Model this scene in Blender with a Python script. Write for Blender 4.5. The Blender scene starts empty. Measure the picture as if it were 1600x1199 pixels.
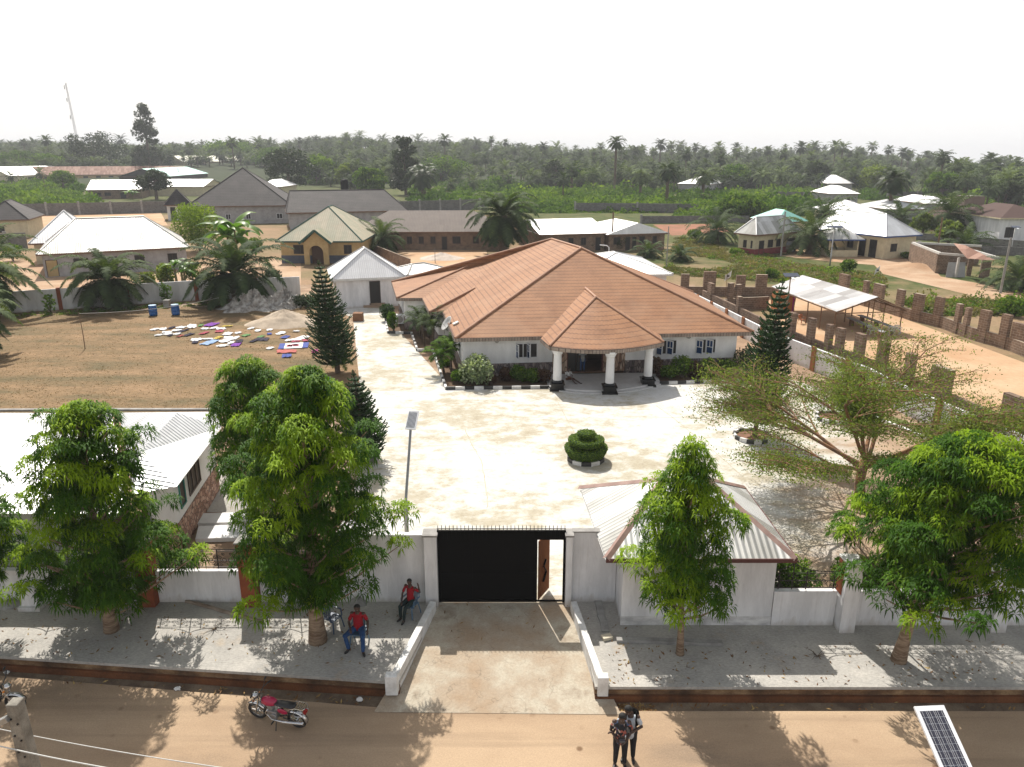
import bpy, math, random
import numpy as np
from mathutils import Vector, Matrix

# ------------------------------------------------------------------ camera, world, sun, exposure
SC = bpy.context.scene
COL = SC.collection
R = math.radians
CAMH, F, CX, CY = 15.0, 1166.0, 800.0, 599.5
PITCH = R(17.02)
cd = bpy.data.cameras.new('camera')
cam = bpy.data.objects.new('camera', cd)
COL.objects.link(cam)
cam.location = (0, 0, CAMH)
cam.rotation_euler = (R(90) - PITCH, 0, 0)
cd.sensor_width = 36
cd.lens = 36 * F / 1600
cd.clip_start = 0.1
cd.clip_end = 20000
SC.camera = cam
SC.view_settings.view_transform = 'Standard'
SC.view_settings.look = 'None'
SC.view_settings.gamma = 1
SC.view_settings.use_curve_mapping = False
SC.view_settings.exposure = 0.74
SUN_EL = R(50)
SUN_AZ = math.atan2(-0.31, 0.95)           # towards the sun: a little left of straight ahead
W = bpy.data.worlds.new('World')
SC.world = W
W.use_nodes = True
nt = W.node_tree
nt.nodes.clear()
sky = nt.nodes.new('ShaderNodeTexSky')
sky.sky_type = 'NISHITA'
sky.sun_disc = False
sky.sun_elevation = SUN_EL
sky.sun_rotation = SUN_AZ
sky.dust_density = 7
sky.air_density = 1.2
sky.ozone_density = 1
veil = nt.nodes.new('ShaderNodeMixRGB')     # thin high white cloud veiling the sky
veil.inputs['Fac'].default_value = 0.6
# the veil is thick and bright near the horizon and thinner overhead
wtc = nt.nodes.new('ShaderNodeTexCoord'); wsp = nt.nodes.new('ShaderNodeSeparateXYZ'); wr = nt.nodes.new('ShaderNodeValToRGB')
nt.links.new(wtc.outputs['Generated'], wsp.inputs[0]); nt.links.new(wsp.outputs[2], wr.inputs[0])
el = wr.color_ramp.elements
el[0].position = 0.0; el[0].color = (1, 1, 1, 1)
el[1].position = 0.5; el[1].color = (0.37, 0.38, 0.395, 1)
e2_ = el.new(0.26); e2_.color = (0.95, 0.955, 0.96, 1)
wm = nt.nodes.new('ShaderNodeMixRGB'); wm.blend_type = 'MULTIPLY'; wm.inputs['Fac'].default_value = 1
wm.inputs['Color2'].default_value = (14.6, 14.55, 14.45, 1)
nt.links.new(wr.outputs[0], wm.inputs['Color1']); nt.links.new(wm.outputs[0], veil.inputs['Color2'])
bgn = nt.nodes.new('ShaderNodeBackground')
bgn.inputs['Strength'].default_value = 0.07
wo = nt.nodes.new('ShaderNodeOutputWorld')
nt.links.new(sky.outputs['Color'], veil.inputs['Color1'])
nt.links.new(veil.outputs['Color'], bgn.inputs['Color'])
nt.links.new(bgn.outputs['Background'], wo.inputs['Surface'])
sd = bpy.data.lights.new('sun', 'SUN')
sd.energy = 4.0
sd.angle = R(0.6)
sd.color = (1.0, 0.95, 0.87)
sun = bpy.data.objects.new('sun', sd)
COL.objects.link(sun)
sv = Vector((math.sin(SUN_AZ) * math.cos(SUN_EL), math.cos(SUN_AZ) * math.cos(SUN_EL), math.sin(SUN_EL)))
sun.rotation_euler = sv.to_track_quat('Z', 'Y').to_euler()
sun.location = (-20, 60, 60)

# ------------------------------------------------------------------ survey helpers: a sighting at a known height becomes a place
CP, SP = math.cos(PITCH), math.sin(PITCH)
def P(px, py, z=0.0):
    a, b = (px - CX) / F, (py - CY) / F
    dy, dz = CP - b * SP, -SP - b * CP
    t = (z - CAMH) / dz
    return Vector((a * t, dy * t, z))
def PY(px, py, Y):                           # on the vertical plane at distance Y
    a, b = (px - CX) / F, (py - CY) / F
    t = Y / (CP - b * SP)
    return Vector((a * t, Y, CAMH + t * (-SP - b * CP)))
def PN(px, py, p0, n):                       # on any plane
    d = Vector(((px - CX) / F, CP - (py - CY) / F * SP, -SP - (py - CY) / F * CP))
    c = Vector((0, 0, CAMH))
    return c + d * ((p0 - c).dot(n) / d.dot(n))
def proj(x, y, z):
    dz = z - CAMH
    dep = y * CP - dz * SP
    return CX + F * x / dep, CY - F * (y * SP + dz * CP) / dep, dep

# ------------------------------------------------------------------ object helpers
def tag(o, label=None, cat=None, group=None, kind=None):
    if label: o['label'] = label
    if cat: o['category'] = cat
    if group: o['group'] = group
    if kind: o['kind'] = kind
    return o
def thing(name, label, cat, loc=(0, 0, 0), rz=0, group=None):
    o = bpy.data.objects.new(name, None)
    o.empty_display_size = 0.3
    COL.objects.link(o)
    o.location = loc
    o.rotation_euler = (0, 0, rz)
    return tag(o, label, cat, group)
def root_of(o):
    while o.parent: o = o.parent
    return o
def link(name, me, mat, parent=None, world=True):
    if mat is not None: me.materials.append(mat)
    o = bpy.data.objects.new(name, me)
    COL.objects.link(o)
    if parent is not None:
        o.parent = parent
        if world:
            l = root_of(parent).location
            me.transform(Matrix.Translation((-l[0], -l[1], -l[2])))
    return o
def kids(o): return [c for c in COL.objects if c.parent == o]
def copy_tree(o, loc=None, rz=None, sc=None, parent=None, label=None):
    ch = CH.get(o.name)
    if ch is None:
        ch = CH[o.name] = kids(o)
    c = o.copy()
    COL.objects.link(c)
    c.parent = parent
    for k in ch: copy_tree(k, parent=c)
    if loc is not None: c.location = loc
    if rz is not None: c.rotation_euler = (0, 0, rz)
    if sc is not None: c.scale = (sc, sc, sc)
    if label: c['label'] = label
    return c
CH = {}

class MB:
    def __init__(s): s.v = []; s.f = []; s.uv = {}
    def add(s, vs, fs):
        b = len(s.v)
        s.v += [tuple(p) for p in vs]
        for f in fs: s.f.append(tuple(b + i for i in f))
        return s
    def face(s, pts, uv=None):
        b = len(s.v)
        s.v += [tuple(p) for p in pts]
        s.f.append(tuple(range(b, b + len(pts))))
        if uv: s.uv[len(s.f) - 1] = uv
        return s
    def slope(s, pts, down=None):            # roof face; uv: u along the eave, v up the slope (metres)
        pts = [Vector(p) for p in pts]
        n = Vector((0, 0, 0))
        for i in range(len(pts)):
            a, b = pts[i], pts[(i + 1) % len(pts)]
            n += Vector(((a.y - b.y) * (a.z + b.z), (a.z - b.z) * (a.x + b.x), (a.x - b.x) * (a.y + b.y)))
        n.normalize()
        if n.z < 0: pts.reverse(); n = -n
        e = Vector((-n.y, n.x, 0))
        if e.length < 1e-5: e = Vector((1, 0, 0))
        e.normalize()
        u = n.cross(e)
        if u.z < 0: u = -u; e = -e
        z0 = min(p.z for p in pts)
        q = min(pts, key=lambda p: p.z)
        return s.face(pts, [((p - Vector((0, 0, 0))).dot(e), (p - q).dot(u)) for p in pts])
    def box(s, x0, y0, z0, x1, y1, z1):
        return s.add([(x0, y0, z0), (x1, y0, z0), (x1, y1, z0), (x0, y1, z0), (x0, y0, z1), (x1, y0, z1), (x1, y1, z1), (x0, y1, z1)],
                     [(3, 2, 1, 0), (4, 5, 6, 7), (0, 1, 5, 4), (1, 2, 6, 5), (2, 3, 7, 6), (3, 0, 4, 7)])
    def obox(s, o, u, a0, a1, b0, b1, z0, z1):   # box in a frame: origin o (x,y), unit u, v = left normal of u
        v = (-u[1], u[0])
        c = [(o[0] + u[0] * a + v[0] * b, o[1] + u[1] * a + v[1] * b) for a, b in ((a0, b0), (a1, b0), (a1, b1), (a0, b1))]
        return s.prism(c, z0, z1)
    def prism(s, poly, z0, z1):
        n = len(poly)
        a = sum(poly[i][0] * poly[(i + 1) % n][1] - poly[(i + 1) % n][0] * poly[i][1] for i in range(n))
        if a < 0: poly = poly[::-1]
        vs = [(p[0], p[1], z0) for p in poly] + [(p[0], p[1], z1) for p in poly]
        fs = [tuple(range(n - 1, -1, -1)), tuple(range(n, 2 * n))] + [(i, (i + 1) % n, n + (i + 1) % n, n + i) for i in range(n)]
        return s.add(vs, fs)
    def bar(s, a, b, w, h=None):             # straight rectangular bar between two points
        a, b = Vector(a), Vector(b); h = h or w
        d = (b - a).normalized()
        x = d.cross(Vector((0, 0, 1)))
        if x.length < 1e-4: x = Vector((1, 0, 0))
        x.normalize(); y = x.cross(d)
        vs = [p + x * sx * w / 2 + y * sy * h / 2 for p in (a, b) for sx, sy in ((-1, -1), (1, -1), (1, 1), (-1, 1))]
        return s.add(vs, [(0, 1, 2, 3), (7, 6, 5, 4), (0, 4, 5, 1), (1, 5, 6, 2), (2, 6, 7, 3), (3, 7, 4, 0)])
    def tube(s, pts, rad, n=8, cap=True):
        pts = [Vector(p) for p in pts]
        if not hasattr(rad, '__len__'): rad = [rad] * len(pts)
        b = len(s.v); px = None
        for i, p in enumerate(pts):
            d = (pts[min(i + 1, len(pts) - 1)] - pts[max(i - 1, 0)])
            d = d.normalized() if d.length > 1e-9 else Vector((0, 0, 1))
            if px is None:
                px = d.cross(Vector((0, 0, 1)))
                if px.length < 1e-3: px = d.cross(Vector((0, 1, 0)))
            px = (px - d * px.dot(d)).normalized()
            py = d.cross(px)
            for k in range(n):
                a = 2 * math.pi * k / n
                s.v.append(tuple(p + (px * math.cos(a) + py * math.sin(a)) * rad[i]))
        for i in range(len(pts) - 1):
            for k in range(n):
                s.f.append((b + i * n + k, b + i * n + (k + 1) % n, b + (i + 1) * n + (k + 1) % n, b + (i + 1) * n + k))
        if cap:
            s.f.append(tuple(b + k for k in range(n - 1, -1, -1)))
            s.f.append(tuple(b + (len(pts) - 1) * n + k for k in range(n)))
        return s
    def lathe(s, prof, n=20, c=(0, 0, 0)):
        b = len(s.v)
        for r, z in prof:
            for k in range(n):
                a = 2 * math.pi * k / n
                s.v.append((c[0] + r * math.cos(a), c[1] + r * math.sin(a), c[2] + z))
        for i in range(len(prof) - 1):
            for k in range(n):
                s.f.append((b + i * n + k, b + i * n + (k + 1) % n, b + (i + 1) * n + (k + 1) % n, b + (i + 1) * n + k))
        s.f.append(tuple(b + k for k in range(n - 1, -1, -1)))
        s.f.append(tuple(b + (len(prof) - 1) * n + k for k in range(n)))
        return s
    def ball(s, c, r, n=10, m=7):
        if not hasattr(r, '__len__'): r = (r, r, r)
        b = len(s.v)
        for i in range(m + 1):
            t = math.pi * (i + 0.001) / (m + 0.002)
            for k in range(n):
                a = 2 * math.pi * k / n
                s.v.append((c[0] + r[0] * math.sin(t) * math.cos(a), c[1] + r[1] * math.sin(t) * math.sin(a), c[2] - r[2] * math.cos(t)))
        for i in range(m):
            for k in range(n):
                s.f.append((b + i * n + k, b + i * n + (k + 1) % n, b + (i + 1) * n + (k + 1) % n, b + (i + 1) * n + k))
        return s
    def rot(s, M):
        s.v = [tuple(M @ Vector(p)) for p in s.v]; return s
    def build(s, name, mat, parent=None, world=True, smooth=False, bevel=0):
        me = bpy.data.meshes.new(name)
        me.from_pydata(s.v, [], s.f)
        if s.uv:
            l = me.uv_layers.new(name='UVMap')
            for fi, uv in s.uv.items():
                p = me.polygons[fi]
                for k, li in enumerate(p.loop_indices): l.data[li].uv = uv[k]
        if smooth: me.polygons.foreach_set('use_smooth', [True] * len(me.polygons))
        me.update()
        o = link(name, me, mat, parent, world)
        if bevel:
            b = o.modifiers.new('bevel', 'BEVEL'); b.width = bevel; b.segments = 2; b.limit_method = 'ANGLE'; b.angle_limit = R(40)
        return o

def tri_mesh(name, V, T, mat, parent=None, world=False, tint=None, mat2=None, split=None):
    V = np.asarray(V, dtype=np.float32).reshape(-1, 3); T = np.asarray(T, dtype=np.int32).reshape(-1, 3)
    me = bpy.data.meshes.new(name)
    me.vertices.add(len(V)); me.vertices.foreach_set('co', V.ravel())
    me.loops.add(len(T) * 3); me.loops.foreach_set('vertex_index', T.ravel())
    me.polygons.add(len(T)); me.polygons.foreach_set('loop_start', np.arange(0, len(T) * 3, 3, dtype=np.int32))
    if tint is not None:
        at = me.attributes.new('tint', 'FLOAT', 'POINT')
        at.data.foreach_set('value', np.asarray(tint, dtype=np.float32))
    if mat2 is not None:
        me.materials.append(mat); me.materials.append(mat2); mat = None
        ix = np.zeros(len(T), dtype=np.int32); ix[split:] = 1
        me.polygons.foreach_set('material_index', ix)
    me.update(calc_edges=True); me.validate()
    return link(name, me, mat, parent, world)

# ------------------------------------------------------------------ materials
MATS = {}
def _new(name):
    m = bpy.data.materials.new(name); m.use_nodes = True
    t = m.node_tree; bs = t.nodes['Principled BSDF']
    MATS[name] = m
    return m, t, bs
def N(t, typ, **kw):
    n = t.nodes.new('ShaderNode' + typ)
    for k, v in kw.items():
        if k.startswith('i_'):
            key = k[2:].replace('_', ' ')
            n.inputs[int(key) if key.isdigit() else key].default_value = v
        else: setattr(n, k, v)
    return n
def c4(c): return (c[0], c[1], c[2], 1)
def coords(t, scale=(1, 1, 1), mode='Object'):
    tc = N(t, 'TexCoord'); mp = N(t, 'Mapping'); mp.inputs['Scale'].default_value = scale
    t.links.new(tc.outputs[mode], mp.inputs[0]); return mp.outputs[0]
def noise(t, vec, scale, detail=5, rough=0.6):
    n = N(t, 'TexNoise'); n.inputs['Scale'].default_value = scale; n.inputs['Detail'].default_value = detail; n.inputs['Roughness'].default_value = rough
    t.links.new(vec, n.inputs['Vector']); return n.outputs['Fac']
def ramp(t, fac, stops):
    r = N(t, 'ValToRGB'); el = r.color_ramp.elements
    while len(el) < len(stops): el.new(0.5)
    for e, (p, c) in zip(el, stops):
        e.position = p; e.color = c4(c) if hasattr(c, '__len__') else (c, c, c, 1)
    t.links.new(fac, r.inputs[0]); return r.outputs[0]
def mix(t, fac, a, b, typ='MIX'):
    m = N(t, 'MixRGB', blend_type=typ)
    for k, x in (('Fac', fac), ('Color1', a), ('Color2', b)):
        if hasattr(x, 'is_linked'): t.links.new(x, m.inputs[k])
        else: m.inputs[k].default_value = x if not hasattr(x, '__len__') else c4(x)
    return m.outputs[0]
def mth(t, op, a, b=0.0):
    m = N(t, 'Math', operation=op)
    for k, x in ((0, a), (1, b)):
        if hasattr(x, 'is_linked'): t.links.new(x, m.inputs[k])
        else: m.inputs[k].default_value = x
    return m.outputs[0]
def bump(t, bs, h, dist=0.02, strength=0.6):
    b = N(t, 'Bump'); b.inputs['Distance'].default_value = dist; b.inputs['Strength'].default_value = strength
    t.links.new(h, b.inputs['Height']); t.links.new(b.outputs[0], bs.inputs['Normal'])
def mat(name, c1, c2=None, scale=2.0, rough=0.85, metal=0.0, bumpd=0.0, stretch=(1, 1, 1), fine=0.12, c3=None, lo=0.38, hi=0.62, splash=None):
    if name in MATS: return MATS[name]
    m, t, bs = _new(name)
    bs.inputs['Roughness'].default_value = rough
    bs.inputs['Metallic'].default_value = metal
    if rough > 0.7: bs.inputs['Specular IOR Level'].default_value = 0.25
    v = coords(t, stretch)
    c2 = c2 or tuple(x * 0.82 for x in c1)
    n1 = noise(t, v, scale, 6, 0.62)
    st = [(lo, c1), (hi, c2)] if c3 is None else [(lo - 0.06, c1), ((lo + hi) / 2, c2), (hi + 0.06, c3)]
    col = ramp(t, n1, st)
    if fine:
        n2 = noise(t, v, scale * 14, 4, 0.7)
        col = mix(t, 1.0, col, ramp(t, n2, [(0.3, 1 - fine), (0.7, 1.0)]), 'MULTIPLY')
        if bumpd: bump(t, bs, n2, bumpd)
    if splash:
        sp = N(t, 'SeparateXYZ'); tc = N(t, 'TexCoord'); t.links.new(tc.outputs['Object'], sp.inputs[0])
        k = mth(t, 'ADD', mth(t, 'MULTIPLY', sp.outputs[2], -1.6), mth(t, 'MULTIPLY', noise(t, coords(t, (1, 1, 0.4)), 2.2, 6, 0.7), 1.5))
        col = mix(t, ramp(t, k, [(0.38, 0.0), (0.75, 0.7)]), col, splash)
        drip = noise(t, coords(t, (5, 5, 0.25)), 1.2, 5, 0.6)
        col = mix(t, ramp(t, drip, [(0.58, 0.0), (0.74, 0.22)]), col, tuple(c * 0.7 for c in splash))
    t.links.new(col, bs.inputs['Base Color'])
    return m
def flat(name, c, rough=0.5, metal=0.0, spec=None):
    if name in MATS: return MATS[name]
    m, t, bs = _new(name)
    v = coords(t); n = noise(t, v, 9, 3)
    t.links.new(mix(t, 1.0, c, ramp(t, n, [(0.3, 0.86), (0.7, 1.0)]), 'MULTIPLY'), bs.inputs['Base Color'])
    bs.inputs['Roughness'].default_value = rough; bs.inputs['Metallic'].default_value = metal
    if spec is not None: bs.inputs['Specular IOR Level'].default_value = spec
    return m
def leafmat(name, dark, midc, light, transl=0.38, rough=0.5, rvar=0.18, spec=0.2):
    m, t, bs = _new(name)
    at = N(t, 'Attribute', attribute_name='tint')
    oi = N(t, 'ObjectInfo')
    fac = mth(t, 'ADD', at.outputs['Fac'], mth(t, 'MULTIPLY', mth(t, 'SUBTRACT', oi.outputs['Random'], 0.5), rvar))
    col = ramp(t, fac, [(0.0, dark), (0.5, midc), (1.0, light)])
    bs.inputs['Roughness'].default_value = rough
    bs.inputs['Specular IOR Level'].default_value = spec
    t.links.new(col, bs.inputs['Base Color'])
    tr = N(t, 'BsdfTranslucent')
    t.links.new(mix(t, 1.0, col, (1.25, 1.3, 0.55), 'MULTIPLY'), tr.inputs['Color'])
    ms = N(t, 'MixShader'); ms.inputs[0].default_value = transl
    t.links.new(bs.outputs[0], ms.inputs[1]); t.links.new(tr.outputs[0], ms.inputs[2])
    t.links.new(ms.outputs[0], t.nodes['Material Output'].inputs['Surface'])
    return m
def corr(name, base, alt, pitch=0.16, patch=0.5, rough=0.42, metal=0.45, rust=None, axis='x', sheet=0.85):
    m, t, bs = _new(name)
    tc = N(t, 'TexCoord'); sp = N(t, 'SeparateXYZ'); t.links.new(tc.outputs['UV'], sp.inputs[0])
    u, v = sp.outputs[0], sp.outputs[1]
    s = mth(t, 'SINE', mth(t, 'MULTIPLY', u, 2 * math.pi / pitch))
    cu = mth(t, 'FLOOR', mth(t, 'DIVIDE', u, sheet)); cv = mth(t, 'FLOOR', mth(t, 'DIVIDE', v, 2.4))
    cb = N(t, 'CombineXYZ'); t.links.new(cu, cb.inputs[0]); t.links.new(cv, cb.inputs[1])
    wn = N(t, 'TexWhiteNoise'); t.links.new(cb.outputs[0], wn.inputs['Vector'])
    nz = noise(t, coords(t), 0.7, 5)
    f = mth(t, 'ADD', mth(t, 'MULTIPLY', wn.outputs['Value'], patch), mth(t, 'MULTIPLY', nz, 0.9 * (1 - patch) + 0.1))
    col = ramp(t, f, [(0.25, base), (0.75, alt)])
    if rust:
        n2 = noise(t, coords(t), 0.35, 6, 0.7)
        col = mix(t, ramp(t, n2, [(0.5, 0.0), (0.66, 1.0)]), col, rust)
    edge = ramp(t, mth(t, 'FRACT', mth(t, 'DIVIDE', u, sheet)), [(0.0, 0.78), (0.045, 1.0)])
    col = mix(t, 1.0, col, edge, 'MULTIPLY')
    # slightly darker colour along the valleys of the sheet
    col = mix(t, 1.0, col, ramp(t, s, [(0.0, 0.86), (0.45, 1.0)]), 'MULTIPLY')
    t.links.new(col, bs.inputs['Base Color'])
    bs.inputs['Roughness'].default_value = rough; bs.inputs['Metallic'].default_value = metal
    bump(t, bs, s, 0.02, 0.9)
    return m
def tiles(name, base, alt, line, row=0.42, w=0.28, rough=0.75, fade=(0.36, 0.22, 0.135)):
    m, t, bs = _new(name)
    tc = N(t, 'TexCoord'); sp = N(t, 'SeparateXYZ'); t.links.new(tc.outputs['UV'], sp.inputs[0])
    u, v = sp.outputs[0], sp.outputs[1]
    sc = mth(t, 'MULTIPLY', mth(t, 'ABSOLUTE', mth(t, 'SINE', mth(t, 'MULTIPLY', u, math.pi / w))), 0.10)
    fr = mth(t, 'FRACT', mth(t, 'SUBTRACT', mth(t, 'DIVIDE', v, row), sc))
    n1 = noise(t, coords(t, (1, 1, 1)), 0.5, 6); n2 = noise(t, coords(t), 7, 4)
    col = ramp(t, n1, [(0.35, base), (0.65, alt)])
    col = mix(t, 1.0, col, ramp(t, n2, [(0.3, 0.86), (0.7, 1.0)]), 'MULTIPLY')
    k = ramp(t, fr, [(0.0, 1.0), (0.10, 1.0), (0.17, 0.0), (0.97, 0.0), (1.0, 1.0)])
    col = mix(t, mth(t, 'MULTIPLY', k, 0.62), col, line)  # dark line on each tile lap paints in the shade of its step
    t.links.new(col, bs.inputs['Base Color']); bs.inputs['Roughness'].default_value = rough
    bs.inputs['Specular IOR Level'].default_value = 0.3
    st = noise(t, coords(t, (0.5, 1.6, 0.5)), 0.9, 7, 0.75)
    col = mix(t, ramp(t, st, [(0.5, 0.0), (0.7, 0.45)]), col, tuple(c * 0.45 for c in alt))
    pl = noise(t, coords(t), 0.22, 4, 0.6)
    col = mix(t, ramp(t, pl, [(0.5, 0.0), (0.62, 0.30)]), col, fade)
    t.links.new(col, bs.inputs['Base Color'])
    h = mth(t, 'ADD', mth(t, 'MULTIPLY', fr, -1.0), mth(t, 'MULTIPLY', mth(t, 'COSINE', mth(t, 'MULTIPLY', u, 2 * math.pi / w)), 0.12))
    bump(t, bs, h, 0.03, 0.6)
    return m
def blocks(name, c1, c2, mortar, bw=0.45, bh=0.225, rough=0.9):
    m, t, bs = _new(name)
    tc = N(t, 'TexCoord'); sp = N(t, 'SeparateXYZ'); t.links.new(tc.outputs['Object'], sp.inputs[0])
    cb = N(t, 'CombineXYZ')
    t.links.new(mth(t, 'ADD', sp.outputs[0], mth(t, 'MULTIPLY', sp.outputs[1], 0.97)), cb.inputs[0]); t.links.new(sp.outputs[2], cb.inputs[1])
    b = N(t, 'TexBrick'); b.inputs['Color1'].default_value = c4(c1); b.inputs['Color2'].default_value = c4(c2); b.inputs['Mortar'].default_value = c4(mortar)
    b.inputs['Scale'].default_value = 1; b.inputs['Brick Width'].default_value = bw; b.inputs['Row Height'].default_value = bh; b.inputs['Mortar Size'].default_value = 0.018
    t.links.new(cb.outputs[0], b.inputs['Vector'])
    n = noise(t, coords(t), 1.3, 5, 0.7)
    t.links.new(mix(t, 1.0, b.outputs['Color'], ramp(t, n, [(0.3, 0.6), (0.7, 1.08)]), 'MULTIPLY'), bs.inputs['Base Color'])
    bs.inputs['Roughness'].default_value = rough; bs.inputs['Specular IOR Level'].default_value = 0.2
    bump(t, bs, b.outputs['Fac'], -0.012, 0.6)
    return m
def stone(name, c1, c2, c3, sx=2.2, sz=7.0, mode=0):
    m, t, bs = _new(name)
    tc = N(t, 'TexCoord'); sp = N(t, 'SeparateXYZ'); t.links.new(tc.outputs['Object'], sp.inputs[0])
    cb = N(t, 'CombineXYZ')
    t.links.new(mth(t, 'MULTIPLY', mth(t, 'ADD', sp.outputs[0], sp.outputs[1]), sx), cb.inputs[0]); t.links.new(mth(t, 'MULTIPLY', sp.outputs[2], sz), cb.inputs[1])
    vo = N(t, 'TexVoronoi'); t.links.new(cb.outputs[0], vo.inputs['Vector']); vo.inputs['Scale'].default_value = 1
    s2 = N(t, 'SeparateColor'); t.links.new(vo.outputs['Color'], s2.inputs[0])
    col = ramp(t, s2.outputs[0], [(0.1, c1), (0.5, c2), (0.9, c3)])
    ve = N(t, 'TexVoronoi', feature='DISTANCE_TO_EDGE'); t.links.new(cb.outputs[0], ve.inputs['Vector']); ve.inputs['Scale'].default_value = 1
    col = mix(t, 1.0, col, ramp(t, ve.outputs['Distance'], [(0.02, 0.35), (0.12, 1.0)]), 'MULTIPLY')
    t.links.new(col, bs.inputs['Base Color']); bs.inputs['Roughness'].default_value = 0.8
    bump(t, bs, ve.outputs['Distance'], 0.05, 0.6)
    return m
# ------------------------------------------------------------------ materials of the setting
m_plaster = mat('white_plaster', (0.78, 0.78, 0.78), (0.66, 0.66, 0.66), 1.1, 0.85, fine=0.05, stretch=(1, 1, 0.35))
m_wallp = mat('weathered_white_paint', (0.74, 0.74, 0.75), (0.58, 0.58, 0.59), 0.9, 0.9, fine=0.08, stretch=(1.6, 1.6, 0.35), bumpd=0.01, splash=(0.42, 0.38, 0.34))
m_brown = mat('brown_painted_post', (0.27, 0.075, 0.03), (0.2, 0.055, 0.025), 2, 0.75, fine=0.1)
m_kwhite = mat('white_kerb_paint', (0.75, 0.75, 0.74), (0.58, 0.57, 0.55), 3, 0.8)
m_kblack = mat('black_kerb_paint', (0.02, 0.02, 0.022), (0.045, 0.045, 0.045), 3, 0.6)
m_black = flat('black_painted_steel', (0.004, 0.004, 0.004), 0.7, 0.0, 0.08)
m_dark = flat('dark_opening', (0.012, 0.011, 0.011), 0.6)
m_glass = flat('dark_window_glass', (0.03, 0.035, 0.04), 0.15)
m_blueglass = flat('blue_window_glass', (0.012, 0.045, 0.13), 0.15)
m_frame = flat('white_window_frame', (0.75, 0.76, 0.78), 0.4)
m_iron = flat('wrought_iron', (0.022, 0.016, 0.014), 0.6)
m_steel = flat('galvanised_steel', (0.33, 0.33, 0.32), 0.45, 0.6)
m_wood = mat('weathered_wood', (0.22, 0.14, 0.085), (0.13, 0.08, 0.05), 3, 0.85, stretch=(6, 6, 1))
m_bark = mat('bark', (0.16, 0.12, 0.085), (0.08, 0.06, 0.045), 5, 0.95, bumpd=0.02, stretch=(1, 1, 2.5))
m_barkpale = mat('pale_ringed_bark', (0.36, 0.27, 0.19), (0.16, 0.10, 0.065), 4, 0.95, bumpd=0.02, stretch=(0.6, 0.6, 3.5))
m_barkred = mat('orange_brown_bark', (0.3, 0.16, 0.085), (0.17, 0.11, 0.075), 2, 0.95, bumpd=0.02)
m_block = blocks('grey_concrete_block', (0.23, 0.22, 0.21), (0.17, 0.165, 0.16), (0.13, 0.125, 0.12))
m_brick = blocks('brown_laterite_block', (0.25, 0.17, 0.12), (0.17, 0.115, 0.085), (0.32, 0.26, 0.2), 0.42, 0.2)
m_concpost = mat('raw_concrete', (0.36, 0.35, 0.33), (0.24, 0.23, 0.22), 2, 0.9)
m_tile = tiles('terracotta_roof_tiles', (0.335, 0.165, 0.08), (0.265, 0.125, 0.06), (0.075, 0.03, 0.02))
m_ridge = mat('terracotta_ridge_cap', (0.40, 0.22, 0.135), (0.31, 0.16, 0.095), 1.5, 0.7)
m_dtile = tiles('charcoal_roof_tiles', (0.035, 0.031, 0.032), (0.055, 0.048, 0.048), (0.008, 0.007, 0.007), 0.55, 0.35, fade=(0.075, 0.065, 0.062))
m_dridge = mat('charcoal_ridge_cap', (0.07, 0.065, 0.065))
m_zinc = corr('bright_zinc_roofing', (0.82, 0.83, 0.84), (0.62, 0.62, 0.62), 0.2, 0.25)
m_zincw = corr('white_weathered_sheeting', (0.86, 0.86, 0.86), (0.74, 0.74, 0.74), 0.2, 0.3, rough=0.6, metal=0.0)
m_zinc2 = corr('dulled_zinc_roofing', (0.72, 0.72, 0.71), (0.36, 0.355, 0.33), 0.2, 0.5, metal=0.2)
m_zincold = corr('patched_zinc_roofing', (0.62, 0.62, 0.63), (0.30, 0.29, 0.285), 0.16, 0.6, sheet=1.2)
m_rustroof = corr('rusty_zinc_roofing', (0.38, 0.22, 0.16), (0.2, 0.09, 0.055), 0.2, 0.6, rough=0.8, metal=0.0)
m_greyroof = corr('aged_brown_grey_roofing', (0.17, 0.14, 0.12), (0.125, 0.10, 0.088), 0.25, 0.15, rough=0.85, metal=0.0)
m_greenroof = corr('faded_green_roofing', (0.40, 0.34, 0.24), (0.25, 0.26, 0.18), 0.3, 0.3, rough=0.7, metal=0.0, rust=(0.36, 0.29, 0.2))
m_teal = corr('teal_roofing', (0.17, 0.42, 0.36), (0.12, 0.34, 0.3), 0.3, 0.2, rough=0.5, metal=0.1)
m_yellow = mat('ochre_plaster', (0.47, 0.35, 0.18), (0.40, 0.29, 0.14), 1.5, 0.85)
m_cream = mat('cream_plaster', (0.62, 0.55, 0.38), (0.52, 0.45, 0.31), 1.5, 0.85)
m_redband = mat('dark_red_plaster', (0.25, 0.05, 0.05), (0.19, 0.04, 0.04), 1.5, 0.85)
m_greyplast = mat('grey_plaster', (0.4, 0.39, 0.39), (0.3, 0.29, 0.29), 1.2, 0.88)
m_bluegrey = mat('blue_grey_plaster', (0.10, 0.115, 0.15), (0.08, 0.09, 0.12), 1.2, 0.85)
m_clad = stone('grey_stone_cladding', (0.12, 0.10, 0.10), (0.22, 0.17, 0.155), (0.34, 0.29, 0.27), 5.0, 2.2)
m_cladb = stone('brown_stone_cladding', (0.20, 0.11, 0.07), (0.36, 0.24, 0.17), (0.5, 0.38, 0.29), 5.0, 1.6)
m_rubble = stone('brown_rubble_stone', (0.22, 0.11, 0.07), (0.36, 0.2, 0.14), (0.48, 0.32, 0.24), 5, 6)
m_fascia = blocks('eave_fascia_tiles', (0.36, 0.30, 0.25), (0.28, 0.22, 0.18), (0.10, 0.08, 0.07), 0.22, 0.3)
m_redtrim = mat('dark_red_metal_trim', (0.34, 0.22, 0.185), (0.24, 0.145, 0.12), 1.4, 0.6)

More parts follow.
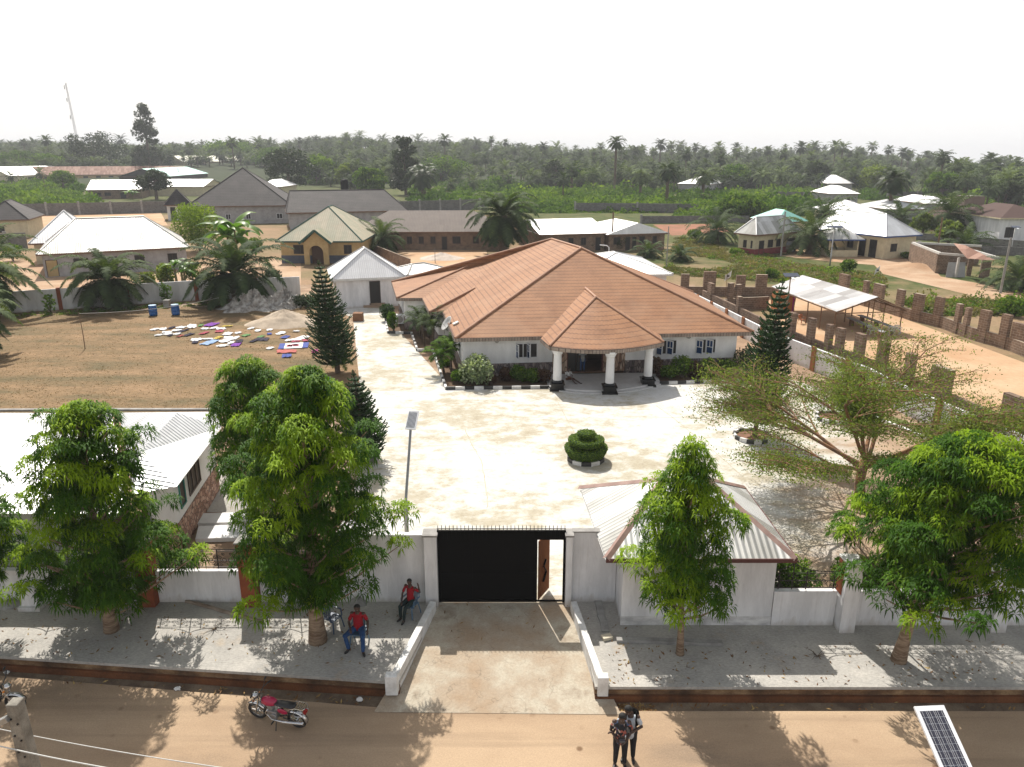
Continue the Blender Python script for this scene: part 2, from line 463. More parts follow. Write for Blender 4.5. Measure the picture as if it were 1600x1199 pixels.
# ------------------------------------------------------------------ terrain, roads, paving
def interp(x, t):
    if x <= t[0][0]: return t[0][1]
    for (a, b), (c, d) in zip(t, t[1:]):
        if x <= c: return b + (d - b) * (x - a) / (c - a)
    return t[-1][1]
SKYLINE = [(-300, 222), (0, 224), (200, 224), (330, 231), (450, 223), (560, 216), (650, 219), (720, 224), (820, 232), (930, 238), (1040, 237), (1150, 239), (1270, 240), (1380, 245), (1460, 252), (1540, 258), (1900, 262)]
def terr(x, y):
    if y < 23: return -0.62
    if y < 300: return -0.05
    px = CX + F * x / max(y * CP + 4, 1)
    hh = CAMH + (243 - interp(px, SKYLINE)) / F * 820 - 9.8
    hh += 2.2 * math.sin(x * 0.021 + 1) + 1.6 * math.sin(x * 0.047 + y * 0.012)
    s = min(1.0, (y - 300) / 520.0); s = s * s * (3 - 2 * s)
    t = 0 if y < 900 else (y - 900) / 1500
    return -0.05 + hh * s - t * 55
def m_ground():
    m, t, bs = _new('open_ground')
    tc = N(t, 'TexCoord'); sp = N(t, 'SeparateXYZ'); t.links.new(tc.outputs['Object'], sp.inputs[0])
    v = coords(t)
    soil = ramp(t, noise(t, v, 0.09, 8, 0.65), [(0.35, (0.32, 0.21, 0.13)), (0.5, (0.25, 0.18, 0.105)), (0.65, (0.17, 0.145, 0.07))])
    green = ramp(t, noise(t, v, 0.25, 7, 0.7), [(0.3, (0.035, 0.065, 0.014)), (0.5, (0.085, 0.10, 0.032)), (0.72, (0.19, 0.155, 0.075))])
    wood = ramp(t, mth(t, 'DIVIDE', sp.outputs[1], 500.0), [(0.66, 0.0), (0.8, 0.85)])
    green = mix(t, wood, green, (0.028, 0.042, 0.018))
    far = mth(t, 'ADD', mth(t, 'ADD', mth(t, 'DIVIDE', sp.outputs[1], 130.0), -0.75), mth(t, 'MAXIMUM', mth(t, 'MINIMUM', mth(t, 'DIVIDE', sp.outputs[0], 60.0), 0.6), -0.25))
    f = mth(t, 'ADD', far, mth(t, 'MULTIPLY', mth(t, 'SUBTRACT', noise(t, v, 0.05, 6, 0.65), 0.5), 2.2))
    col = mix(t, ramp(t, f, [(0.35, 0.0), (0.65, 1.0)]), soil, green)
    col = mix(t, 1.0, col, ramp(t, noise(t, v, 3.0, 5, 0.7), [(0.3, 0.72), (0.7, 1.05)]), 'MULTIPLY')
    t.links.new(col, bs.inputs['Base Color']); bs.inputs['Roughness'].default_value = 0.95; bs.inputs['Specular IOR Level'].default_value = 0.1
    return m
ys = [-200, -60, -20, 0, 10, 16, 20, 22.99, 23.0, 30, 50, 80, 120, 180, 240, 300] + list(range(330, 900, 30)) + list(range(900, 1600, 60)) + [1800, 2400, 3200, 4500]
mb = MB()
nx = 60
for y in ys:
    hw = 260 + max(y, 0) * 1.3
    for i in range(nx + 1):
        x = -hw + 2 * hw * i / nx
        mb.v.append((x, y, terr(x, y)))
for j in range(len(ys) - 1):
    for i in range(nx):
        a = j * (nx + 1) + i
        mb.f.append((a, a + 1, a + nx + 2, a + nx + 1))
tag(mb.build('terrain', m_ground()), kind='structure')

def sheet(name, pts, z, m, world_pts=False):
    q = [(p[0], p[1]) if world_pts else tuple(P(p[0], p[1], 0))[:2] for p in pts]
    n = len(q)
    if sum(q[i][0] * q[(i + 1) % n][1] - q[(i + 1) % n][0] * q[i][1] for i in range(n)) < 0: q = q[::-1]
    b = MB(); b.face([(x, y, z) for x, y in q])
    return tag(b.build(name, m), kind='structure')

m_lawn = mat('dry_lawn', (0.34, 0.22, 0.12), (0.25, 0.165, 0.085), 0.3, 0.95, fine=0.5, bumpd=0.06, c3=(0.15, 0.12, 0.06), stretch=(0.5, 1.5, 1), lo=0.38, hi=0.60)
m_sand = mat('orange_sand', (0.50, 0.35, 0.22), (0.43, 0.265, 0.15), 0.22, 0.95, fine=0.15)
m_sandp = mat('pale_sand', (0.45, 0.32, 0.215), (0.36, 0.225, 0.135), 0.25, 0.95, fine=0.18)
m_yard = mat('dusty_yard', (0.40, 0.27, 0.18), (0.27, 0.18, 0.115), 0.33, 0.95, fine=0.25, c3=(0.48, 0.37, 0.26))
def m_pave():
    m, t, bs = _new('lime_washed_concrete')
    v = coords(t); vs = coords(t, (0.16, 0.55, 1))
    vs = coords(t, (0.75, 1.0, 1)); a = noise(t, vs, 1.1, 11, 0.76); b = noise(t, v, 0.16, 5, 0.6)
    f = mth(t, 'ADD', mth(t, 'MULTIPLY', a, 0.62), mth(t, 'MULTIPLY', b, 0.45))
    col = ramp(t, f, [(0.45, (0.575, 0.57, 0.55)), (0.53, (0.51, 0.495, 0.45)), (0.58, (0.41, 0.375, 0.295)), (0.70, (0.31, 0.265, 0.185))])
    sx = N(t, 'SeparateXYZ'); tcx = N(t, 'TexCoord'); t.links.new(tcx.outputs['Object'], sx.inputs[0])
    dd = mth(t, 'ADD', mth(t, 'MULTIPLY', mth(t, 'ADD', sx.outputs[0], -9.8), 0.246), mth(t, 'MULTIPLY', mth(t, 'ADD', sx.outputs[1], -27.0), -0.146))
    dd = mth(t, 'ADD', dd, mth(t, 'MULTIPLY', mth(t, 'SUBTRACT', noise(t, coords(t, (0.6, 1.2, 1)), 0.45, 8, 0.7), 0.5), 3.4))
    dirt = ramp(t, noise(t, v, 0.5, 6, 0.7), [(0.35, (0.38, 0.275, 0.185)), (0.65, (0.26, 0.18, 0.12))])
    col = mix(t, ramp(t, dd, [(0.0, 0.0), (0.9, 1.0)]), col, dirt)
    fine = ramp(t, noise(t, coords(t, (1.4, 3, 1)), 3.2, 7, 0.75), [(0.53, 1.0), (0.66, 0.66)])
    col = mix(t, 1.0, col, fine, 'MULTIPLY')
    t.links.new(col, bs.inputs['Base Color']); bs.inputs['Roughness'].default_value = 0.85; bs.inputs['Specular IOR Level'].default_value = 0.2
    bump(t, bs, noise(t, v, 12, 4), 0.01)
    return m
def m_walk():
    m, t, bs = _new('grey_screed_pavement')
    v = coords(t)
    col = ramp(t, noise(t, v, 0.7, 8, 0.65), [(0.35, (0.47, 0.445, 0.405)), (0.6, (0.36, 0.345, 0.32)), (0.75, (0.41, 0.34, 0.26))])
    col = mix(t, 1.0, col, ramp(t, noise(t, coords(t, (1, 2.2, 1)), 9, 6, 0.75), [(0.32, 0.70), (0.62, 1.05)]), 'MULTIPLY')
    t.links.new(col, bs.inputs['Base Color']); bs.inputs['Roughness'].default_value = 0.92; bs.inputs['Specular IOR Level'].default_value = 0.15
    bump(t, bs, noise(t, v, 16, 5), 0.02)
    return m
def m_street():
    m, t, bs = _new('dust_covered_asphalt')
    v = coords(t)
    col = ramp(t, noise(t, coords(t, (0.4, 1, 1)), 0.35, 8, 0.62), [(0.36, (0.43, 0.315, 0.21)), (0.55, (0.35, 0.25, 0.165)), (0.7, (0.25, 0.185, 0.13))])
    col = mix(t, 1.0, col, ramp(t, noise(t, v, 22, 4, 0.8), [(0.3, 0.8), (0.65, 1.06)]), 'MULTIPLY')
    vo = N(t, 'TexVoronoi'); t.links.new(v, vo.inputs['Vector']); vo.inputs['Scale'].default_value = 1.7
    msk = mth(t, 'MULTIPLY', ramp(t, vo.outputs['Distance'], [(0.10, 1.0), (0.2, 0.0)]), ramp(t, noise(t, v, 0.35, 3), [(0.48, 0.0), (0.6, 0.8)]))
    col = mix(t, msk, col, (0.12, 0.065, 0.035))
    tr = noise(t, coords(t, (0.05, 1.6, 1)), 1.0, 5, 0.6)
    col = mix(t, ramp(t, tr, [(0.5, 0.0), (0.62, 0.35)]), col, (0.20, 0.145, 0.10))
    t.links.new(col, bs.inputs['Base Color']); bs.inputs['Roughness'].default_value = 0.93; bs.inputs['Specular IOR Level'].default_value = 0.15
    bump(t, bs, noise(t, v, 30, 4), 0.012)
    return m
def m_ramp():
    m, t, bs = _new('worn_concrete_ramp')
    v = coords(t)
    col = ramp(t, noise(t, v, 0.55, 8, 0.62), [(0.33, (0.36, 0.265, 0.18)), (0.48, (0.40, 0.33, 0.25)), (0.58, (0.47, 0.42, 0.335)), (0.70, (0.26, 0.20, 0.145))])
    n = noise(t, v, 0.8, 3, 0.5)
    crack = ramp(t, mth(t, 'ABSOLUTE', mth(t, 'SUBTRACT', n, 0.5)), [(0.0, 0.72), (0.005, 1.0)])
    col = mix(t, 1.0, col, crack, 'MULTIPLY')
    col = mix(t, 1.0, col, ramp(t, noise(t, v, 14, 5, 0.8), [(0.3, 0.78), (0.65, 1.05)]), 'MULTIPLY')
    t.links.new(col, bs.inputs['Base Color']); bs.inputs['Roughness'].default_value = 0.92; bs.inputs['Specular IOR Level'].default_value = 0.15
    bump(t, bs, noise(t, v, 16, 5), 0.02)
    return m
M_WALK, M_PAVE, M_STREET, M_RAMP = m_walk(), m_pave(), m_street(), m_ramp()

sheet('yard_ground', [(-70, 23.2), (-70, 75), (-50, 75), (-40, 90), (22, 90), (21, 57), (24.5, 44), (27.5, 34), (31, 23.2)], -0.03, m_yard, True)
sheet('paved_yard', [(-7.6, 23.1), (-7.2, 30), (-8.0, 38), (-15.4, 71), (-20.3, 76.4), (-12.3, 76.4), (-11.8, 70), (-4.2, 48.2), (15.6, 49.4), (19.5, 50), (21.8, 46.0), (23.6, 39.5), (24.5, 34), (24.5, 27), (20, 23.3), (8.8, 23.1)], 0.0, M_PAVE, True)
lawn = sheet('lawn', [(-60, 645), (470, 650), (560, 640), (566, 600), (552, 545), (540, 492), (490, 478), (300, 480), (100, 490), (-60, 497)], -0.012, m_lawn)
sheet('earth_court', [(560, 388), (760, 384), (762, 430), (690, 445), (560, 440)], -0.03, m_sand)
sheet('earth_court_left', [(-40, 400), (240, 424), (470, 400), (470, 452), (280, 470), (-40, 480)], -0.035, m_sandp)
sheet('earth_court_far', [(40, 336), (250, 330), (262, 352), (40, 366)], -0.03, m_sand)
sheet('sandy_lot', [(1190, 455), (1290, 452), (1430, 504), (1600, 566), (1750, 640), (1750, 760), (1600, 665), (1430, 595), (1300, 545), (1215, 520)], -0.028, m_sand)
sheet('sandy_track', [(1215, 399), (1290, 397), (1440, 400), (1470, 432), (1640, 462), (1640, 490), (1520, 462), (1380, 428), (1366, 414), (1290, 408)], -0.03, m_sandp)
sheet('sandy_court', [(1190, 390), (1300, 384), (1420, 388), (1460, 402), (1290, 408)], -0.026, m_sand)
sheet('red_clearing', [(1020, 351), (1120, 350), (1140, 362), (1050, 368)], -0.03, mat('red_soil', (0.3, 0.13, 0.08), (0.22, 0.11, 0.06), 0.3, 0.95))

# street, gutter, raised pavements
sheet('street', [(-90, -60), (90, -60), (90, 17.95), (3.1, 17.95), (-3.9, 18.1), (-14.2, 19.3), (-90, 28.0)], -0.45, M_STREET, True)
mb = MB()
mb.face([(-90, 27.6, -0.5), (-13.5, 18.9, -0.5), (-3.55, 17.6, -0.5), (-3.55, 19.4, -0.5), (-14, 20.4, -0.5), (-90, 29, -0.5)])
mb.face([(2.9, 17.7, -0.5), (90, 17.7, -0.5), (90, 19, -0.5), (2.9, 19, -0.5)])
tag(mb.build('gutter', mat('silty_gutter', (0.25, 0.19, 0.13), (0.14, 0.10, 0.07), 1.4, 0.95, fine=0.3)), kind='structure')
def raised(name, poly):
    b = MB(); b.prism(poly, -0.08, 0.012)
    return tag(b.build(name, M_WALK), kind='structure')
LE = [(-3.35, 18.62), (-13.9, 19.62), (-60, 24.0)]
raised('pavement', [(-3.35, 18.62), (-13.9, 19.62), (-60, 24.0), (-60, 24.6), (-22, 23.05), (-2.5, 23.05)])
raised('pavement', [(2.45, 18.42), (2.2, 23.05), (9, 23.05), (9, 21.9), (70, 21.9), (70, 18.3)])
# retaining kerb below the pavements
m_kerbup = mat('stained_kerb_concrete', (0.36, 0.24, 0.13), (0.17, 0.10, 0.055), 1.2, 0.95, fine=0.35, stretch=(1, 1, 2), c3=(0.07, 0.045, 0.03))
m_kerblow = mat('red_mud_kerb', (0.19, 0.075, 0.032), (0.10, 0.045, 0.022), 1.2, 0.95, fine=0.3)
for nm, m, z0, z1, off in (('kerb', m_kerbup, -0.28, -0.083, 0.03), ('kerb_footing', m_kerblow, -0.6, -0.283, -0.06)):
    b = MB()
    for (x0, y0), (x1, y1) in ((LE[0], LE[1]), (LE[1], LE[2]), ((70, 18.3), (2.45, 18.42))):
        b.prism([(x0, y0 + off), (x1, y1 + off), (x1, y1 + 0.6), (x0, y0 + 0.6)], z0, z1)
    tag(b.build(nm, m), kind='structure')
b = MB()                                    # entrance ramp, sloping to the street
b.face([(-4.0, 17.9, -0.44), (3.15, 17.8, -0.44), (2.7, 19.6, -0.24), (2.2, 23.2, 0.006), (-2.6, 23.2, 0.006), (-3.45, 19.6, -0.24)])
b.face([(-3.45, 19.6, -0.24), (-4.0, 17.9, -0.44), (-4.0, 17.9, -0.62), (-3.45, 19.6, -0.62)])
b.face([(3.15, 17.8, -0.44), (2.7, 19.6, -0.24), (2.7, 19.6, -0.62), (3.15, 17.8, -0.62)])
tag(b.build('entrance_ramp', M_RAMP), kind='structure')
# joints scored in the yard concrete
b = MB()
for ln in ([(705, 640), (722, 660), (735, 690), (752, 720), (760, 765), (762, 800)], [(866, 618), (886, 655), (905, 690), (960, 725)], [(1026, 634), (1060, 660), (1110, 700), (1150, 735), (1165, 750)],
           [(700, 655), (880, 652)], [(560, 610), (690, 612)], [(600, 700), (745, 694)], [(960, 650), (1120, 655)]):
    pts = []
    for (x0, y0), (x1, y1) in zip(ln, ln[1:]):
        for k in range(6):
            t_ = k / 6
            pts.append(P(x0 + (x1 - x0) * t_ + random.Random(int(x0 + k)).uniform(-1, 1), y0 + (y1 - y0) * t_))
    for p, q in zip(pts, pts[1:]):
        d = (q - p).normalized(); nrm = Vector((-d.y, d.x, 0)) * 0.022
        b.face([p - nrm + Vector((0, 0, 0.004)), q - nrm + Vector((0, 0, 0.004)), q + nrm + Vector((0, 0, 0.004)), p + nrm + Vector((0, 0, 0.004))])
tag(b.build('paving_joints', mat('joint_dirt', (0.36, 0.31, 0.21), (0.48, 0.44, 0.36), 1.5)), kind='structure')
# ------------------------------------------------------------------ the main house
def V3(a, z=None): return Vector((a[0], a[1], a[2] if z is None else z))
def fascia(mbx, pts, h, closed=True, out=0.02):
    n = len(pts)
    for i in range(n if closed else n - 1):
        a, b = Vector(pts[i]), Vector(pts[(i + 1) % n])
        d = (b - a).normalized(); nr = Vector((d.y, -d.x, 0)) * 0.04
        a0, b0 = a - d * 0.0, b + d * 0.0
        mbx.add([a0 + nr, b0 + nr, b0 - nr, a0 - nr, a0 + nr - Vector((0, 0, h)), b0 + nr - Vector((0, 0, h)), b0 - nr - Vector((0, 0, h)), a0 - nr - Vector((0, 0, h))],
                [(0, 1, 2, 3), (7, 6, 5, 4), (0, 4, 5, 1), (2, 6, 7, 3), (1, 5, 6, 2), (3, 7, 4, 0)])
def caps(mbx, segs, r=0.09, lift=0.03):
    for a, b in segs:
        mbx.tube([Vector(a) + Vector((0, 0, lift)), Vector(b) + Vector((0, 0, lift))], r, 8)
def window(parent, o, u, a0, a1, z0, z1, glass, frame_m, v0=0.0, leaves=0, side=-1, bars=1, open_ang=60, casement_glass=None):
    # flush window on the wall line: origin o, unit u; outward normal is to the right of u
    w = MB(); t = 0.07
    w.obox(o, u, a0, a1, v0 - 0.05, v0 + 0.04, z0, z0 + t).obox(o, u, a0, a1, v0 - 0.05, v0 + 0.04, z1 - t, z1)
    w.obox(o, u, a0, a0 + t, v0 - 0.05, v0 + 0.04, z0 + t, z1 - t).obox(o, u, a1 - t, a1, v0 - 0.05, v0 + 0.04, z0 + t, z1 - t)
    for k in range(1, bars + 1):
        c = a0 + (a1 - a0) * k / (bars + 1)
        w.obox(o, u, c - 0.03, c + 0.03, v0 - 0.045, v0 + 0.03, z0 + t, z1 - t)
    f = w.build('window', frame_m, parent)
    g = MB(); g.obox(o, u, a0 + t, a1 - t, v0 - 0.012, v0 + 0.03, z0 + t, z1 - t)
    g.build('pane', glass, f)
    for k in range(leaves):
        hx = a0 + (a1 - a0) * (k / max(leaves, 1)) + 0.02
        hinge = Vector((o[0] + u[0] * hx, o[1] + u[1] * hx, 0))
        an = math.atan2(u[1], u[0]) - R(open_ang)
        cu = (math.cos(an), math.sin(an)); L = 0.52
        ho = (hinge.x + u[1] * 0.06, hinge.y - u[0] * 0.06)
        c = MB()
        c.obox(ho, cu, 0, L, -0.02, 0.02, z0 + 0.03, z0 + 0.09).obox(ho, cu, 0, L, -0.02, 0.02, z1 - 0.09, z1 - 0.03)
        c.obox(ho, cu, 0, 0.05, -0.02, 0.02, z0 + 0.09, z1 - 0.09).obox(ho, cu, L - 0.05, L, -0.02, 0.02, z0 + 0.09, z1 - 0.09)
        zm = (z0 + z1) / 2
        c.obox(ho, cu, 0.05, L - 0.05, -0.018, 0.018, zm - 0.02, zm + 0.02)
        c.obox(ho, cu, L / 2 - 0.018, L / 2 + 0.018, -0.018, 0.018, zm + 0.02, z1 - 0.09)
        cf = c.build('casement', frame_m, f)
        cf['label'] = 'open casement with blue glass'
        g = MB(); g.obox(ho, cu, 0.05, L - 0.05, -0.006, 0.006, z0 + 0.09, z1 - 0.09)
        g2 = g.build('casement_pane', casement_glass or m_blueglass, f)
    return f

def main_house():
    H = thing('main_house', 'large white bungalow with terracotta tiled hip roof and columned porch', 'house', (5.5, 58, 0))
    z = 3.0
    FL, FR = P(711, 529, z), P(1178, 519, z)
    e2, FL2 = P(692, 487, z), P(671, 488, z)
    e3, FL3 = P(660, 466, z), P(620, 466, z)
    BL3 = P(612, 441, z)
    BR = P(1083, 457, z)
    PK = P(908, 388, 7.8)
    RE = P(862, 374, 7.8)
    nL = (e2 - FL).cross(PK - FL).normalized()
    Q, Rr = PN(742, 451, FL, nL), PN(757, 405, FL, nL)
    RE = PN(862, 374, FL, nL)
    roof = MB()
    # front slope with the porch valley is one plane; the porch roof stands on top of it
    for f in ([FL, FR, PK], [FL, PK, RE, Rr, Q, e2], [FL2, e2, Q], [FL2, Q, Rr, e3], [FL3, e3, Rr], [FL3, Rr, RE, BL3], [PK, FR, BR, RE], [RE, BR, BL3]):
        roof.slope(f)
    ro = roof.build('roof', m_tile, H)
    eave = [FL, FR, BR, BL3, FL3, e3, FL2, e2]
    fb = MB(); fascia(fb, [p - Vector((0, 0, 0.015)) for p in eave], 0.24)
    sf = [p - Vector((0, 0, 0.2)) for p in eave]
    fb.face(sf[::-1])
    fb.build('fascia', m_fascia, H)
    cp = MB()
    caps(cp, [(FL, PK), (FR, PK), (PK, RE), (FL2, Q), (FL3, Rr), (RE, BL3), (RE, BR)], 0.10)
    cp.build('ridge_cap', m_ridge, ro)
    # porch roof: hip with a bowed eave
    A, B_ = P(859, 541, z + 0.02), P(1037, 535, z + 0.02)
    nF = (FR - FL).cross(PK - FL).normalized()
    R0 = PN(915, 452, FL, nF); R1 = P(931, 465, R0.z)
    AB, BB = P(845, 529, z + 0.02), P(1032, 524.5, z + 0.02)
    n = 14; bow = []
    mid = P(950, 546.5, z + 0.02); base = (A + B_) / 2; off = mid - base
    for i in range(n + 1):
        t = i / n
        bow.append(A.lerp(B_, t) + off * (4 * t * (1 - t)))
    pr = MB()
    rows = 20
    d0 = (R1 - base).length
    for i in range(n):
        a, b2 = bow[i], bow[i + 1]
        ua, ub = (a - A).length, (b2 - A).length
        for k in range(rows):
            s0, s1 = k / rows, (k + 1) / rows
            p = [a.lerp(R1, s0), b2.lerp(R1, s0), b2.lerp(R1, s1), a.lerp(R1, s1)]
            pr.face(p if k < rows - 1 else p[:3], [(ua * (1 - s0), s0 * d0), (ub * (1 - s0), s0 * d0), (ub * (1 - s1), s1 * d0), (ua * (1 - s1), s1 * d0)][:4 if k < rows - 1 else 3])
    R0e = R0 + Vector((0, 0.25, 0.02))
    pr.slope([A, R1, R0e, AB]); pr.slope([B_, BB, R0e, R1])
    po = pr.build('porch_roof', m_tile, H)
    cp = MB(); caps(cp, [(A, R1), (B_, R1), (R1, R0e)], 0.09); cp.build('ridge_cap', m_ridge, po)
    fb = MB(); fascia(fb, [p - Vector((0, 0, 0.012)) for p in [AB] + bow + [BB]], 0.26, closed=False)
    s = [p - Vector((0, 0, 0.19)) for p in [AB] + bow + [BB]]
    fb.face(s)
    fb.build('porch_fascia', m_fascia, H)
    # walls
    fl, fr = Vector((FL.x + 0.45, FL.y + 0.75, 0)), Vector((FR.x - 0.95, FR.y + 0.7, 0))
    u = (fr - fl).normalized(); L = (fr - fl).length
    W_ = MB(); C_ = MB(); CB = MB()
    o = (fl.x, fl.y)
    dg = 0.95
    def along(px): # distance along the front wall for a picture column
        p = P(px, 560, 1.6); t = (p.x - fl.x) / u.x; return t
    # entrance recess
    r0, r1 = 6.35, 11.6
    d0_, d1_ = 7.4, 10.0
    for a0, a1 in ((0, r0), (r1, L)):
        W_.obox(o, u, a0, a1, 0.0, 0.22, dg, 2.85)
        C_.obox(o, u, a0, a1, -0.05, 0.2, 0, dg)
    CB.obox(o, u, r0, d0_, 0.0, 0.24, 0.16, 2.86); CB.obox(o, u, d1_, r1, 0.0, 0.24, 0.16, 2.86)
    CB.obox(o, u, d0_, d1_, 0.0, 0.24, 2.55, 2.86)
    bl = [Vector((e2.x + 0.55, e2.y + 0.3, 0)), Vector((FL2.x + 0.6, FL2.y + 0.8, 0)), Vector((e3.x + 0.5, e3.y + 0.1, 0)), Vector((FL3.x + 0.6, FL3.y + 0.8, 0)), Vector((BL3.x + 0.7, BL3.y - 0.4, 0)), Vector((BR.x - 0.9, BR.y - 0.6, 0)), fr]
    path = [fl] + bl
    for a, b2 in zip(path, path[1:]):
        uu = (b2 - a).normalized(); l = (b2 - a).length
        if l < 0.1: continue
        W_.obox((a.x, a.y), uu, 0.0, l, -0.2, 0.0, dg, 2.85)
        C_.obox((a.x, a.y), uu, 0.0, l, -0.2, 0.05, 0, dg - 0.003)
    W_.build('wall', m_plaster, H); C_.build('stone_dado', m_clad, H); CB.build('entrance_surround', m_cladb, H)
    # hall seen through the doorway
    hb = MB(); hb.obox(o, u, d0_ - 0.8, d1_ + 0.8, 3.2, 3.3, 0.16, 2.8); hb.obox(o, u, d0_ - 0.8, d0_ - 0.7, 0.24, 3.2, 0.16, 2.8); hb.obox(o, u, d1_ + 0.7, d1_ + 0.8, 0.24, 3.2, 0.16, 2.8)
    hb.obox(o, u, d0_ - 0.8, d1_ + 0.8, 0.24, 3.2, 2.8, 2.84)
    hb.build('hall', mat('brown_hall_wall', (0.10, 0.065, 0.05)), H)
    hf = MB(); hf.obox(o, u, d0_ - 0.8, d1_ + 0.8, 0.0, 3.2, 0.1, 0.165); hf.build('hall_floor', mat('hall_floor', (0.22, 0.13, 0.09)), H)
    dr = MB()
    for a in (d0_ + 0.02, d0_ + 0.72):
        dr.obox(o, u, a, a + 0.62, 0.16, 0.2, 0.17, 2.5)
    d = dr.build('door', flat('black_steel_door', (0.015, 0.014, 0.014), 0.35), H)
    fr_ = MB(); fr_.obox(o, u, d0_, d0_ + 0.06, -0.02, 0.26, 0.17, 2.55).obox(o, u, d1_ - 0.06, d1_, -0.02, 0.26, 0.17, 2.55).obox(o, u, d0_ + 0.06, d1_ - 0.06, -0.02, 0.26, 2.49, 2.548)
    fr_.build('door_frame', flat('dark_red_door_frame', (0.09, 0.02, 0.02)), H)
    # windows of the front
    for px0, px1, lv, br, an in ((806, 841, 2, 2, 75), (1033, 1068, 2, 1, 50), (1099, 1133, 2, 1, 45)):
        window(H, o, u, along(px0), along(px1), 1.3, 2.4, m_dark, m_frame, leaves=lv, bars=br, open_ang=an)
    # windows of the left side
    a, b2 = bl[0], fl
    uu = (b2 - a).normalized(); l = (b2 - a).length
    window(H, (a.x, a.y), uu, l - 1.9, l - 0.5, 1.1, 2.4, m_blueglass, m_frame, bars=2, v0=-0.02)
    window(H, (a.x, a.y), uu, l - 5.4, l - 4.2, 1.1, 2.4, m_blueglass, m_frame, bars=1, v0=-0.02)
    a, b2 = bl[4], bl[3]
    uu = (b2 - a).normalized(); l = (b2 - a).length
    window(H, (a.x, a.y), uu, l - 2.4, l - 1.2, 1.1, 2.3, m_glass, m_frame, bars=1, v0=-0.02)
    # round wall lamps under the eaves
    for px in (776, 1086):
        t = along(px); c = Vector((fl.x + u.x * t, fl.y + u.y * t - 0.06, 2.62))
        w = MB(); w.tube([c, c + Vector((0, -0.14, 0))], [0.17, 0.15], 14); w.build('wall_lamp', flat('grey_lamp_drum', (0.28, 0.27, 0.25)), H)
    # porch floor with one curved step
    pf = MB()
    for z0, z1, g in ((0, 0.08, 0.35), (0.08, 0.165, 0.0)):
        pts = []
        for i in range(n + 1):
            q = bow[i]; pts.append((q.x, q.y + 0.35 - g))
        pts = [(fl.x + u.x * r0, fl.y + 0.25)] + [(A.x + 0.2 - g, fl.y + 0.3)] + pts + [(B_.x - 0.2 + g, fl.y + 0.6), (fl.x + u.x * r1, fl.y + 0.55)]
        pf.prism(pts, z0, z1)
    pf.build('porch_floor', mat('pale_floor_tile', (0.62, 0.61, 0.6), (0.54, 0.53, 0.52), 2, 0.5), H)
    for k, (px, py) in enumerate(((871, 611.5), (953, 616.5), (1013, 605))):
        c = P(px, py, 0) + Vector((0, 0.42, 0))
        bs_ = MB()
        bs_.box(c.x - 0.42, c.y - 0.42, 0.0, c.x + 0.42, c.y + 0.42, 0.42)
        bs_.box(c.x - 0.52, c.y - 0.52, 0.0, c.x + 0.52, c.y + 0.52, 0.1)
        bs_.box(c.x - 0.48, c.y - 0.48, 0.42, c.x + 0.48, c.y + 0.48, 0.5)
        bs_.lathe([(0.36, 0.5), (0.40, 0.56), (0.36, 0.64), (0.31, 0.68)], 20, (c.x, c.y, 0))
        cb = MB()
        cb.lathe([(0.29, 0.68), (0.285, 1.4), (0.26, 2.3), (0.26, 2.42), (0.33, 2.5), (0.33, 2.58), (0.42, 2.68), (0.42, 2.82)], 24, (c.x, c.y, 0))
        col = cb.build('column', m_plaster, H, smooth=True)
        es = col.modifiers.new('edges', 'EDGE_SPLIT'); es.split_angle = R(35)
        bs_.build('pedestal', flat('glossy_black_paint', (0.006, 0.006, 0.007), 0.25), col)
    # pale rectangular lights fixed to the left roof slope
    up = (PK - FL).cross(nL); 
    ed = (e2 - FL).normalized()
    sl = nL.cross(ed); 
    if sl.z < 0: sl = -sl
    nn = nL if nL.z > 0 else -nL
    for px0, py0, px1, py1 in ((672, 467, 687, 460), (689, 457, 706, 447), (708, 507, 716, 503)):
        a = PN(px0, py0, FL + nn * 0.1, nn); b2 = PN(px1, py1, FL + nn * 0.1, nn)
        k = MB(); k.bar(a, b2, 0.34, 0.10); k.build('roof_light', flat('pale_fitting', (0.72, 0.72, 0.68), 0.3), H)
    return H, fl, u
HOUSE, HFL, HU = main_house()

# satellite dish on the left side
c = P(700, 508, 2.9) + Vector((0, 0.2, 0))
t = thing('satellite_dish', 'pale grey satellite dish on pole beside left side of tiled house', 'dish', (c.x - 0.3, c.y, 0))
b = MB(); b.tube([(c.x - 0.3, c.y, 0), (c.x - 0.3, c.y, 2.55), (c.x, c.y - 0.02, 2.75)], 0.035, 8); b.build('pole', m_steel, t)
b = MB()
pr = [(0.02, 0.0), (0.2, 0.02), (0.4, 0.08), (0.58, 0.17), (0.6, 0.19), (0.57, 0.2), (0.38, 0.1), (0.15, 0.04)]
b.lathe(pr, 22); b.rot(Matrix.Translation(c) @ Matrix.Rotation(R(-52), 4, 'Y') @ Matrix.Rotation(R(20), 4, 'X')); b.build('reflector', flat('dish_grey', (0.42, 0.42, 0.41), 0.5), t, smooth=True)
b = MB(); b.bar(c + Vector((-0.1, -0.1, -0.3)), c + Vector((-0.55, -0.2, 0.35)), 0.03); b.build('feed_arm', m_steel, t)

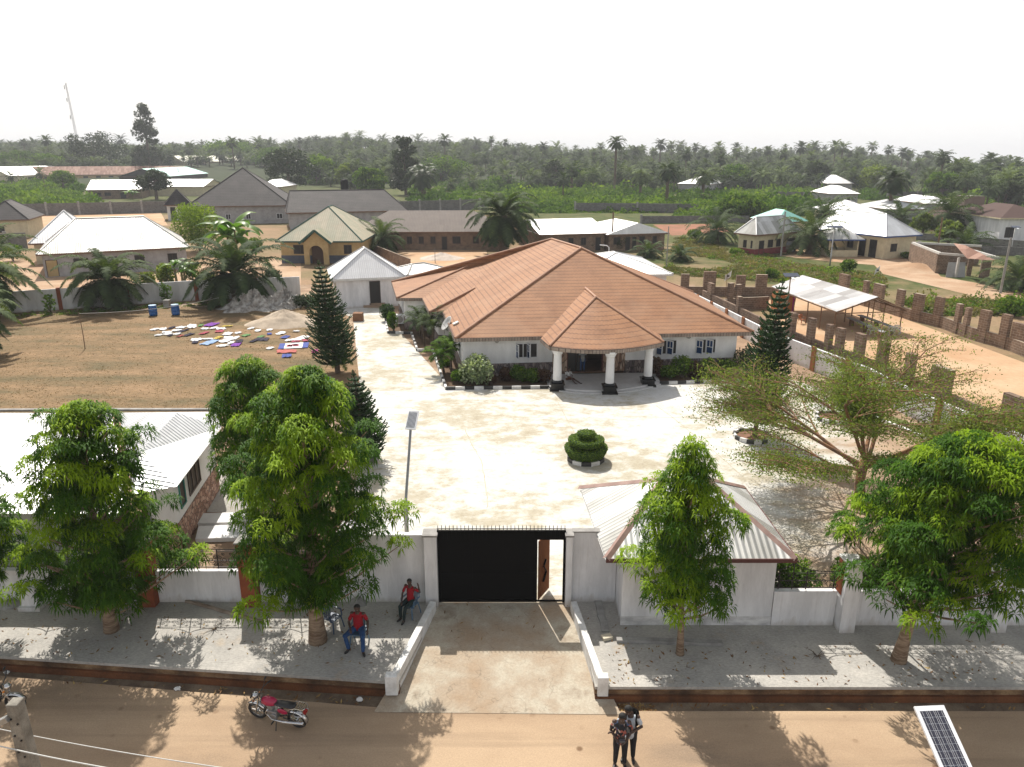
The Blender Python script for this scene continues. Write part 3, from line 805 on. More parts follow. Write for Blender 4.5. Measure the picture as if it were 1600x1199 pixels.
# ------------------------------------------------------------------ kerbs striped black and white
def kerb_run(name, label, pts, w=0.16, h=0.2, step=0.62, closed=False):
    t = thing(name, label, 'kerb', (pts[0][0], pts[0][1], 0))
    i = 0
    pp = pts + [pts[0]] if closed else pts
    for a, b2 in zip(pp, pp[1:]):
        a, b2 = Vector((a[0], a[1], 0)), Vector((b2[0], b2[1], 0))
        l = (b2 - a).length; nseg = max(1, round(l / step)); uu = (b2 - a) / l
        for k in range(nseg):
            kb = MB(); kb.obox((a.x, a.y), uu, l * k / nseg + 0.004, l * (k + 1) / nseg - 0.004, -w / 2, w / 2, 0, h); kb.build('white_block' if i % 2 else 'black_block', m_kwhite if i % 2 else m_kblack, t); i += 1
    return t
g2 = lambda *q: [tuple(P(x, y, 0))[:2] for x, y in q]
kerb_run('striped_kerb', 'black and white kerb round the flower bed left of the porch', g2((858, 607), (697, 609), (676, 549), (652, 549), (643, 522), (606, 521), (600, 488)))
kerb_run('striped_kerb', 'black and white kerb of the flower bed right of the porch', g2((1031, 601), (1165, 596)))
# soil of the beds
sheet('flower_bed', [(858, 605), (698, 607), (678, 549), (654, 549), (645, 522), (608, 521), (602, 489), (640, 486), (700, 530), (730, 575), (858, 588)], 0.03, mat('bed_soil', (0.13, 0.08, 0.05), (0.09, 0.06, 0.035), 2, 0.95))
sheet('flower_bed', [(1031, 600), (1165, 595), (1160, 582), (1030, 585)], 0.03, MATS['bed_soil'])

# ------------------------------------------------------------------ generic hip/gable building from sighted eaves
def building(name, label, cat, fl, fr, depth, ze=3.0, rh=2.6, rid=None, over=0.55, wall=m_greyplast, roof=m_zinc, band=None, bandh=0.9, opens=(), fas=None, ridge_m=None, kind='hip', group=None, rin=(None, None), side_opens=(), frame_m=None, zb=0.0, ry=None):
    a = P(fl[0], fl[1], ze + zb); b2 = P(fr[0], fr[1], ze + zb)
    u = (b2 - a); L = u.length; u.normalize(); v = Vector((-u.y, u.x, 0))
    T = thing(name, label, cat, ((a.x + b2.x) / 2, (a.y + b2.y) / 2, zb), 0, group)
    zt = ze + zb
    if ry is not None:
        mc = (a + b2) / 2 + v * depth / 2
        rh = max(PY(proj(mc.x, mc.y, zt)[0], ry, mc.y).z - zt, 0.09 * depth)
    def pt(s, d, z): return Vector((a.x, a.y, 0)) + u * s + v * d + Vector((0, 0, z))
    c = [pt(0, 0, zt), pt(L, 0, zt), pt(L, depth, zt), pt(0, depth, zt)]
    rm = MB()
    if kind == 'hip':
        if L >= depth:
            i0 = rin[0] if rin[0] is not None else min(depth / 2, L / 2 - 0.05); i1 = rin[1] if rin[1] is not None else i0
            r0, r1 = pt(i0, depth / 2, zt + rh), pt(L - i1, depth / 2, zt + rh)
            fs = [[c[0], c[1], r1, r0], [c[1], c[2], r1], [c[2], c[3], r0, r1], [c[3], c[0], r0]]
        else:
            i0 = rin[0] if rin[0] is not None else L / 2; i1 = rin[1] if rin[1] is not None else i0
            r0, r1 = pt(L / 2, i0, zt + rh), pt(L / 2, depth - i1, zt + rh)
            fs = [[c[0], c[1], r0], [c[1], c[2], r1, r0], [c[2], c[3], r1], [c[3], c[0], r0, r1]]
        segs = [(c[0], r0), (c[3], r0 if L >= depth else r1), (c[1], r1 if L >= depth else r0), (c[2], r1), (r0, r1)]
    else:
        r0, r1 = pt(0, depth / 2, zt + rh), pt(L, depth / 2, zt + rh)
        fs = [[c[0], c[1], r1, r0], [c[2], c[3], r0, r1]]; segs = [(r0, r1)]
    for f in fs: rm.slope(f)
    rm.face([p - Vector((0, 0, 0.06)) for p in c][::-1])
    r = rm.build('roof', roof, T)
    if ridge_m:
        cb = MB(); caps(cb, [s for s in segs if (Vector(s[0]) - Vector(s[1])).length > 0.2], 0.10, 0.0); cb.build('ridge_cap', ridge_m, r)
    fb = MB(); fascia(fb, [p - Vector((0, 0, 0.01)) for p in c], 0.2); fb.build('fascia', fas or m_fasc, T)
    wb = MB(); o = pt(over, over, 0); uu = (u.x, u.y); oo = (o.x, o.y)
    wl, wd = L - 2 * over, depth - 2 * over
    wb.obox(oo, uu, 0, wl, 0, wd, zb + (bandh if band else 0) - (0 if band else 0.5), zt - 0.08)
    if kind != 'hip':
        for s in (over, L - over - 0.2):
            wb.add([pt(s, over, zt - 0.09), pt(s, depth - over, zt - 0.09), pt(s, depth / 2, zt + rh * (1 - 2 * over / depth) * 0.98), pt(s + 0.2, over, zt - 0.09), pt(s + 0.2, depth - over, zt - 0.09), pt(s + 0.2, depth / 2, zt + rh * (1 - 2 * over / depth) * 0.98)],
                   [(0, 1, 2), (5, 4, 3), (0, 2, 5, 3), (1, 4, 5, 2)])
    wb.build('wall', wall, T)
    if band:
        bb = MB(); bb.obox(oo, uu, -0.03, wl + 0.03, -0.03, wd + 0.03, zb - 0.5, zb + bandh - 0.003); bb.build('plinth', band, T)
    for it in opens:
        kd, s0, s1 = it[0], it[1], it[2]
        z0, z1 = (it[3], it[4]) if len(it) > 4 else ((1.0, 2.2) if kd == 'w' else (0.05, 2.1))
        s0, s1 = s0 * wl, s1 * wl
        if kd == 'w': window(T, oo, uu, s0, s1, zb + z0, zb + z1, m_dark, frame_m or m_dkframe, bars=1)
        elif kd == 'd':
            d = MB(); d.obox(oo, uu, s0, s1, -0.02, 0.03, zb + z0, zb + z1); d = d.build('door', m_dark if len(it) < 6 else it[5], T)
            f = MB(); f.obox(oo, uu, s0 - 0.08, s0, -0.05, 0.03, zb + z0, zb + z1 + 0.08).obox(oo, uu, s1, s1 + 0.08, -0.05, 0.03, zb + z0, zb + z1 + 0.08).obox(oo, uu, s0, s1, -0.05, 0.03, zb + z1, zb + z1 + 0.08)
            f.build('door_frame', frame_m or m_dkframe, d)
    for it in side_opens:   # on the left ('l') or right ('r') wall
        if it[0] == 'l':
            p = pt(over, depth - over, 0); w_ = (-v.x, -v.y)
        else:
            p = pt(L - over, over, 0); w_ = (v.x, v.y)
        window(T, (p.x, p.y), w_, it[1] * wd, it[2] * wd, zb + 1.0, zb + 2.2, m_dark, frame_m or m_dkframe, bars=1)
    return T
m_fasc = mat('brown_fascia_board', (0.16, 0.09, 0.06), (0.2, 0.13, 0.09), 2, 0.8)
m_wfasc = mat('white_fascia_board', (0.7, 0.7, 0.68))
m_gfasc = mat('green_fascia_board', (0.05, 0.11, 0.09))
m_bfasc = mat('blue_fascia_board', (0.06, 0.10, 0.25))
m_dkframe = flat('dark_window_frame', (0.05, 0.035, 0.03), 0.5)

# white outbuilding at the end of the drive
OB = building('outbuilding', 'white outbuilding with bright hip roof and two open doorways at the end of the drive', 'building',
         (517, 437), (634, 432), 7.5, 3.1, 2.7, over=0.5, wall=m_wallp, roof=m_zincw, ridge_m=m_zinc, fas=m_wfasc, rin=(3.0, 3.3),
         opens=(('d', 0.52, 0.665, 0.25, 2.6),), ry=387)
a = OB.location
b = MB(); q = P(586, 478, 0); b.box(q.x - 1.0, q.y - 1.1, 0, q.x + 1.3, q.y + 0.3, 0.22); b.box(q.x - 0.8, q.y - 0.75, 0.22, q.x + 1.1, q.y + 0.3, 0.4); b.build('step', mat('mud_step', (0.33, 0.24, 0.17)), OB)
q0, q1 = P(528, 480, 0), P(543, 480, 0)
yy = q0.y + 0.35
b = MB(); b.box(q0.x + 0.75, yy - 0.2, 0.1, q1.x + 0.1, yy - 0.1, 2.5); b.build('doorway', m_dark, OB)
b = MB(); b.box(q0.x - 0.2, yy - 0.3, 0.1, q0.x + 0.78, yy - 0.24, 2.5); b.build('door', m_cream, OB)

building('small_store', 'low grey white hip roofed store between white outbuilding and tiled house', 'building', (637, 430), (706, 421), 4.5, 2.6, 1.0, roof=m_zinc2, wall=m_wallp, fas=m_wfasc, ridge_m=m_zinc2, opens=(('d', 0.3, 0.5),), ry=412)
building('rear_annex', 'bright white hip roof directly behind the right side of the tiled house', 'building', (905, 430), (1052, 428), 13.0, 3.0, 2.2, roof=m_zinc, wall=m_plaster, fas=m_wfasc, ridge_m=m_zinc, rin=(5.4, 6.3), ry=394)

# ---- neighbours on the left
building('neighbour_house', 'pale bungalow with large weathered white hip roof beyond the lawn wall', 'house', (56, 398), (297, 386), 15, 3.0, 3.2, roof=m_zinc2, wall=m_greyplast, ridge_m=m_zinc2, ry=340,
         rin=(4.6, 5.0), opens=(('d', 0.02, 0.09, 0.05, 2.1, m_yellow), ('w', 0.2, 0.3), ('w', 0.46, 0.5), ('w', 0.62, 0.69), ('w', 0.86, 0.93)))
T = building('neighbour_annex', 'bright white roofed wing behind the weathered white hip roof', 'house', (44, 381), (150, 377), 12, 3.0, 4.0, roof=m_zinc, wall=m_cream, ridge_m=m_zinc, rin=(6, 6), opens=(('w', 0.1, 0.25),), ry=329)
T = building('ochre_house', 'ochre house with faded green hip roof and arched porch', 'house', (430, 377), (566, 377), 17, 3.2, 4.2, roof=m_greenroof, wall=m_yellow, band=m_bluegrey, bandh=1.1, fas=m_gfasc, ridge_m=m_gfasc, ry=322,
             rin=(7.2, 7.2), opens=(('w', 0.16, 0.33, 1.3, 2.6), ('w', 0.8, 0.9, 1.3, 2.6)))
# its gabled porch
q = P(472, 378, 3.1); q2 = P(521, 378, 3.1)
y0 = q.y - 1.6; xm = (q.x + q2.x) / 2
b = MB(); b.slope([(q.x, y0, 3.1), (xm, y0, 4.9), (xm, y0 + 6, 4.9), (q.x, y0 + 6, 3.1)]); b.slope([(q2.x, y0, 3.1), (q2.x, y0 + 6, 3.1), (xm, y0 + 6, 4.9), (xm, y0, 4.9)])
pr_ = b.build('porch_roof', m_greenroof, T)
b = MB(); b.bar((q.x - 0.05, y0 - 0.06, 3.0), (xm, y0 - 0.06, 4.85), 0.12, 0.3); b.bar((xm, y0 - 0.06, 4.85), (q2.x + 0.05, y0 - 0.06, 3.0), 0.12, 0.3); b.build('porch_barge_board', m_gfasc, pr_)
def arch_panel(mbx, x0, x1, y, z0, z1, ax0, ax1, az, th=0.25, n=10):
    # wall panel in the XZ plane with an arched opening
    cx, r = (ax0 + ax1) / 2, (ax1 - ax0) / 2
    mbx.box(x0, y, z0, ax0, y + th, z1); mbx.box(ax1, y, z0, x1, y + th, z1)
    pts = [(cx - r * math.cos(math.pi * k / n), az + r * math.sin(math.pi * k / n)) for k in range(n + 1)]
    for (xa, za), (xb, zb) in zip(pts, pts[1:]):
        mbx.add([(xa, y, za), (xb, y, zb), (xb, y, z1), (xa, y, z1), (xa, y + th, za), (xb, y + th, zb), (xb, y + th, z1), (xa, y + th, z1)], [(0, 1, 2, 3), (7, 6, 5, 4), (0, 4, 5, 1), (3, 2, 6, 7)])
b = MB(); arch_panel(b, q.x + 0.5, q2.x - 0.5, y0 + 0.3, 0, 3.0, xm - 1.0, xm + 1.0, 1.7)
b.add([(q.x + 0.4, y0 + 0.32, 3.0), (q2.x - 0.4, y0 + 0.32, 3.0), (xm, y0 + 0.32, 4.6), (q.x + 0.4, y0 + 0.5, 3.0), (q2.x - 0.4, y0 + 0.5, 3.0), (xm, y0 + 0.5, 4.6)], [(0, 1, 2), (5, 4, 3), (0, 2, 5, 3), (1, 4, 5, 2)])
b.build('porch_front', m_yellow, T)
b = MB(); b.box(xm - 0.95, y0 + 1.6, 0, xm + 0.95, y0 + 1.7, 2.6); b.build('porch_door', flat('dark_brown_door', (0.06, 0.025, 0.015)), T)

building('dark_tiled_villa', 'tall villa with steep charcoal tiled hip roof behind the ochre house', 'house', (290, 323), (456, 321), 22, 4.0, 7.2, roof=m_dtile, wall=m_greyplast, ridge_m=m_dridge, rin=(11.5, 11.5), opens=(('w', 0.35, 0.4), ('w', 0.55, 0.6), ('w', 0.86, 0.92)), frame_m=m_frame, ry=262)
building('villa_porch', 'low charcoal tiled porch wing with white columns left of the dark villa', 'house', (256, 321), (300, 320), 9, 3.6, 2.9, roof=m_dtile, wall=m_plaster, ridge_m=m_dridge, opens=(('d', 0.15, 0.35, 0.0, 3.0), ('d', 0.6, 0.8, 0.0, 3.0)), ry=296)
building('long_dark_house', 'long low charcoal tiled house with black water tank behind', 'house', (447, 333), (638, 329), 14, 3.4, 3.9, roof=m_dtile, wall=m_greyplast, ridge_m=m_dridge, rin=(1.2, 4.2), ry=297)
building('classroom_block', 'long brown grey roofed block building facing the orange court', 'building', (548, 363), (790, 362), 15, 3.0, 3.0, roof=m_greyroof, wall=m_brick, ridge_m=None, rin=(5.5, 5.5), ry=329,
         opens=(('w', 0.10, 0.14), ('w', 0.2, 0.24), ('w', 0.35, 0.385), ('w', 0.43, 0.465), ('w', 0.51, 0.545), ('d', 0.59, 0.62), ('w', 0.66, 0.715), ('w', 0.8, 0.84)))
building('long_white_roofed_block', 'long white roofed block building left of the twin row', 'building', (843, 367), (952, 364), 16, 2.9, 2.4, kind='gable', roof=m_zinc, wall=m_brick, opens=(('d', 0.15, 0.2), ('w', 0.42, 0.5), ('w', 0.62, 0.7), ('d', 0.86, 0.93)), ry=342)
building('long_white_roofed_block', 'slightly lower white roofed block building right of the twin row', 'building', (949, 367), (1046, 364), 15, 2.7, 2.3, roof=m_zinc, wall=m_brick, rin=(0.3, 5.5), opens=(('w', 0.08, 0.2), ('d', 0.3, 0.37), ('d', 0.42, 0.48), ('w', 0.54, 0.64), ('w', 0.78, 0.86)), ry=343)
building('corner_hut', 'charcoal tiled corner house cut by the left edge of the picture', 'house', (-40, 345), (45, 343), 13, 3.4, 3.9, roof=m_dtile, wall=m_cream, ridge_m=m_dridge, opens=(('w', 0.3, 0.5),), ry=313)
# ---- far left school
building('school_block', 'open sided white roofed block behind the grey boundary wall', 'building', (134, 297), (222, 296), 20, 3.2, 2.5, kind='gable', roof=m_zinc, wall=m_brick, opens=(('w', 0.1, 0.24), ('w', 0.3, 0.42), ('d', 0.6, 0.7)), ry=281)
building('school_block', 'very long rusty roofed school block on the far left', 'building', (40, 274), (290, 272), 18, 3.0, 3.0, zb=1.7, kind='gable', roof=m_rustroof, wall=m_yellow, opens=[('w', 0.02 + 0.08 * k, 0.05 + 0.08 * k) for k in range(12)], ry=260)
building('school_block', 'white roofed end of the far left school row', 'building', (14, 275), (106, 271.5), 16, 3.2, 3.0, zb=1.7, kind='gable', roof=m_zinc, wall=m_cream, opens=(('w', 0.3, 0.4), ('w', 0.5, 0.62), ('w', 0.8, 0.9)), ry=260)
building('school_block', 'pale roofed two row school hall under the trees left of centre', 'building', (286, 253), (420, 251.5), 16, 4.6, 5.0, zb=5.9, kind='gable', roof=corr('pale_green_grey_roofing', (0.46, 0.47, 0.4), (0.36, 0.36, 0.3), 0.4, 0.5, rust=(0.24, 0.2, 0.16)), wall=m_cream, opens=[('w', 0.03 + 0.083 * k, 0.055 + 0.083 * k) for k in range(11)], ry=243.5)
building('green_roofed_hall', 'teal green roofed hall with dark side behind the villa', 'building', (262, 276), (326, 271), 24, 3.3, 4.0, zb=1.5, kind='gable', roof=m_teal, wall=m_dark, ry=262)
building('white_roofed_shed', 'bright white shed roof right behind the dark villa apex', 'building', (400, 292), (441, 292), 22, 3.4, 3.0, roof=m_zinc, wall=m_cream, ry=280)
building('white_roofed_shed', 'bright white shed roof left behind the dark villa apex', 'building', (226, 292), (318, 292), 22, 3.4, 3.0, kind='gable', roof=m_zinc, wall=m_cream, ry=280)
building('pink_house', 'distant pink house with rusty roof among palms', 'house', (512, 266), (545, 266), 14, 3.5, 4.2, zb=3.0, roof=m_rustroof, wall=mat('pink_plaster', (0.5, 0.25, 0.2)), opens=(('w', 0.2, 0.3), ('w', 0.6, 0.7)), ry=258)
# ---- neighbours on the right
building('cream_bungalow', 'cream bungalow with dark red base and silver hip roof', 'house', (1182, 367.5), (1254, 361.5), (P(1141, 364.5, 3.2) - P(1182, 367.5, 3.2)).length, 3.2, 4.1, roof=m_zinc2, wall=m_cream, band=m_redband, fas=m_fasc, ridge_m=m_zinc, side_opens=(('l', 0.3, 0.5), ('l', 0.75, 0.85)), opens=(('d', 0.1, 0.2), ('w', 0.3, 0.42), ('w', 0.5, 0.6), ('d', 0.78, 0.95)), ry=338)
T = building('verandah_house', 'cream and white verandah house under a wide bright hip roof', 'house', (1262, 356), (1385, 370), (P(1434, 366, 3.4) - P(1385, 370, 3.4)).length, 3.4, 4.9, roof=m_zinc, wall=m_cream, band=None, fas=m_bfasc, ridge_m=m_zinc, side_opens=(('r', 0.2, 0.4),), opens=(('w', 0.2, 0.28), ('w', 0.52, 0.6), ('d', 0.68, 0.76, 0.0, 2.6), ('d', 0.82, 0.9, 0.0, 2.6)), ry=332)
T = thing('gazebo', 'small open gazebo with pointed silver roof in front of the verandah house', 'gazebo', tuple(P(1323, 396, 0)))
q, q2 = P(1292, 374, 2.7), P(1354, 375, 2.7)
w_ = (q2 - q).length; cx_, cy_ = (q.x + q2.x) / 2, q.y + w_ / 2 - 0.4
b = MB(); cs = [(cx_ - w_ / 2, cy_ - w_ / 2, 2.7), (cx_ + w_ / 2, cy_ - w_ / 2, 2.7), (cx_ + w_ / 2, cy_ + w_ / 2, 2.7), (cx_ - w_ / 2, cy_ + w_ / 2, 2.7)]
for i in range(4): b.slope([cs[i], cs[(i + 1) % 4], (cx_, cy_, 4.6)])
b.build('roof', m_zinc2, T)
b = MB(); fascia(b, cs, 0.2); b.build('fascia', m_bfasc, T)
h_ = w_ / 2 - 0.6
b = MB(); 
for x0, y0_, x1, y1 in ((-h_, -h_, h_, -h_ + 0.2), (-h_, h_ - 0.2, h_, h_), (-h_, -h_ + 0.2, -h_ + 0.2, h_ - 0.2), (h_ - 0.2, -h_ + 0.2, h_, h_ - 0.2)): b.box(cx_ + x0, cy_ + y0_, 0, cx_ + x1, cy_ + y1, 1.0)
b.build('parapet', m_cream, T)
for sx in (-1, 1):
    for sy in (-1, 1):
        b = MB(); b.box(cx_ + sx * (h_ - 0.1) - 0.09, cy_ + sy * (h_ - 0.1) - 0.09, 1.0, cx_ + sx * (h_ - 0.1) + 0.09, cy_ + sy * (h_ - 0.1) + 0.09, 2.62); b.build('post', m_cream, T)
building('white_roofed_house', 'broad bright hip roof just behind the verandah house', 'house', (1296, 333), (1384, 334), 17, 3.2, 4.6, roof=m_zinc, wall=m_cream, ridge_m=m_zinc, ry=314)
building('white_roofed_house', 'bright hip roof with long ridge right of the lone palm', 'house', (1384, 327), (1450, 327), 15, 3.2, 3.9, roof=m_zinc, wall=m_greyplast, ridge_m=m_zinc, ry=313)
building('white_roofed_house', 'small bright hip roof left of the raised water tank', 'house', (1448, 318.5), (1492, 318.5), 18, 3.2, 3.0, roof=m_zinc, wall=m_greyplast, ry=309)
building('white_roofed_house', 'small distant pyramid roofed house, nearer of the two in the green field', 'house', (1298, 303), (1345, 303), 17, 3.2, 3.6, roof=m_zinc, wall=m_greyplast, opens=(('w', 0.2, 0.3), ('d', 0.6, 0.7)), ry=290)
building('white_roofed_house', 'small distant hip roofed house, farther of the two in the green field', 'house', (1293, 287), (1335, 287), 20, 3.4, 4.0, roof=m_zinc, wall=m_greyplast, opens=(('w', 0.15, 0.25), ('w', 0.6, 0.7)), ry=273.5)
building('white_roofed_house', 'distant bright roof among four tall palms', 'house', (1058, 287), (1116, 288), 26, 3.4, 4.2, roof=m_zinc, wall=m_greyplast, ry=275)
building('teal_roofed_house', 'teal roofed house peeping out behind the silver roofed bungalow', 'house', (1214, 347), (1266, 346), 10, 3.2, 3.4, roof=m_teal, wall=m_cream, ry=327)
building('brown_roofed_house', 'white house with brown roof and arched window at the right edge', 'house', (1564, 341), (1660, 341), 16, 4.6, 5.0, roof=mat('maroon_roof', (0.085, 0.05, 0.042)), wall=m_wallp, fas=m_cream, opens=(('w', 0.1, 0.26, 1.2, 3.0),), ry=318)
building('brown_roofed_house', 'small brown pyramid roof beside the raised water tank', 'house', (1500, 346), (1536, 346), 14, 2.8, 4.2, roof=mat('maroon_roof', (0.085, 0.05, 0.042)), wall=m_brick, ry=324)
# ------------------------------------------------------------------ the front boundary: gate, pillars, low walls, railings
YW = 22.8
def pillar(label, x0, x1, y0, y1, h, m, name='gate_pillar', cap=None, cat='pillar', group=None):
    t = thing(name, label, cat, ((x0 + x1) / 2, (y0 + y1) / 2, 0), 0, group)
    b = MB(); b.box(x0, y0, -0.05, x1, y1, h); b.build('shaft', m, t, bevel=0.015)
    b = MB(); b.box(x0 - 0.04, y0 - 0.04, h, x1 + 0.04, y1 + 0.04, h + 0.07); b.build('cap', cap or m_concpost, t, bevel=0.01)
    return t
pillar('white painted gate pillar on the left of the black gate', -3.0, -2.56, YW - 0.25, YW + 0.2, 2.68, m_wallp)
pillar('narrow white gate pillar on the right of the black gate', 1.84, 2.06, YW - 0.25, YW + 0.2, 2.68, m_wallp)
def wall_thing(label, pts, z1, m, name='boundary_wall', th=0.2, cap=None, caph=0.06, z0=-0.1, cat='wall'):
    t = thing(name, label, cat, (pts[0][0], pts[0][1], 0))
    b = MB(); c = MB()
    for a, q in zip(pts, pts[1:]):
        a, q = Vector((a[0], a[1], 0)), Vector((q[0], q[1], 0)); u = (q - a).normalized(); l = (q - a).length
        b.obox((a.x, a.y), u, 0, l, 0, th, z0, z1)
        if cap: c.obox((a.x, a.y), u, 0, l, -0.03, th + 0.03, z1, z1 + caph)
    b.build('wall_body', m, t)
    if cap: c.build('coping', cap, t)
    return t
wall_thing('tall white wall between the left gate pillar and the large tree', [(-6.2, YW), (-3.003, YW)], 2.62, m_wallp)
wall_thing('tall white wall between the black gate and the guard house', [(2.063, YW), (3.6, YW)], 2.72, m_wallp, cap=m_concpost, caph=0.05)
wall_thing('low white wall under the railing between the two brown posts', [(-12.35, YW - 0.02), (-9.35, YW - 0.02)], 1.22, m_wallp)
wall_thing('low white wall under the railing beside the large tree', [(-8.78, YW - 0.02), (-6.203, YW - 0.02)], 1.22, m_wallp)
wall_thing('low white wall left of the farther brown post', [(-40, YW + 0.3), (-12.92, YW)], 1.22, m_wallp)
pillar('brown painted post between railing and large tree', -9.34, -8.79, YW - 0.35, YW + 0.2, 2.45, m_brown, 'wall_post')
pillar('brown painted post half hidden by the left tree', -12.91, -12.36, YW - 0.35, YW + 0.2, 2.4, m_brown, 'wall_post')
b = MB(); b.box(-16.85, YW - 0.5, -0.02, -16.3, YW - 0.05, 0.85); b.box(-16.95, YW - 0.6, -0.02, -16.2, YW - 0.05, 0.16)
tag(b.build('wall_buttress', m_wallp), 'short white buttress at the foot of the left wall', 'buttress')

def scroll(b, cx, cz, r, y, flip=1, turns=1.4, th=0.012, rot=0):
    pts = []
    for k in range(15):
        t = k / 14; a = rot + flip * t * turns * 2 * math.pi; rr = r * (1 - 0.8 * t)
        pts.append((cx + rr * math.cos(a), y, cz + rr * math.sin(a)))
    b.tube(pts, th, 4)
def railing(label, x0, x1, z0, z1, y, peaks):
    t = thing('railing', label, 'railing', ((x0 + x1) / 2, y, z0))
    b = MB()
    b.bar((x0, y, z0 + 0.06), (x1, y, z0 + 0.06), 0.025); b.bar((x0, y, z0 + 0.32), (x1, y, z0 + 0.32), 0.018)
    pts = []
    n = 60
    for k in range(n + 1):
        x = x0 + (x1 - x0) * k / n
        h = max([0.36 * math.exp(-abs(x - p) / 0.28) for p in peaks] + [0])
        pts.append((x, y, z1 + h))
    b.tube(pts, 0.016, 5)
    b.bar((x0, y, z1 - 0.06), (x1, y, z1 - 0.06), 0.018)
    b.build('rail', m_iron, t)
    s = MB(); k = x0 + 0.12
    n = int((x1 - x0) / 0.72)
    for i in range(n + 1):
        x = x0 + 0.1 + (x1 - x0 - 0.2) * i / max(n, 1)
        s.bar((x, y, z0), (x, y, z1 + 0.02), 0.028)
        for sg in (-1, 1):
            for zz in (0.18, 0.5): scroll(s, x + sg * 0.09, z0 + zz * (z1 - z0) * 1.2, 0.085, y, sg, rot=math.pi / 2)
        if i < n:
            xc = x + (x1 - x0 - 0.2) / n / 2
            for sg in (-1, 1):
                scroll(s, xc + sg * 0.12, z0 + (z1 - z0) * 0.45, 0.12, y, -sg, rot=0 if sg > 0 else math.pi)
                scroll(s, xc + sg * 0.13, z0 + (z1 - z0) * 0.75, 0.06, y, sg, rot=0 if sg > 0 else math.pi)
    for p in peaks:
        s.bar((p, y, z0), (p, y, z1 + 0.48), 0.028)
        s.tube([(p, y, z1 + 0.48), (p, y, z1 + 0.6)], [0.035, 0.003], 5)
    s.build('scrollwork', m_iron, t)
    return t
railing('ornate wrought iron railing between the two brown posts', -12.3, -9.4, 1.28, 2.02, YW + 0.08, [-11.2])
railing('ornate wrought iron railing just right of the nearer brown post', -8.72, -6.25, 1.28, 2.02, YW + 0.08, [-7.5])
railing('ornate wrought iron railing far left behind the trees', -18.5, -13.0, 1.28, 2.02, YW + 0.14, [-15.9])
YR = 21.42
wall_thing('low white wall between guard house and white pillar', [(8.62, YR), (10.68, YR)], 1.3, m_wallp)
wall_thing('low white wall right of the white pillar', [(11.25, YR), (26.6, YR)], 1.3, m_wallp)
t = pillar('white pillar with brown left face near the right tree', 10.72, 11.22, YR - 0.42, YR + 0.2, 2.5, m_wallp, 'wall_post', cap=m_kwhite)
b = MB(); b.box(10.70, YR - 0.2, 1.3, 10.717, YR + 0.2, 2.49); b.build('brown_face', m_brown, t)
railing('wrought iron railing above hedge between guard house and white pillar', 8.65, 10.66, 1.34, 2.0, YR + 0.08, [9.2])
railing('wrought iron railing right of the white pillar behind the tree', 11.27, 15.6, 1.34, 2.0, YR + 0.08, [12.4, 14.6])
pillar('white post at the far right end of the front wall', 15.7, 16.2, YR - 0.4, YR + 0.2, 2.5, m_wallp, 'wall_post', cap=m_kwhite)

# gate
G = thing('gate', 'black steel gate with spikes and an open wicket door', 'gate', (-0.36, YW, 0))
b = MB()
b.box(-2.556, YW - 0.04, 2.46, 1.836, YW + 0.04, 2.80); b.box(-2.556, YW - 0.05, 0.02, -2.46, YW + 0.05, 2.46); b.box(1.76, YW - 0.05, 0.02, 1.836, YW + 0.05, 2.46)
b.box(-2.46, YW - 0.04, 0.02, 0.86, YW + 0.04, 0.1)
for k in range(30):
    x = -2.5 + 4.28 * k / 29
    b.bar((x, YW - 0.055, 2.5), (x, YW - 0.055, 2.78), 0.02)
b.build('gate_frame', m_black, G)
b = MB(); b.box(-2.46, YW - 0.015, 0.1, 0.84, YW + 0.015, 2.46)
for x in (-1.4, -0.35, 0.84): b.box(x - 0.03, YW - 0.035, 0.1, x + 0.03, YW + 0.035, 2.46)
b.box(-2.46, YW - 0.03, 1.12, 0.84, YW - 0.016, 1.2)
b.build('gate_leaf', m_black, G)
b = MB()
for k in range(34):
    x = -2.52 + 4.32 * k / 33
    b.tube([(x, YW, 2.80), (x, YW, 2.95), (x, YW, 3.01)], [0.012, 0.012, 0.002], 5)
b.box(-2.556, YW - 0.015, 2.85, 1.836, YW + 0.015, 2.87)
b.build('spikes', m_iron, G)
b = MB(); M = Matrix.Translation((0.92, YW + 0.03, 0)) @ Matrix.Rotation(R(62), 4, 'Z')
b.box(0, -0.02, 0.08, 0.85, 0.02, 2.36); b.box(0.3, -0.05, 1.0, 0.55, -0.02, 1.3); b.rot(M)
wd = b.build('wicket_door', flat('brown_door_steel', (0.15, 0.055, 0.02), 0.85, 0.0, 0.1), G)  # brown is the door's own colour
b = MB(); b.bar((0.28, -0.045, 0.65), (0.5, -0.045, 0.95), 0.09, 0.03); b.bar((0.5, -0.045, 0.95), (0.3, -0.045, 1.25), 0.09, 0.03); b.bar((0.3, -0.045, 1.25), (0.48, -0.045, 1.45), 0.07, 0.03); b.rot(M); b.build('door_ornament', m_black, wd)
b = MB(); b.box(0.86, YW - 0.03, 0.03, 1.76, YW + 0.03, 0.08); b.build('threshold', m_black, G)

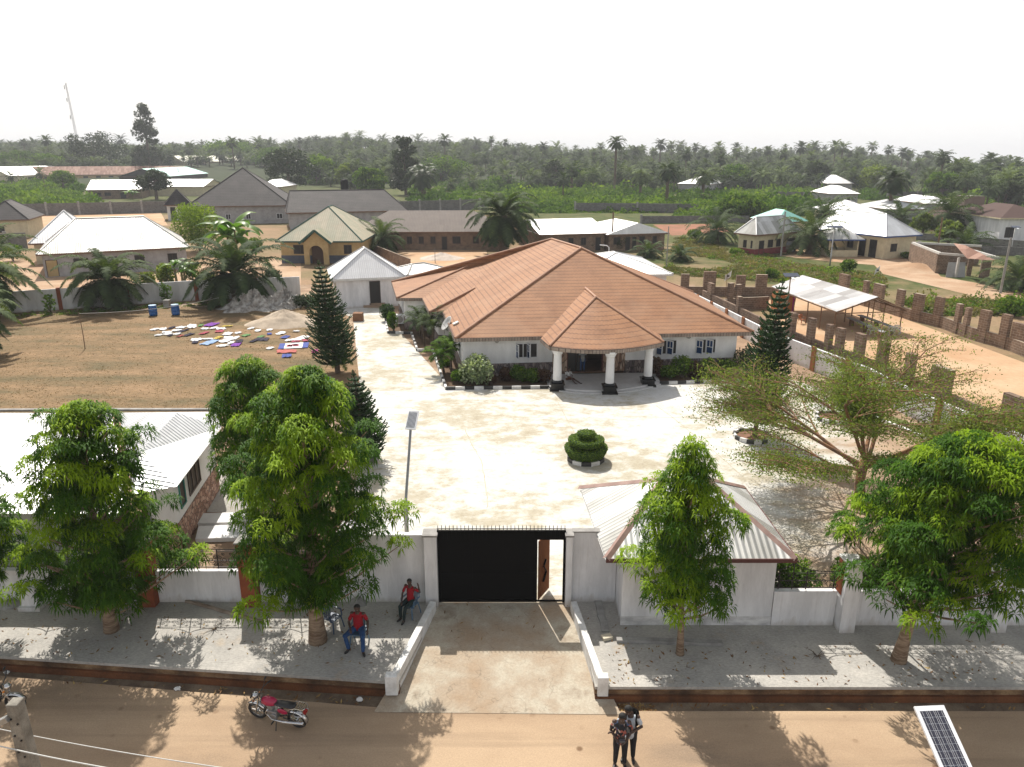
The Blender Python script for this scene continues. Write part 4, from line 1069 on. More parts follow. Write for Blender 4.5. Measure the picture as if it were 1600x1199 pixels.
# low splayed walls beside the ramp
for lb, (x0, y0), (x1, y1) in (('long low white wall along the left of the ramp', (-2.72, 22.4), (-3.5, 18.55)), ('long low white wall along the right of the ramp', (2.12, 22.4), (2.62, 18.5))):
    t = thing('ramp_wall', lb, 'wall', (x1, y1, 0))
    a, q = Vector((x0, y0, 0)), Vector((x1, y1, 0)); u = (q - a).normalized(); l = (q - a).length
    b = MB(); b.obox((a.x, a.y), u, 0, l, -0.11, 0.11, -0.3, 0.3); b.build('wall_body', m_kwhite, t, bevel=0.02)
    b = MB(); sx = -1 if x1 < 0 else 1
    b.box(x1 - 0.1 if sx > 0 else x1 - 0.24, y1 - 0.14, -0.3, x1 + 0.22 if sx > 0 else x1 + 0.12, y1 + 0.12, 0.36); b.build('end_block', m_kwhite, t, bevel=0.02)

# guard house
GH = thing('guard_house', 'white guard house with corrugated hip roof and red trim', 'building', (6.0, 23.8, 0))
x0, x1, y0, y1 = 3.62, 8.6, 21.45, 26.1
b = MB(); b.box(x0, y0, -0.05, x1, y1, 2.6); b.build('wall', m_wallp, GH)
b = MB(); b.box(x0 - 0.012, y0 - 0.012, -0.04, x1 + 0.012, y0 + 0.02, 0.34); b.build('base_band', mat('splash_stained_base', (0.68, 0.67, 0.66), (0.42, 0.41, 0.41), 1.6, 0.9, stretch=(1, 1, 2.5)), GH)
ev = [Vector(p) for p in ((3.0, 21.12, 2.7), (9.08, 21.12, 2.7), (9.0, 26.5, 2.7), (2.62, 26.5, 2.7))]
r0, r1 = Vector((5.3, 24.1, 4.12)), Vector((6.9, 24.1, 4.12))
b = MB()
for f in ([ev[0], ev[1], r1, r0], [ev[1], ev[2], r1], [ev[2], ev[3], r0, r1], [ev[3], ev[0], r0]): b.slope(f)
rf = b.build('roof', m_zinc2, GH)
b = MB()
for a, q in ((ev[0], r0), (ev[1], r1), (r0, r1), (ev[3], r0), (ev[2], r1)):
    d = (q - a).normalized(); s = d.cross(Vector((0, 0, 1))).normalized() * 0.14
    up = Vector((0, 0, 0.055)); dn = Vector((0, 0, -0.045))
    b.add([a + up, q + up, q + dn + s, a + dn + s, a + dn - s, q + dn - s], [(0, 1, 2, 3), (1, 0, 4, 5)])
b.build('ridge_cap', m_redtrim, rf)
b = MB(); fascia(b, ev[:3], 0.14, closed=False); b.build('fascia', flat('dark_red_fascia', (0.085, 0.022, 0.02), 0.5), GH)
b = MB(); b.face([p - Vector((0, 0, 0.10)) for p in ev][::-1]); b.build('soffit', m_kwhite, GH)
# low hedge behind right railing is in the planting section

# ------------------------------------------------------------------ sheds at the front left, inside the wall
S = thing('zinc_shed', 'shed with bright gabled zinc roof and stone clad side beside the drive', 'building', (-14.6, 30, 0))
ez, rz_ = 3.0, 4.15
A, B_ = P(346, 668, ez), P(277, 760, ez)
RA, RB = P(277, 645, rz_), P(214, 712, rz_)
RB = RA + (RB - RA) * 1.15
WA = Vector((2 * RA.x - A.x - 0.2, RA.y + 0.4, ez)); gA, gB = P(186, 645, ez), P(213, 802, ez)
WB = gA.lerp(gB, 0.86); RB = P(217, 708, 3.85)
BK = P(339, 643.5, ez)
b = MB()
for f_ in ([BK, RA, A], [A, RA, RB], [A, RB, B_], [B_, RB, WB], [RA, P(186, 645, ez), WB], [RA, WB, RB]): b.face(f_ if (f_[1] - f_[0]).cross(f_[2] - f_[0]).z > 0 else f_[::-1], [(p.y, p.x) for p in (f_ if (f_[1] - f_[0]).cross(f_[2] - f_[0]).z > 0 else f_[::-1])])
b.slope([BK, P(186, 645, ez), RA])
b.build('roof', m_zinc, S)
sl = P(186, 645, ez)
b = MB(); i = 0.35
foot = [(A.x - i, A.y - 0.2), (BK.x - i, BK.y - i), (sl.x + i, sl.y - i), (WB.x + i, WB.y + 0.4), (B_.x - i, B_.y + 0.4)]
b.prism(foot, 1.25, 2.92); b.build('wall', m_plaster, S)
b = MB(); cxm = sum(p[0] for p in foot) / 5; cym = sum(p[1] for p in foot) / 5
b.prism([(cxm + (x - cxm) * 1.02, cym + (y - cym) * 1.01) for x, y in foot], 0, 1.247); b.build('stone_dado', m_rubble, S)
u = (Vector((A.x - i, A.y - 0.2, 0)) - Vector((B_.x - i, B_.y + 0.4, 0))); l = u.length; u.normalize()
w0 = (B_.x - i, B_.y + 0.4)
window(S, w0, u, l * 0.08, l * 0.2, 1.6, 2.7, m_dark, flat('teal_shutter', (0.02, 0.2, 0.18), 0.5), bars=0)
window(S, w0, u, l * 0.28, l * 0.56, 1.6, 2.7, m_dark, m_dkframe, bars=2)
S2 = thing('zinc_shed', 'wide shed roof of white zinc at the left edge behind the trees', 'building', (-24, 29, 0))
a0, a1 = P(172, 646, 3.0), P(-260, 650, 3.0)
f0, f1 = P(215, 800, 3.0), P(-260, 815, 3.0)
a0 = gA + Vector((-0.35, 0, -0.02)); f0 = gB + Vector((-0.3, 0, -0.02)); m0 = a0.lerp(f0, 0.5); m0.z = 3.55; m1 = Vector((f1.x - 4, (a1.y + f1.y) / 2, 3.55)); m1.y = m0.y; a1 = Vector((m1.x, a0.y, a0.z)); f1 = Vector((m1.x, f0.y, f0.z))
b = MB(); b.slope([f0, f1, m1, m0]); b.slope([a0, a1, m1, m0]); b.build('roof', m_zinc, S2)
b = MB(); b.prism([(f1.x + 0.5, f0.y + 0.5), (f0.x - 0.6, f0.y + 0.5), (a0.x - 0.6, a0.y - 0.5), (f1.x + 0.5, a0.y - 0.5)], -0.05, 2.9); b.build('wall', m_wallp, S2)
b = MB(); b.bar(gA + Vector((-0.1, 0, -0.1)), gB + Vector((-0.05, 0, -0.1)), 0.42, 0.08); tag(b.build('roof_gutter', mat('rusty_gutter', (0.42, 0.27, 0.19), (0.3, 0.17, 0.11), 1.5, 0.8)), 'rusty pinkish gutter between the two zinc shed roofs', 'gutter')
# slabs near the shed
for lb, q, z in (('low white slab in front of the zinc shed, farther of two', ((285, 803), (410, 799), (412, 815), (290, 818)), 0.16), ('low white slab in front of the zinc shed, nearer of two', ((310, 822), (410, 818), (440, 838), (305, 842)), 0.16)):
    pts = [tuple(P(x, y, z))[:2] for x, y in q]
    b = MB(); b.prism(pts, -0.02, z); tag(b.build('slab', m_plaster, bevel=0.01), lb, 'slab')
sheet('grey_paving', [(300, 800), (340, 735), (360, 720), (380, 760), (400, 800)], -0.012, M_WALK)
# rear kerb line of the lawn
b = MB()
for (ax, ay), (bx, by) in zip([(-60, 641), (180, 640), (340, 640)], [(180, 640), (340, 640), (480, 648)]):
    b.bar(P(ax, ay, 0.04), P(bx, by, 0.04), 0.25, 0.1)
tag(b.build('edging', m_concpost), 'thin concrete edging along the near side of the lawn', 'edging')

# ------------------------------------------------------------------ white wall with brown posts behind the lawn
def post_wall(label, pts, h, wm, post_m, spacing, pw=0.35, ph=0.1, name='boundary_wall', first=0.0, postname='post', out=0.12):
    t = thing(name, label, 'wall', (pts[0].x, pts[0].y, 0))
    w = MB(); k = 0
    for a, q in zip(pts, pts[1:]):
        a, q = Vector((a.x, a.y, 0)), Vector((q.x, q.y, 0)); u = (q - a).normalized(); l = (q - a).length
        w.obox((a.x, a.y), u, 0, l, 0, 0.18, -0.1, h)
        s = first
        while s < l:
            b = MB(); b.obox((a.x, a.y), u, s, s + pw, -out, 0.3, -0.1, h + ph); b.build(postname, post_m, t)
            s += spacing
    w.build('wall_body', wm, t)
    return t
post_wall('white wall with brown posts behind the brown lawn', [P(-30, 492), P(75, 485), P(290, 470), P(470, 462)], 2.1, m_wallp, m_brown, 6.2, first=1.0)
RW = [P(1085, 458, 1.65), P(1211, 520, 1.65), P(1360, 575, 1.65), P(1425, 607, 1.65), P(1600, 680, 1.65)]
RW.append(RW[-1] + Vector((0.6, -13.5, 0)))
pts = RW[::-1]
post_wall('long white wall with orange brown posts on the right of the yard', pts, 1.65, m_wallp, mat('orange_brown_post', (0.36, 0.16, 0.07), (0.26, 0.11, 0.05), 2, 0.85), 3.6, pw=0.42, ph=0.12, first=1.6, out=-0.2 + 0.02)
# grass strip and kerb at its foot
sheet('grass_strip', [(1300, 615), (1440, 668), (1600, 735), (1700, 775), (1700, 790), (1600, 752), (1440, 682), (1300, 625)], 0.02, mat('strip_grass', (0.12, 0.15, 0.035), (0.17, 0.16, 0.06), 1.2, 0.95, fine=0.4))
b = MB(); p_ = [P(1300, 627), P(1440, 684), P(1600, 755), P(1700, 797)]
for a, q in zip(p_, p_[1:]): b.bar(a + Vector((0, 0, .06)), q + Vector((0, 0, .06)), 0.18, 0.2)
tag(b.build('white_kerb', m_kwhite), 'white kerb along the grass strip by the right wall', 'kerb')

# ------------------------------------------------------------------ unfinished brown block walls with raised piers
def pier_wall(label, pts, low, piers, name='unfinished_wall', th=0.22):
    t = thing(name, label, 'wall', (pts[0].x, pts[0].y, 0))
    w = MB()
    for a, q in zip(pts, pts[1:]):
        a, q = Vector((a.x, a.y, 0)), Vector((q.x, q.y, 0)); u = (q - a).normalized(); l = (q - a).length
        w.obox((a.x, a.y), u, 0, l, 0, th, -0.1, low)
    w.build('wall_body', m_brick, t)
    for (px0, px1, top) in piers:
        # the stretch of wall seen between two picture columns
        def at_col(px):
            for a, q in zip(pts, pts[1:]):
                fa, fq = a.x / (a.y * CP + 4), q.x / (q.y * CP + 4)
                f = (px - CX) / F
                if min(fa, fq) - 1e-6 <= f <= max(fa, fq) + 1e-6:
                    lo, hi = 0.0, 1.0
                    for _ in range(30):
                        m = (lo + hi) / 2; p = a.lerp(q, m); fm = p.x / (p.y * CP + 4)
                        if (fm - f) * (fq - fa) > 0: hi = m
                        else: lo = m
                    return a.lerp(q, lo), (q - a).normalized()
            return None
        r = at_col(px0)
        if not r: continue
        b = MB(); ll = (px1 - px0) / F * (r[0].y * CP + 4)
        b.obox((r[0].x, r[0].y), (r[1].x, r[1].y), 0, max(ll * 0.9, 0.5), -0.07, th + 0.07, -0.1, top); b.build('pier', m_brick, t)
    return t
NW = [RW[0] + Vector((0.9, 0.5, 0)), RW[1] + Vector((0.9, 0.3, 0)), RW[2] + Vector((0.8, 0.4, 0)), RW[3] + Vector((0.8, 0.4, 0)), RW[4] + Vector((0.8, 0.2, 0)), RW[5] + Vector((1.0, 0, 0))]
pier_wall('unfinished brown block wall with raised piers, directly behind the long white wall', NW[:], 1.85,
          [(1085, 1094, 2.6), (1105, 1122, 2.9), (1150, 1160, 2.8), (1229, 1244, 3.3), (1259, 1273, 3.35), (1287, 1299, 3.3), (1303, 1318, 3.3), (1332, 1351, 3.35), (1367, 1387, 3.35), (1410, 1429, 3.3), (1450, 1492, 3.2), (1560, 1600, 3.1)])
FW = [P(1250, 470), P(1300, 462), P(1421, 500), P(1469, 512), P(1516, 530), P(1575, 547), P(1600, 560), P(1800, 640)]
FW = [P(1060, 462), P(1180, 463), P(1300, 463), P(1421, 500), P(1469, 512), P(1516, 530), P(1575, 547), P(1800, 640)]
pier_wall('unfinished brown block wall with raised piers, far side of the sandy lot', FW, 1.0,
          [(1064, 1078, 2.4), (1099, 1120, 2.7), (1150, 1166, 2.3), (1181, 1200, 2.4), (1310, 1335, 2.7), (1348, 1358, 2.6), (1364, 1388, 2.6), (1400, 1415, 2.6), (1426, 1445, 2.6), (1459, 1474, 2.7), (1492, 1503, 2.6), (1506, 1513, 2.5), (1529, 1547, 2.7), (1562, 1578, 2.75), (1580, 1640, 2.3)])
pier_wall('short unfinished block wall closing the far end of the sandy lot', [P(1118, 488), P(1160, 484), P(1200, 482)], 1.2, [(1119, 1135, 3.0), (1138, 1148, 2.8), (1150, 1160, 2.6)])
# grey block boundary walls in the distance
gp = lambda lb, a, q, h, sp=9.0: post_wall(lb, [P(*a), P(*q)], h, m_block, m_concpost, sp, pw=0.5, ph=0.35, name='block_wall')
gp('grey block wall with pale posts behind the neighbour roofs on the left', (20, 338), (270, 332), 3.0, 7.5)
gp('grey block wall with pale posts right of the long charcoal roof', (622, 331), (760, 327), 2.8, 6)
gp('grey block wall beside the track at the lower left edge', (-60, 395), (44, 388), 2.6, 6)
gp('grey low wall beyond the red clearing behind the white roofed blocks', (1000, 349), (1170, 348), 1.6, 30)
gp('dark weathered wall standing in the green bush behind the white roofs', (897, 331), (1090, 333), 2.4, 17)
gp('grey wall left of the two small distant houses', (1198, 311), (1330, 314), 2.6, 12)
gp('long grey wall behind the lone palm on the right', (1385, 312), (1460, 311), 2.6, 12)
gp('low brown wall enclosing the yard right of the verandah house', (1432, 393), (1600, 400), 1.3, 30)
gp('brown wall behind the yard right of the verandah house', (1425, 374), (1600, 388), 1.2, 30)
wall_thing('dark rubble wall between court and white outbuilding', [tuple(P(575, 395))[:2], tuple(P(640, 423))[:2]], 1.6, m_brick)

# ------------------------------------------------------------------ open market shed on the sandy lot
MS = thing('open_shed', 'open sided shed with patched zinc gable roof over benches on the sandy lot', 'shed', (31, 68, 0))
ra, rb = P(1254, 430, 3.2), P(1372, 464, 3.2)
ea, eb = P(1205, 448, 2.15), P(1307, 487, 2.15)
ga, gb = P(1300, 452, 2.2), P(1416, 483, 2.15)
ga = gb + (ra - rb)
b = MB(); b.slope([ea, eb, rb, ra]); b.slope([ga, gb, rb, ra]); b.build('roof', m_zincold, MS)
b = MB()
for a, q in ((ea, eb), (ra, rb), (ga, gb), (eb, rb), (rb, gb), (ea, ra)): b.bar(a - Vector((0, 0, .1)), q - Vector((0, 0, .1)), 0.09)
for k in range(1, 6):
    t_ = k / 6
    b.bar(ea.lerp(eb, t_) - Vector((0, 0, .08)), ra.lerp(rb, t_) - Vector((0, 0, .08)), 0.07); b.bar(ga.lerp(gb, t_) - Vector((0, 0, .08)), ra.lerp(rb, t_) - Vector((0, 0, .08)), 0.07)
b.bar(eb - Vector((0, 0, .2)), gb - Vector((0, 0, .2)), 0.07)
b.build('roof_frame', m_wood, MS)
rnd = random.Random(4)
for k in range(6):
    t_ = k / 5
    for a, q in ((ea, eb), (ga, gb)):
        p = a.lerp(q, 0.02 + 0.96 * t_); p = Vector((p.x + (0.1 if a is ea else -0.1), p.y, 0)); w_ = rnd.uniform(-0.08, 0.08)
        b = MB(); b.tube([p, p + Vector((w_, 0.02, 1.0)), p + Vector((0, 0, 2.1))], [0.06, 0.055, 0.05], 6); b.build('post', m_wood, MS)
p = rb.lerp(ra, 0.03)
for t_ in (0.03, 0.35):
    p = rb.lerp(ra, t_); b = MB(); b.tube([(p.x, p.y, 0), (p.x, p.y, 3.1)], 0.05, 6); b.build('post', m_wood, MS)
b = MB(); p = P(1222, 492); b.box(p.x - 0.4, p.y, 0, p.x + 0.9, p.y + 2.2, 1.9); b.build('plywood_partition', mat('orange_plywood', (0.42, 0.16, 0.06)), MS)
b = MB(); b.box(p.x + 0.95, p.y + 0.1, 0, p.x + 1.12, p.y + 2.0, 1.9); tag(b.build('cloth_hanging', mat('magenta_cloth', (0.4, 0.03, 0.25))), 'magenta cloth hanging at the near left of the open shed', 'cloth')
def bench(label, a, q, w, h, m):
    t = thing('long_table', label, 'table', (a.x, a.y, 0)); u = (q - a).normalized(); l = (q - a).length
    b = MB(); b.obox((a.x, a.y), u, 0, l, 0, w, h - 0.05, h); b.build('table_top', m, t)
    for s in (0.1, 0.5, 0.9):
        b = MB(); b.obox((a.x, a.y), u, l * s - 0.04, l * s + 0.04, 0.05, w - 0.05, 0, h - 0.053); b.build('leg', m_wood, t)
mt = mat('grey_table_board', (0.33, 0.33, 0.34))
a, q = P(1322, 496, 0.7), P(1377, 519, 0.7)
bench('long grey trestle table nearest the camera under the open shed', Vector((a.x, a.y, 0)), Vector((q.x, q.y, 0)), 0.55, 0.7, mt)
a, q = P(1338, 492, 0.7), P(1396, 513, 0.7)
bench('long grey trestle table on the far side under the open shed', Vector((a.x, a.y, 0)), Vector((q.x, q.y, 0)), 0.55, 0.7, mt)

# ruin with rusty sheet roof
RU = thing('ruined_shelter', 'half built block shelter with ring beam and rusty roof sheet', 'building', tuple(P(1512, 430)))
c = [P(1463, 427), P(1533, 433), P(1600, 428), P(1560, 412)]
z_ = 2.5
def wallseg(b, a, q, z1, th=0.25, z0=-0.05):
    u = (q - a); u.z = 0; l = u.length; u.normalize(); b.obox((a.x, a.y), u, 0, l, 0, th, z0, z1)
b = MB(); w1 = P(1464, 427); w2 = P(1479, 427); w3 = P(1600, 431); bk = w1 + Vector((2.5, 12, 0)); bk2 = w3 + Vector((0, 10, 0))
wallseg(b, w1, w2, z_); wallseg(b, w1, bk, z_); wallseg(b, bk, bk2, z_); wallseg(b, P(1510, 431), P(1517, 431), z_); wallseg(b, P(1531, 434), P(1545, 434), z_)
b.build('block_wall', m_brick, RU)
b = MB(); fr1, fr2 = P(1464, 428), P(1556, 437)
for a, q in ((fr1, fr2), (fr1, bk), (bk, bk2), (fr2, fr2 + Vector((1.5, 9, 0)))):
    b.bar(Vector((a.x, a.y - .05, z_ + 0.15)), Vector((q.x, q.y - .05, z_ + 0.15)), 0.3, 0.28)
for px in (1491, 1529):
    p = P(px, 433); b.bar((p.x, p.y - 0.3, 0), (p.x, p.y - 0.3, z_), 0.25)
b.build('ring_beam', mat('pale_beam', (0.55, 0.53, 0.5)), RU)
b = MB(); s0, s1 = P(1511, 404, z_ + 0.3), P(1557, 408, z_ + 0.3); b.slope([s0, s1, s1 + Vector((-0.5, 6, 1.2)), s0 + Vector((1.5, 6, 1.2))]); b.build('rusty_sheet_roof', m_rustroof, RU)
b = MB(); p = P(1488, 431); b.face([(p.x - 1.6, p.y - 1.3, 0), (p.x + 0.9, p.y - 1.3, 0), (p.x + 1.2, p.y - 0.35, 1.8), (p.x - 1.0, p.y - 0.35, 1.8)]); 
so = b.build('leaning_sheets', m_zinc2); s_ = so.modifiers.new('t', 'SOLIDIFY'); s_.thickness = 0.04; tag(so, 'grey roofing sheets leaning on the ruined shelter', 'sheets')

# water tank tower, black tank, mast
p = P(1508, 350)
T = thing('water_tower', 'rusty raised water tank on a steel frame at the right', 'water tower', (p.x, p.y, 0))
w_ = 1.6
zt = PY(1508, 306, p.y).z; zb_ = PY(1508, 321, p.y).z
b = MB(); b.box(p.x - 2.2, p.y - 2.2, zb_, p.x + 2.2, p.y + 2.2, zt); b.build('tank', corr('rust_streaked_tank', (0.32, 0.25, 0.24), (0.2, 0.12, 0.1), 0.3, 0.6), T)
b = MB()
for sx in (-1, 1):
    for sy in (-1, 1): b.bar((p.x + sx * w_, p.y + sy * w_, -0.1), (p.x + sx * w_, p.y + sy * w_, zb_ - 0.01), 0.22)
for z1_ in (0.35, 0.7): 
    for (ax, ay), (bx, by) in (((-1, -1), (1, -1)), ((1, -1), (1, 1)), ((1, 1), (-1, 1)), ((-1, 1), (-1, -1))): b.bar((p.x + ax * w_, p.y + ay * w_, zb_ * z1_), (p.x + bx * w_, p.y + by * w_, zb_ * z1_), 0.12)
b.build('frame', m_steel, T)
p = P(530, 331); t_ = PY(530, 281, p.y).z
T = thing('water_tank', 'black water tank on a stand behind the long charcoal roof', 'water tank', (p.x, p.y + 9, 0))
b = MB(); b.lathe([(1.1, t_ - 3.2), (1.15, t_ - 2.6), (1.1, t_ - 1.9), (1.15, t_ - 1.3), (1.05, t_ - 0.5), (0.5, t_ - 0.15), (0.2, t_)], 16, (p.x, p.y + 9, 0)); b.build('tank', m_black, T, smooth=True)
b = MB(); b.box(p.x - 1.6, p.y + 7.4, t_ - 3.5, p.x + 1.6, p.y + 10.6, t_ - 3.2)
for sx in (-1, 1):
    for sy in (-1, 1): b.bar((p.x + sx * 1.2, p.y + 9 + sy * 1.2, 0), (p.x + sx * 1.2, p.y + 9 + sy * 1.2, t_ - 3.5), 0.2)
b.build('stand', m_concpost, T)
ym = 620; top = PY(116, 138, ym); bot = PY(125, 232, ym)
T = thing('lattice_mast', 'tall pale guyed lattice mast rising above the palms on the left', 'mast', (bot.x, ym, 0))
b = MB(); n = 26; H_ = top.z + 4
for s in range(3):
    an = s * 2.094; b.bar((bot.x + 1.2 * math.cos(an), ym + 1.2 * math.sin(an), -2), (bot.x - 3 + 0.5 * math.cos(an), ym + 0.5 * math.sin(an), H_), 0.16)
for k in range(n):
    for s in range(3):
        a1, a2 = s * 2.094, (s + 1) * 2.094; t0, t1 = k / n, (k + 1) / n
        f = lambda t_, an: Vector((bot.x - 3 * t_ + (1.2 - 0.7 * t_) * math.cos(an), ym + (1.2 - 0.7 * t_) * math.sin(an), -2 + (H_ + 2) * t_))
        b.bar(f(t0, a1), f(t1, a2), 0.11); b.bar(f(t0, a1), f(t0, a2), 0.1)
b.build('lattice', flat('pale_mast_paint', (0.6, 0.57, 0.56), 0.5), T)
b = MB()
for t_ in (0.35, 0.62, 0.8, 0.93): 
    c = Vector((bot.x - 3 * t_ - 1.2, ym - 0.8, -2 + (H_ + 2) * t_)); b.tube([c, c + Vector((0, 0, 3))], 0.35, 8)
b.build('antenna', flat('pale_mast_paint', (0.6, 0.57, 0.56), 0.5), T)
# ------------------------------------------------------------------ vegetation
L_MANGO = leafmat('drooping_leaves', (0.012, 0.042, 0.006), (0.055, 0.135, 0.009), (0.25, 0.37, 0.012), 0.42, 0.6, spec=0.12)
L_PALM = leafmat('palm_fronds', (0.022, 0.042, 0.016), (0.055, 0.085, 0.028), (0.14, 0.18, 0.06), 0.25, 0.8)
L_FARPALM = leafmat('far_palm_fronds', (0.02, 0.036, 0.015), (0.062, 0.092, 0.036), (0.17, 0.22, 0.085), 0.2, 0.85, 0.7)
L_PINE = leafmat('araucaria_needles', (0.018, 0.045, 0.016), (0.036, 0.078, 0.024), (0.08, 0.14, 0.04), 0.12, 0.6)
L_FINE = leafmat('fine_olive_leaves', (0.07, 0.10, 0.02), (0.13, 0.18, 0.035), (0.22, 0.27, 0.06), 0.45, 0.6)
L_BUSH = leafmat('bush_leaves', (0.022, 0.055, 0.010), (0.08, 0.15, 0.022), (0.22, 0.30, 0.05), 0.35, 0.8, spec=0.08)
L_DARK = leafmat('dark_tree_leaves', (0.016, 0.032, 0.014), (0.035, 0.055, 0.022), (0.075, 0.10, 0.035), 0.2, 0.5)
L_SCRUB = leafmat('dry_scrub', (0.09, 0.10, 0.03), (0.15, 0.15, 0.055), (0.26, 0.20, 0.10), 0.3, 0.7)
L_TOPI = leafmat('clipped_hedge_leaves', (0.06, 0.11, 0.013), (0.12, 0.19, 0.02), (0.20, 0.28, 0.032), 0.25, 0.6)
L_VARI = leafmat('variegated_leaves', (0.10, 0.15, 0.07), (0.28, 0.34, 0.2), (0.5, 0.54, 0.4), 0.3, 0.5)
L_BRIGHT = leafmat('fresh_feathery_leaves', (0.07, 0.12, 0.02), (0.17, 0.25, 0.035), (0.30, 0.38, 0.06), 0.4, 0.8, spec=0.08)
L_RED = leafmat('dark_red_leaves', (0.05, 0.025, 0.02), (0.09, 0.05, 0.03), (0.14, 0.10, 0.05), 0.25, 0.5)
L_BANANA = leafmat('banana_leaves', (0.04, 0.10, 0.02), (0.09, 0.19, 0.035), (0.2, 0.3, 0.07), 0.4, 0.4)

def unit(a): return a / np.maximum(np.linalg.norm(a, axis=-1, keepdims=True), 1e-9)
def rosettes(Pn, D, tint, rs, nl=9, L=0.24, w=0.034, droop=0.55, lift=0.25):
    # Pn,D: (n,3) positions and outward directions; every rosette has nl narrow drooping leaves
    n = len(Pn); D = unit(D)
    up = np.tile([[0.0, 0.0, 1.0]], (n, 1)); t1 = np.cross(D, up); bad = np.linalg.norm(t1, axis=1) < 1e-3; t1[bad] = [1, 0, 0]; t1 = unit(t1); t2 = np.cross(D, t1)
    az = (np.arange(nl) * 2 * np.pi / nl)[None, :] + rs.uniform(0, 6.28, (n, 1)) + rs.normal(0, 0.25, (n, nl))
    el = rs.uniform(0.0, 0.9, (n, nl)) * 0.9
    dirv = (np.cos(az)[..., None] * t1[:, None] + np.sin(az)[..., None] * t2[:, None]) * np.cos(el)[..., None] + D[:, None] * np.sin(el)[..., None]
    LL = L * rs.uniform(0.65, 1.15, (n, nl))[..., None]
    base = np.repeat(Pn[:, None], nl, 1) + dirv * 0.01
    mid = base + dirv * LL * 0.5 + np.array([0, 0, 1.0]) * LL * (lift * 0.3 - droop * 0.12)
    tip = base + dirv * LL * 0.92 - np.array([0, 0, 1.0]) * LL * droop
    cr = unit(np.cross(dirv, np.array([0, 0, 1.0]) + dirv * 0.01)) * w / 2
    V = np.stack([base, mid + cr, mid - cr, tip], 2).reshape(-1, 3)
    m = n * nl; b = np.arange(m)[:, None] * 4
    T = np.concatenate([b + [0, 2, 1], b + [1, 2, 3]], 0)
    tt = np.repeat(np.clip(np.repeat(tint, nl) + rs.normal(0, 0.06, m), 0, 1), 4)
    return V, T, tt
def pads(centres, radii, per, rs, flat_=0.75):
    Pn, D, K = [], [], []
    for c, r, k in zip(centres, radii, per):
        v = unit(rs.normal(0, 1, (k, 3))); v[:, 2] = np.abs(v[:, 2]) * 0.9 - 0.25 * rs.rand(k)
        rr = rs.uniform(0.55, 1.0, (k, 1)) ** 0.5
        p = np.array(c) + v * rr * np.array([r, r, r * flat_])
        Pn.append(p); D.append(v + [0, 0, 0.35]); K.append(v[:, 2])
    return np.concatenate(Pn), np.concatenate(D), np.concatenate(K)
def drooping_tree(name, label, base, H, prof, seed, npads=90, per=42, lean=(0, 0), trunk_r=0.17, bark=None, group=None, bright=0.5, L=0.29, clear=1.3, scal=1.0, gap=0.0):
    rs = np.random.RandomState(seed); rnd = random.Random(seed)
    t = thing(name, label, 'tree', base, 0, group)
    tr = MB()
    def ax(h): 
        f = h / H
        return Vector((lean[0] * f + 0.10 * math.sin(3 * f + seed), lean[1] * f + 0.08 * math.cos(4 * f + seed), h))
    tr.tube([ax(H * k / 10) - Vector((0, 0, 0.15 if k == 0 else 0)) for k in range(10)], [trunk_r * (1.35 if k == 0 else 1) * (1 - 0.082 * k) for k in range(10)], 10)
    C, Rr, K = [], [], []
    for k in range(npads):
        h = clear + (H - clear) * ((k + 0.5) / npads)
        f = h / H
        r = interp(h, prof)
        a = k * 2.39996 + rnd.uniform(-0.4, 0.4)
        rad = r * (rnd.uniform(0.5, 1.0) if k % 7 else rnd.uniform(1.0, 1.22)) * (1 + 0.13 * math.sin(2 * a + seed) + 0.1 * math.sin(h * 2.6 + a + seed))
        pr = rnd.uniform(0.28, 0.62) * (0.55 + 0.45 * min(1, r / 1.2)) * scal
        c = ax(h) + Vector((math.cos(a) * max(rad - pr * 0.5, 0), math.sin(a) * max(rad - pr * 0.5, 0), rnd.uniform(-0.15, 0.15)))
        C.append(tuple(c)); Rr.append(pr); K.append(int(per * (pr / 0.55) ** 2))
        s = ax(max(h - 0.25 - rad * 0.55, clear * 0.7))
        if k % 2 == 0:
            m = s.lerp(c, 0.5) + Vector((0, 0, -0.1))
            tr.tube([s, m, c], [0.05, 0.032, 0.014], 5, cap=False)
    # inner filling
    for k in range(int(npads * 0.28)):
        h = clear + (H * 0.93 - clear) * rnd.random(); r = interp(h, prof) * 0.5; a = rnd.uniform(0, 6.28)
        c = ax(h) + Vector((math.cos(a) * r * rnd.random(), math.sin(a) * r * rnd.random(), 0)); C.append(tuple(c)); Rr.append(0.5 * scal); K.append(int(per * 0.6))
    Pn, D, kz = pads(C, Rr, K, rs)
    reps = np.repeat(np.arange(len(K)), K)
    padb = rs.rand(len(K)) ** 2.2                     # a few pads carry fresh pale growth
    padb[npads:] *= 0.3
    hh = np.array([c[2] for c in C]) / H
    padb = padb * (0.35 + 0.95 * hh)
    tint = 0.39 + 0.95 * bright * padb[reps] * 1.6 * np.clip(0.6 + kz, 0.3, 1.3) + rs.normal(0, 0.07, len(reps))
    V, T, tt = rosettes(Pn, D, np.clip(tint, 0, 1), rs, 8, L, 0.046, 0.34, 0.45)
    tr.build('trunk', bark or m_barkpale, t, world=False, smooth=True)
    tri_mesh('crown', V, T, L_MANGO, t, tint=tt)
    return t
drooping_tree('street_tree', 'bright green drooping leaved tree with slim ringed trunk in front of the guard house', tuple(P(1061, 1020)), 6.95,
              [(1.4, 0.7), (2.2, 1.45), (3.2, 1.4), (4.2, 1.45), (5.2, 1.15), (6.0, 0.75), (6.9, 0.25)], 3, 84, 34, (0.1, 0.25), 0.11, clear=1.75, bright=0.75)
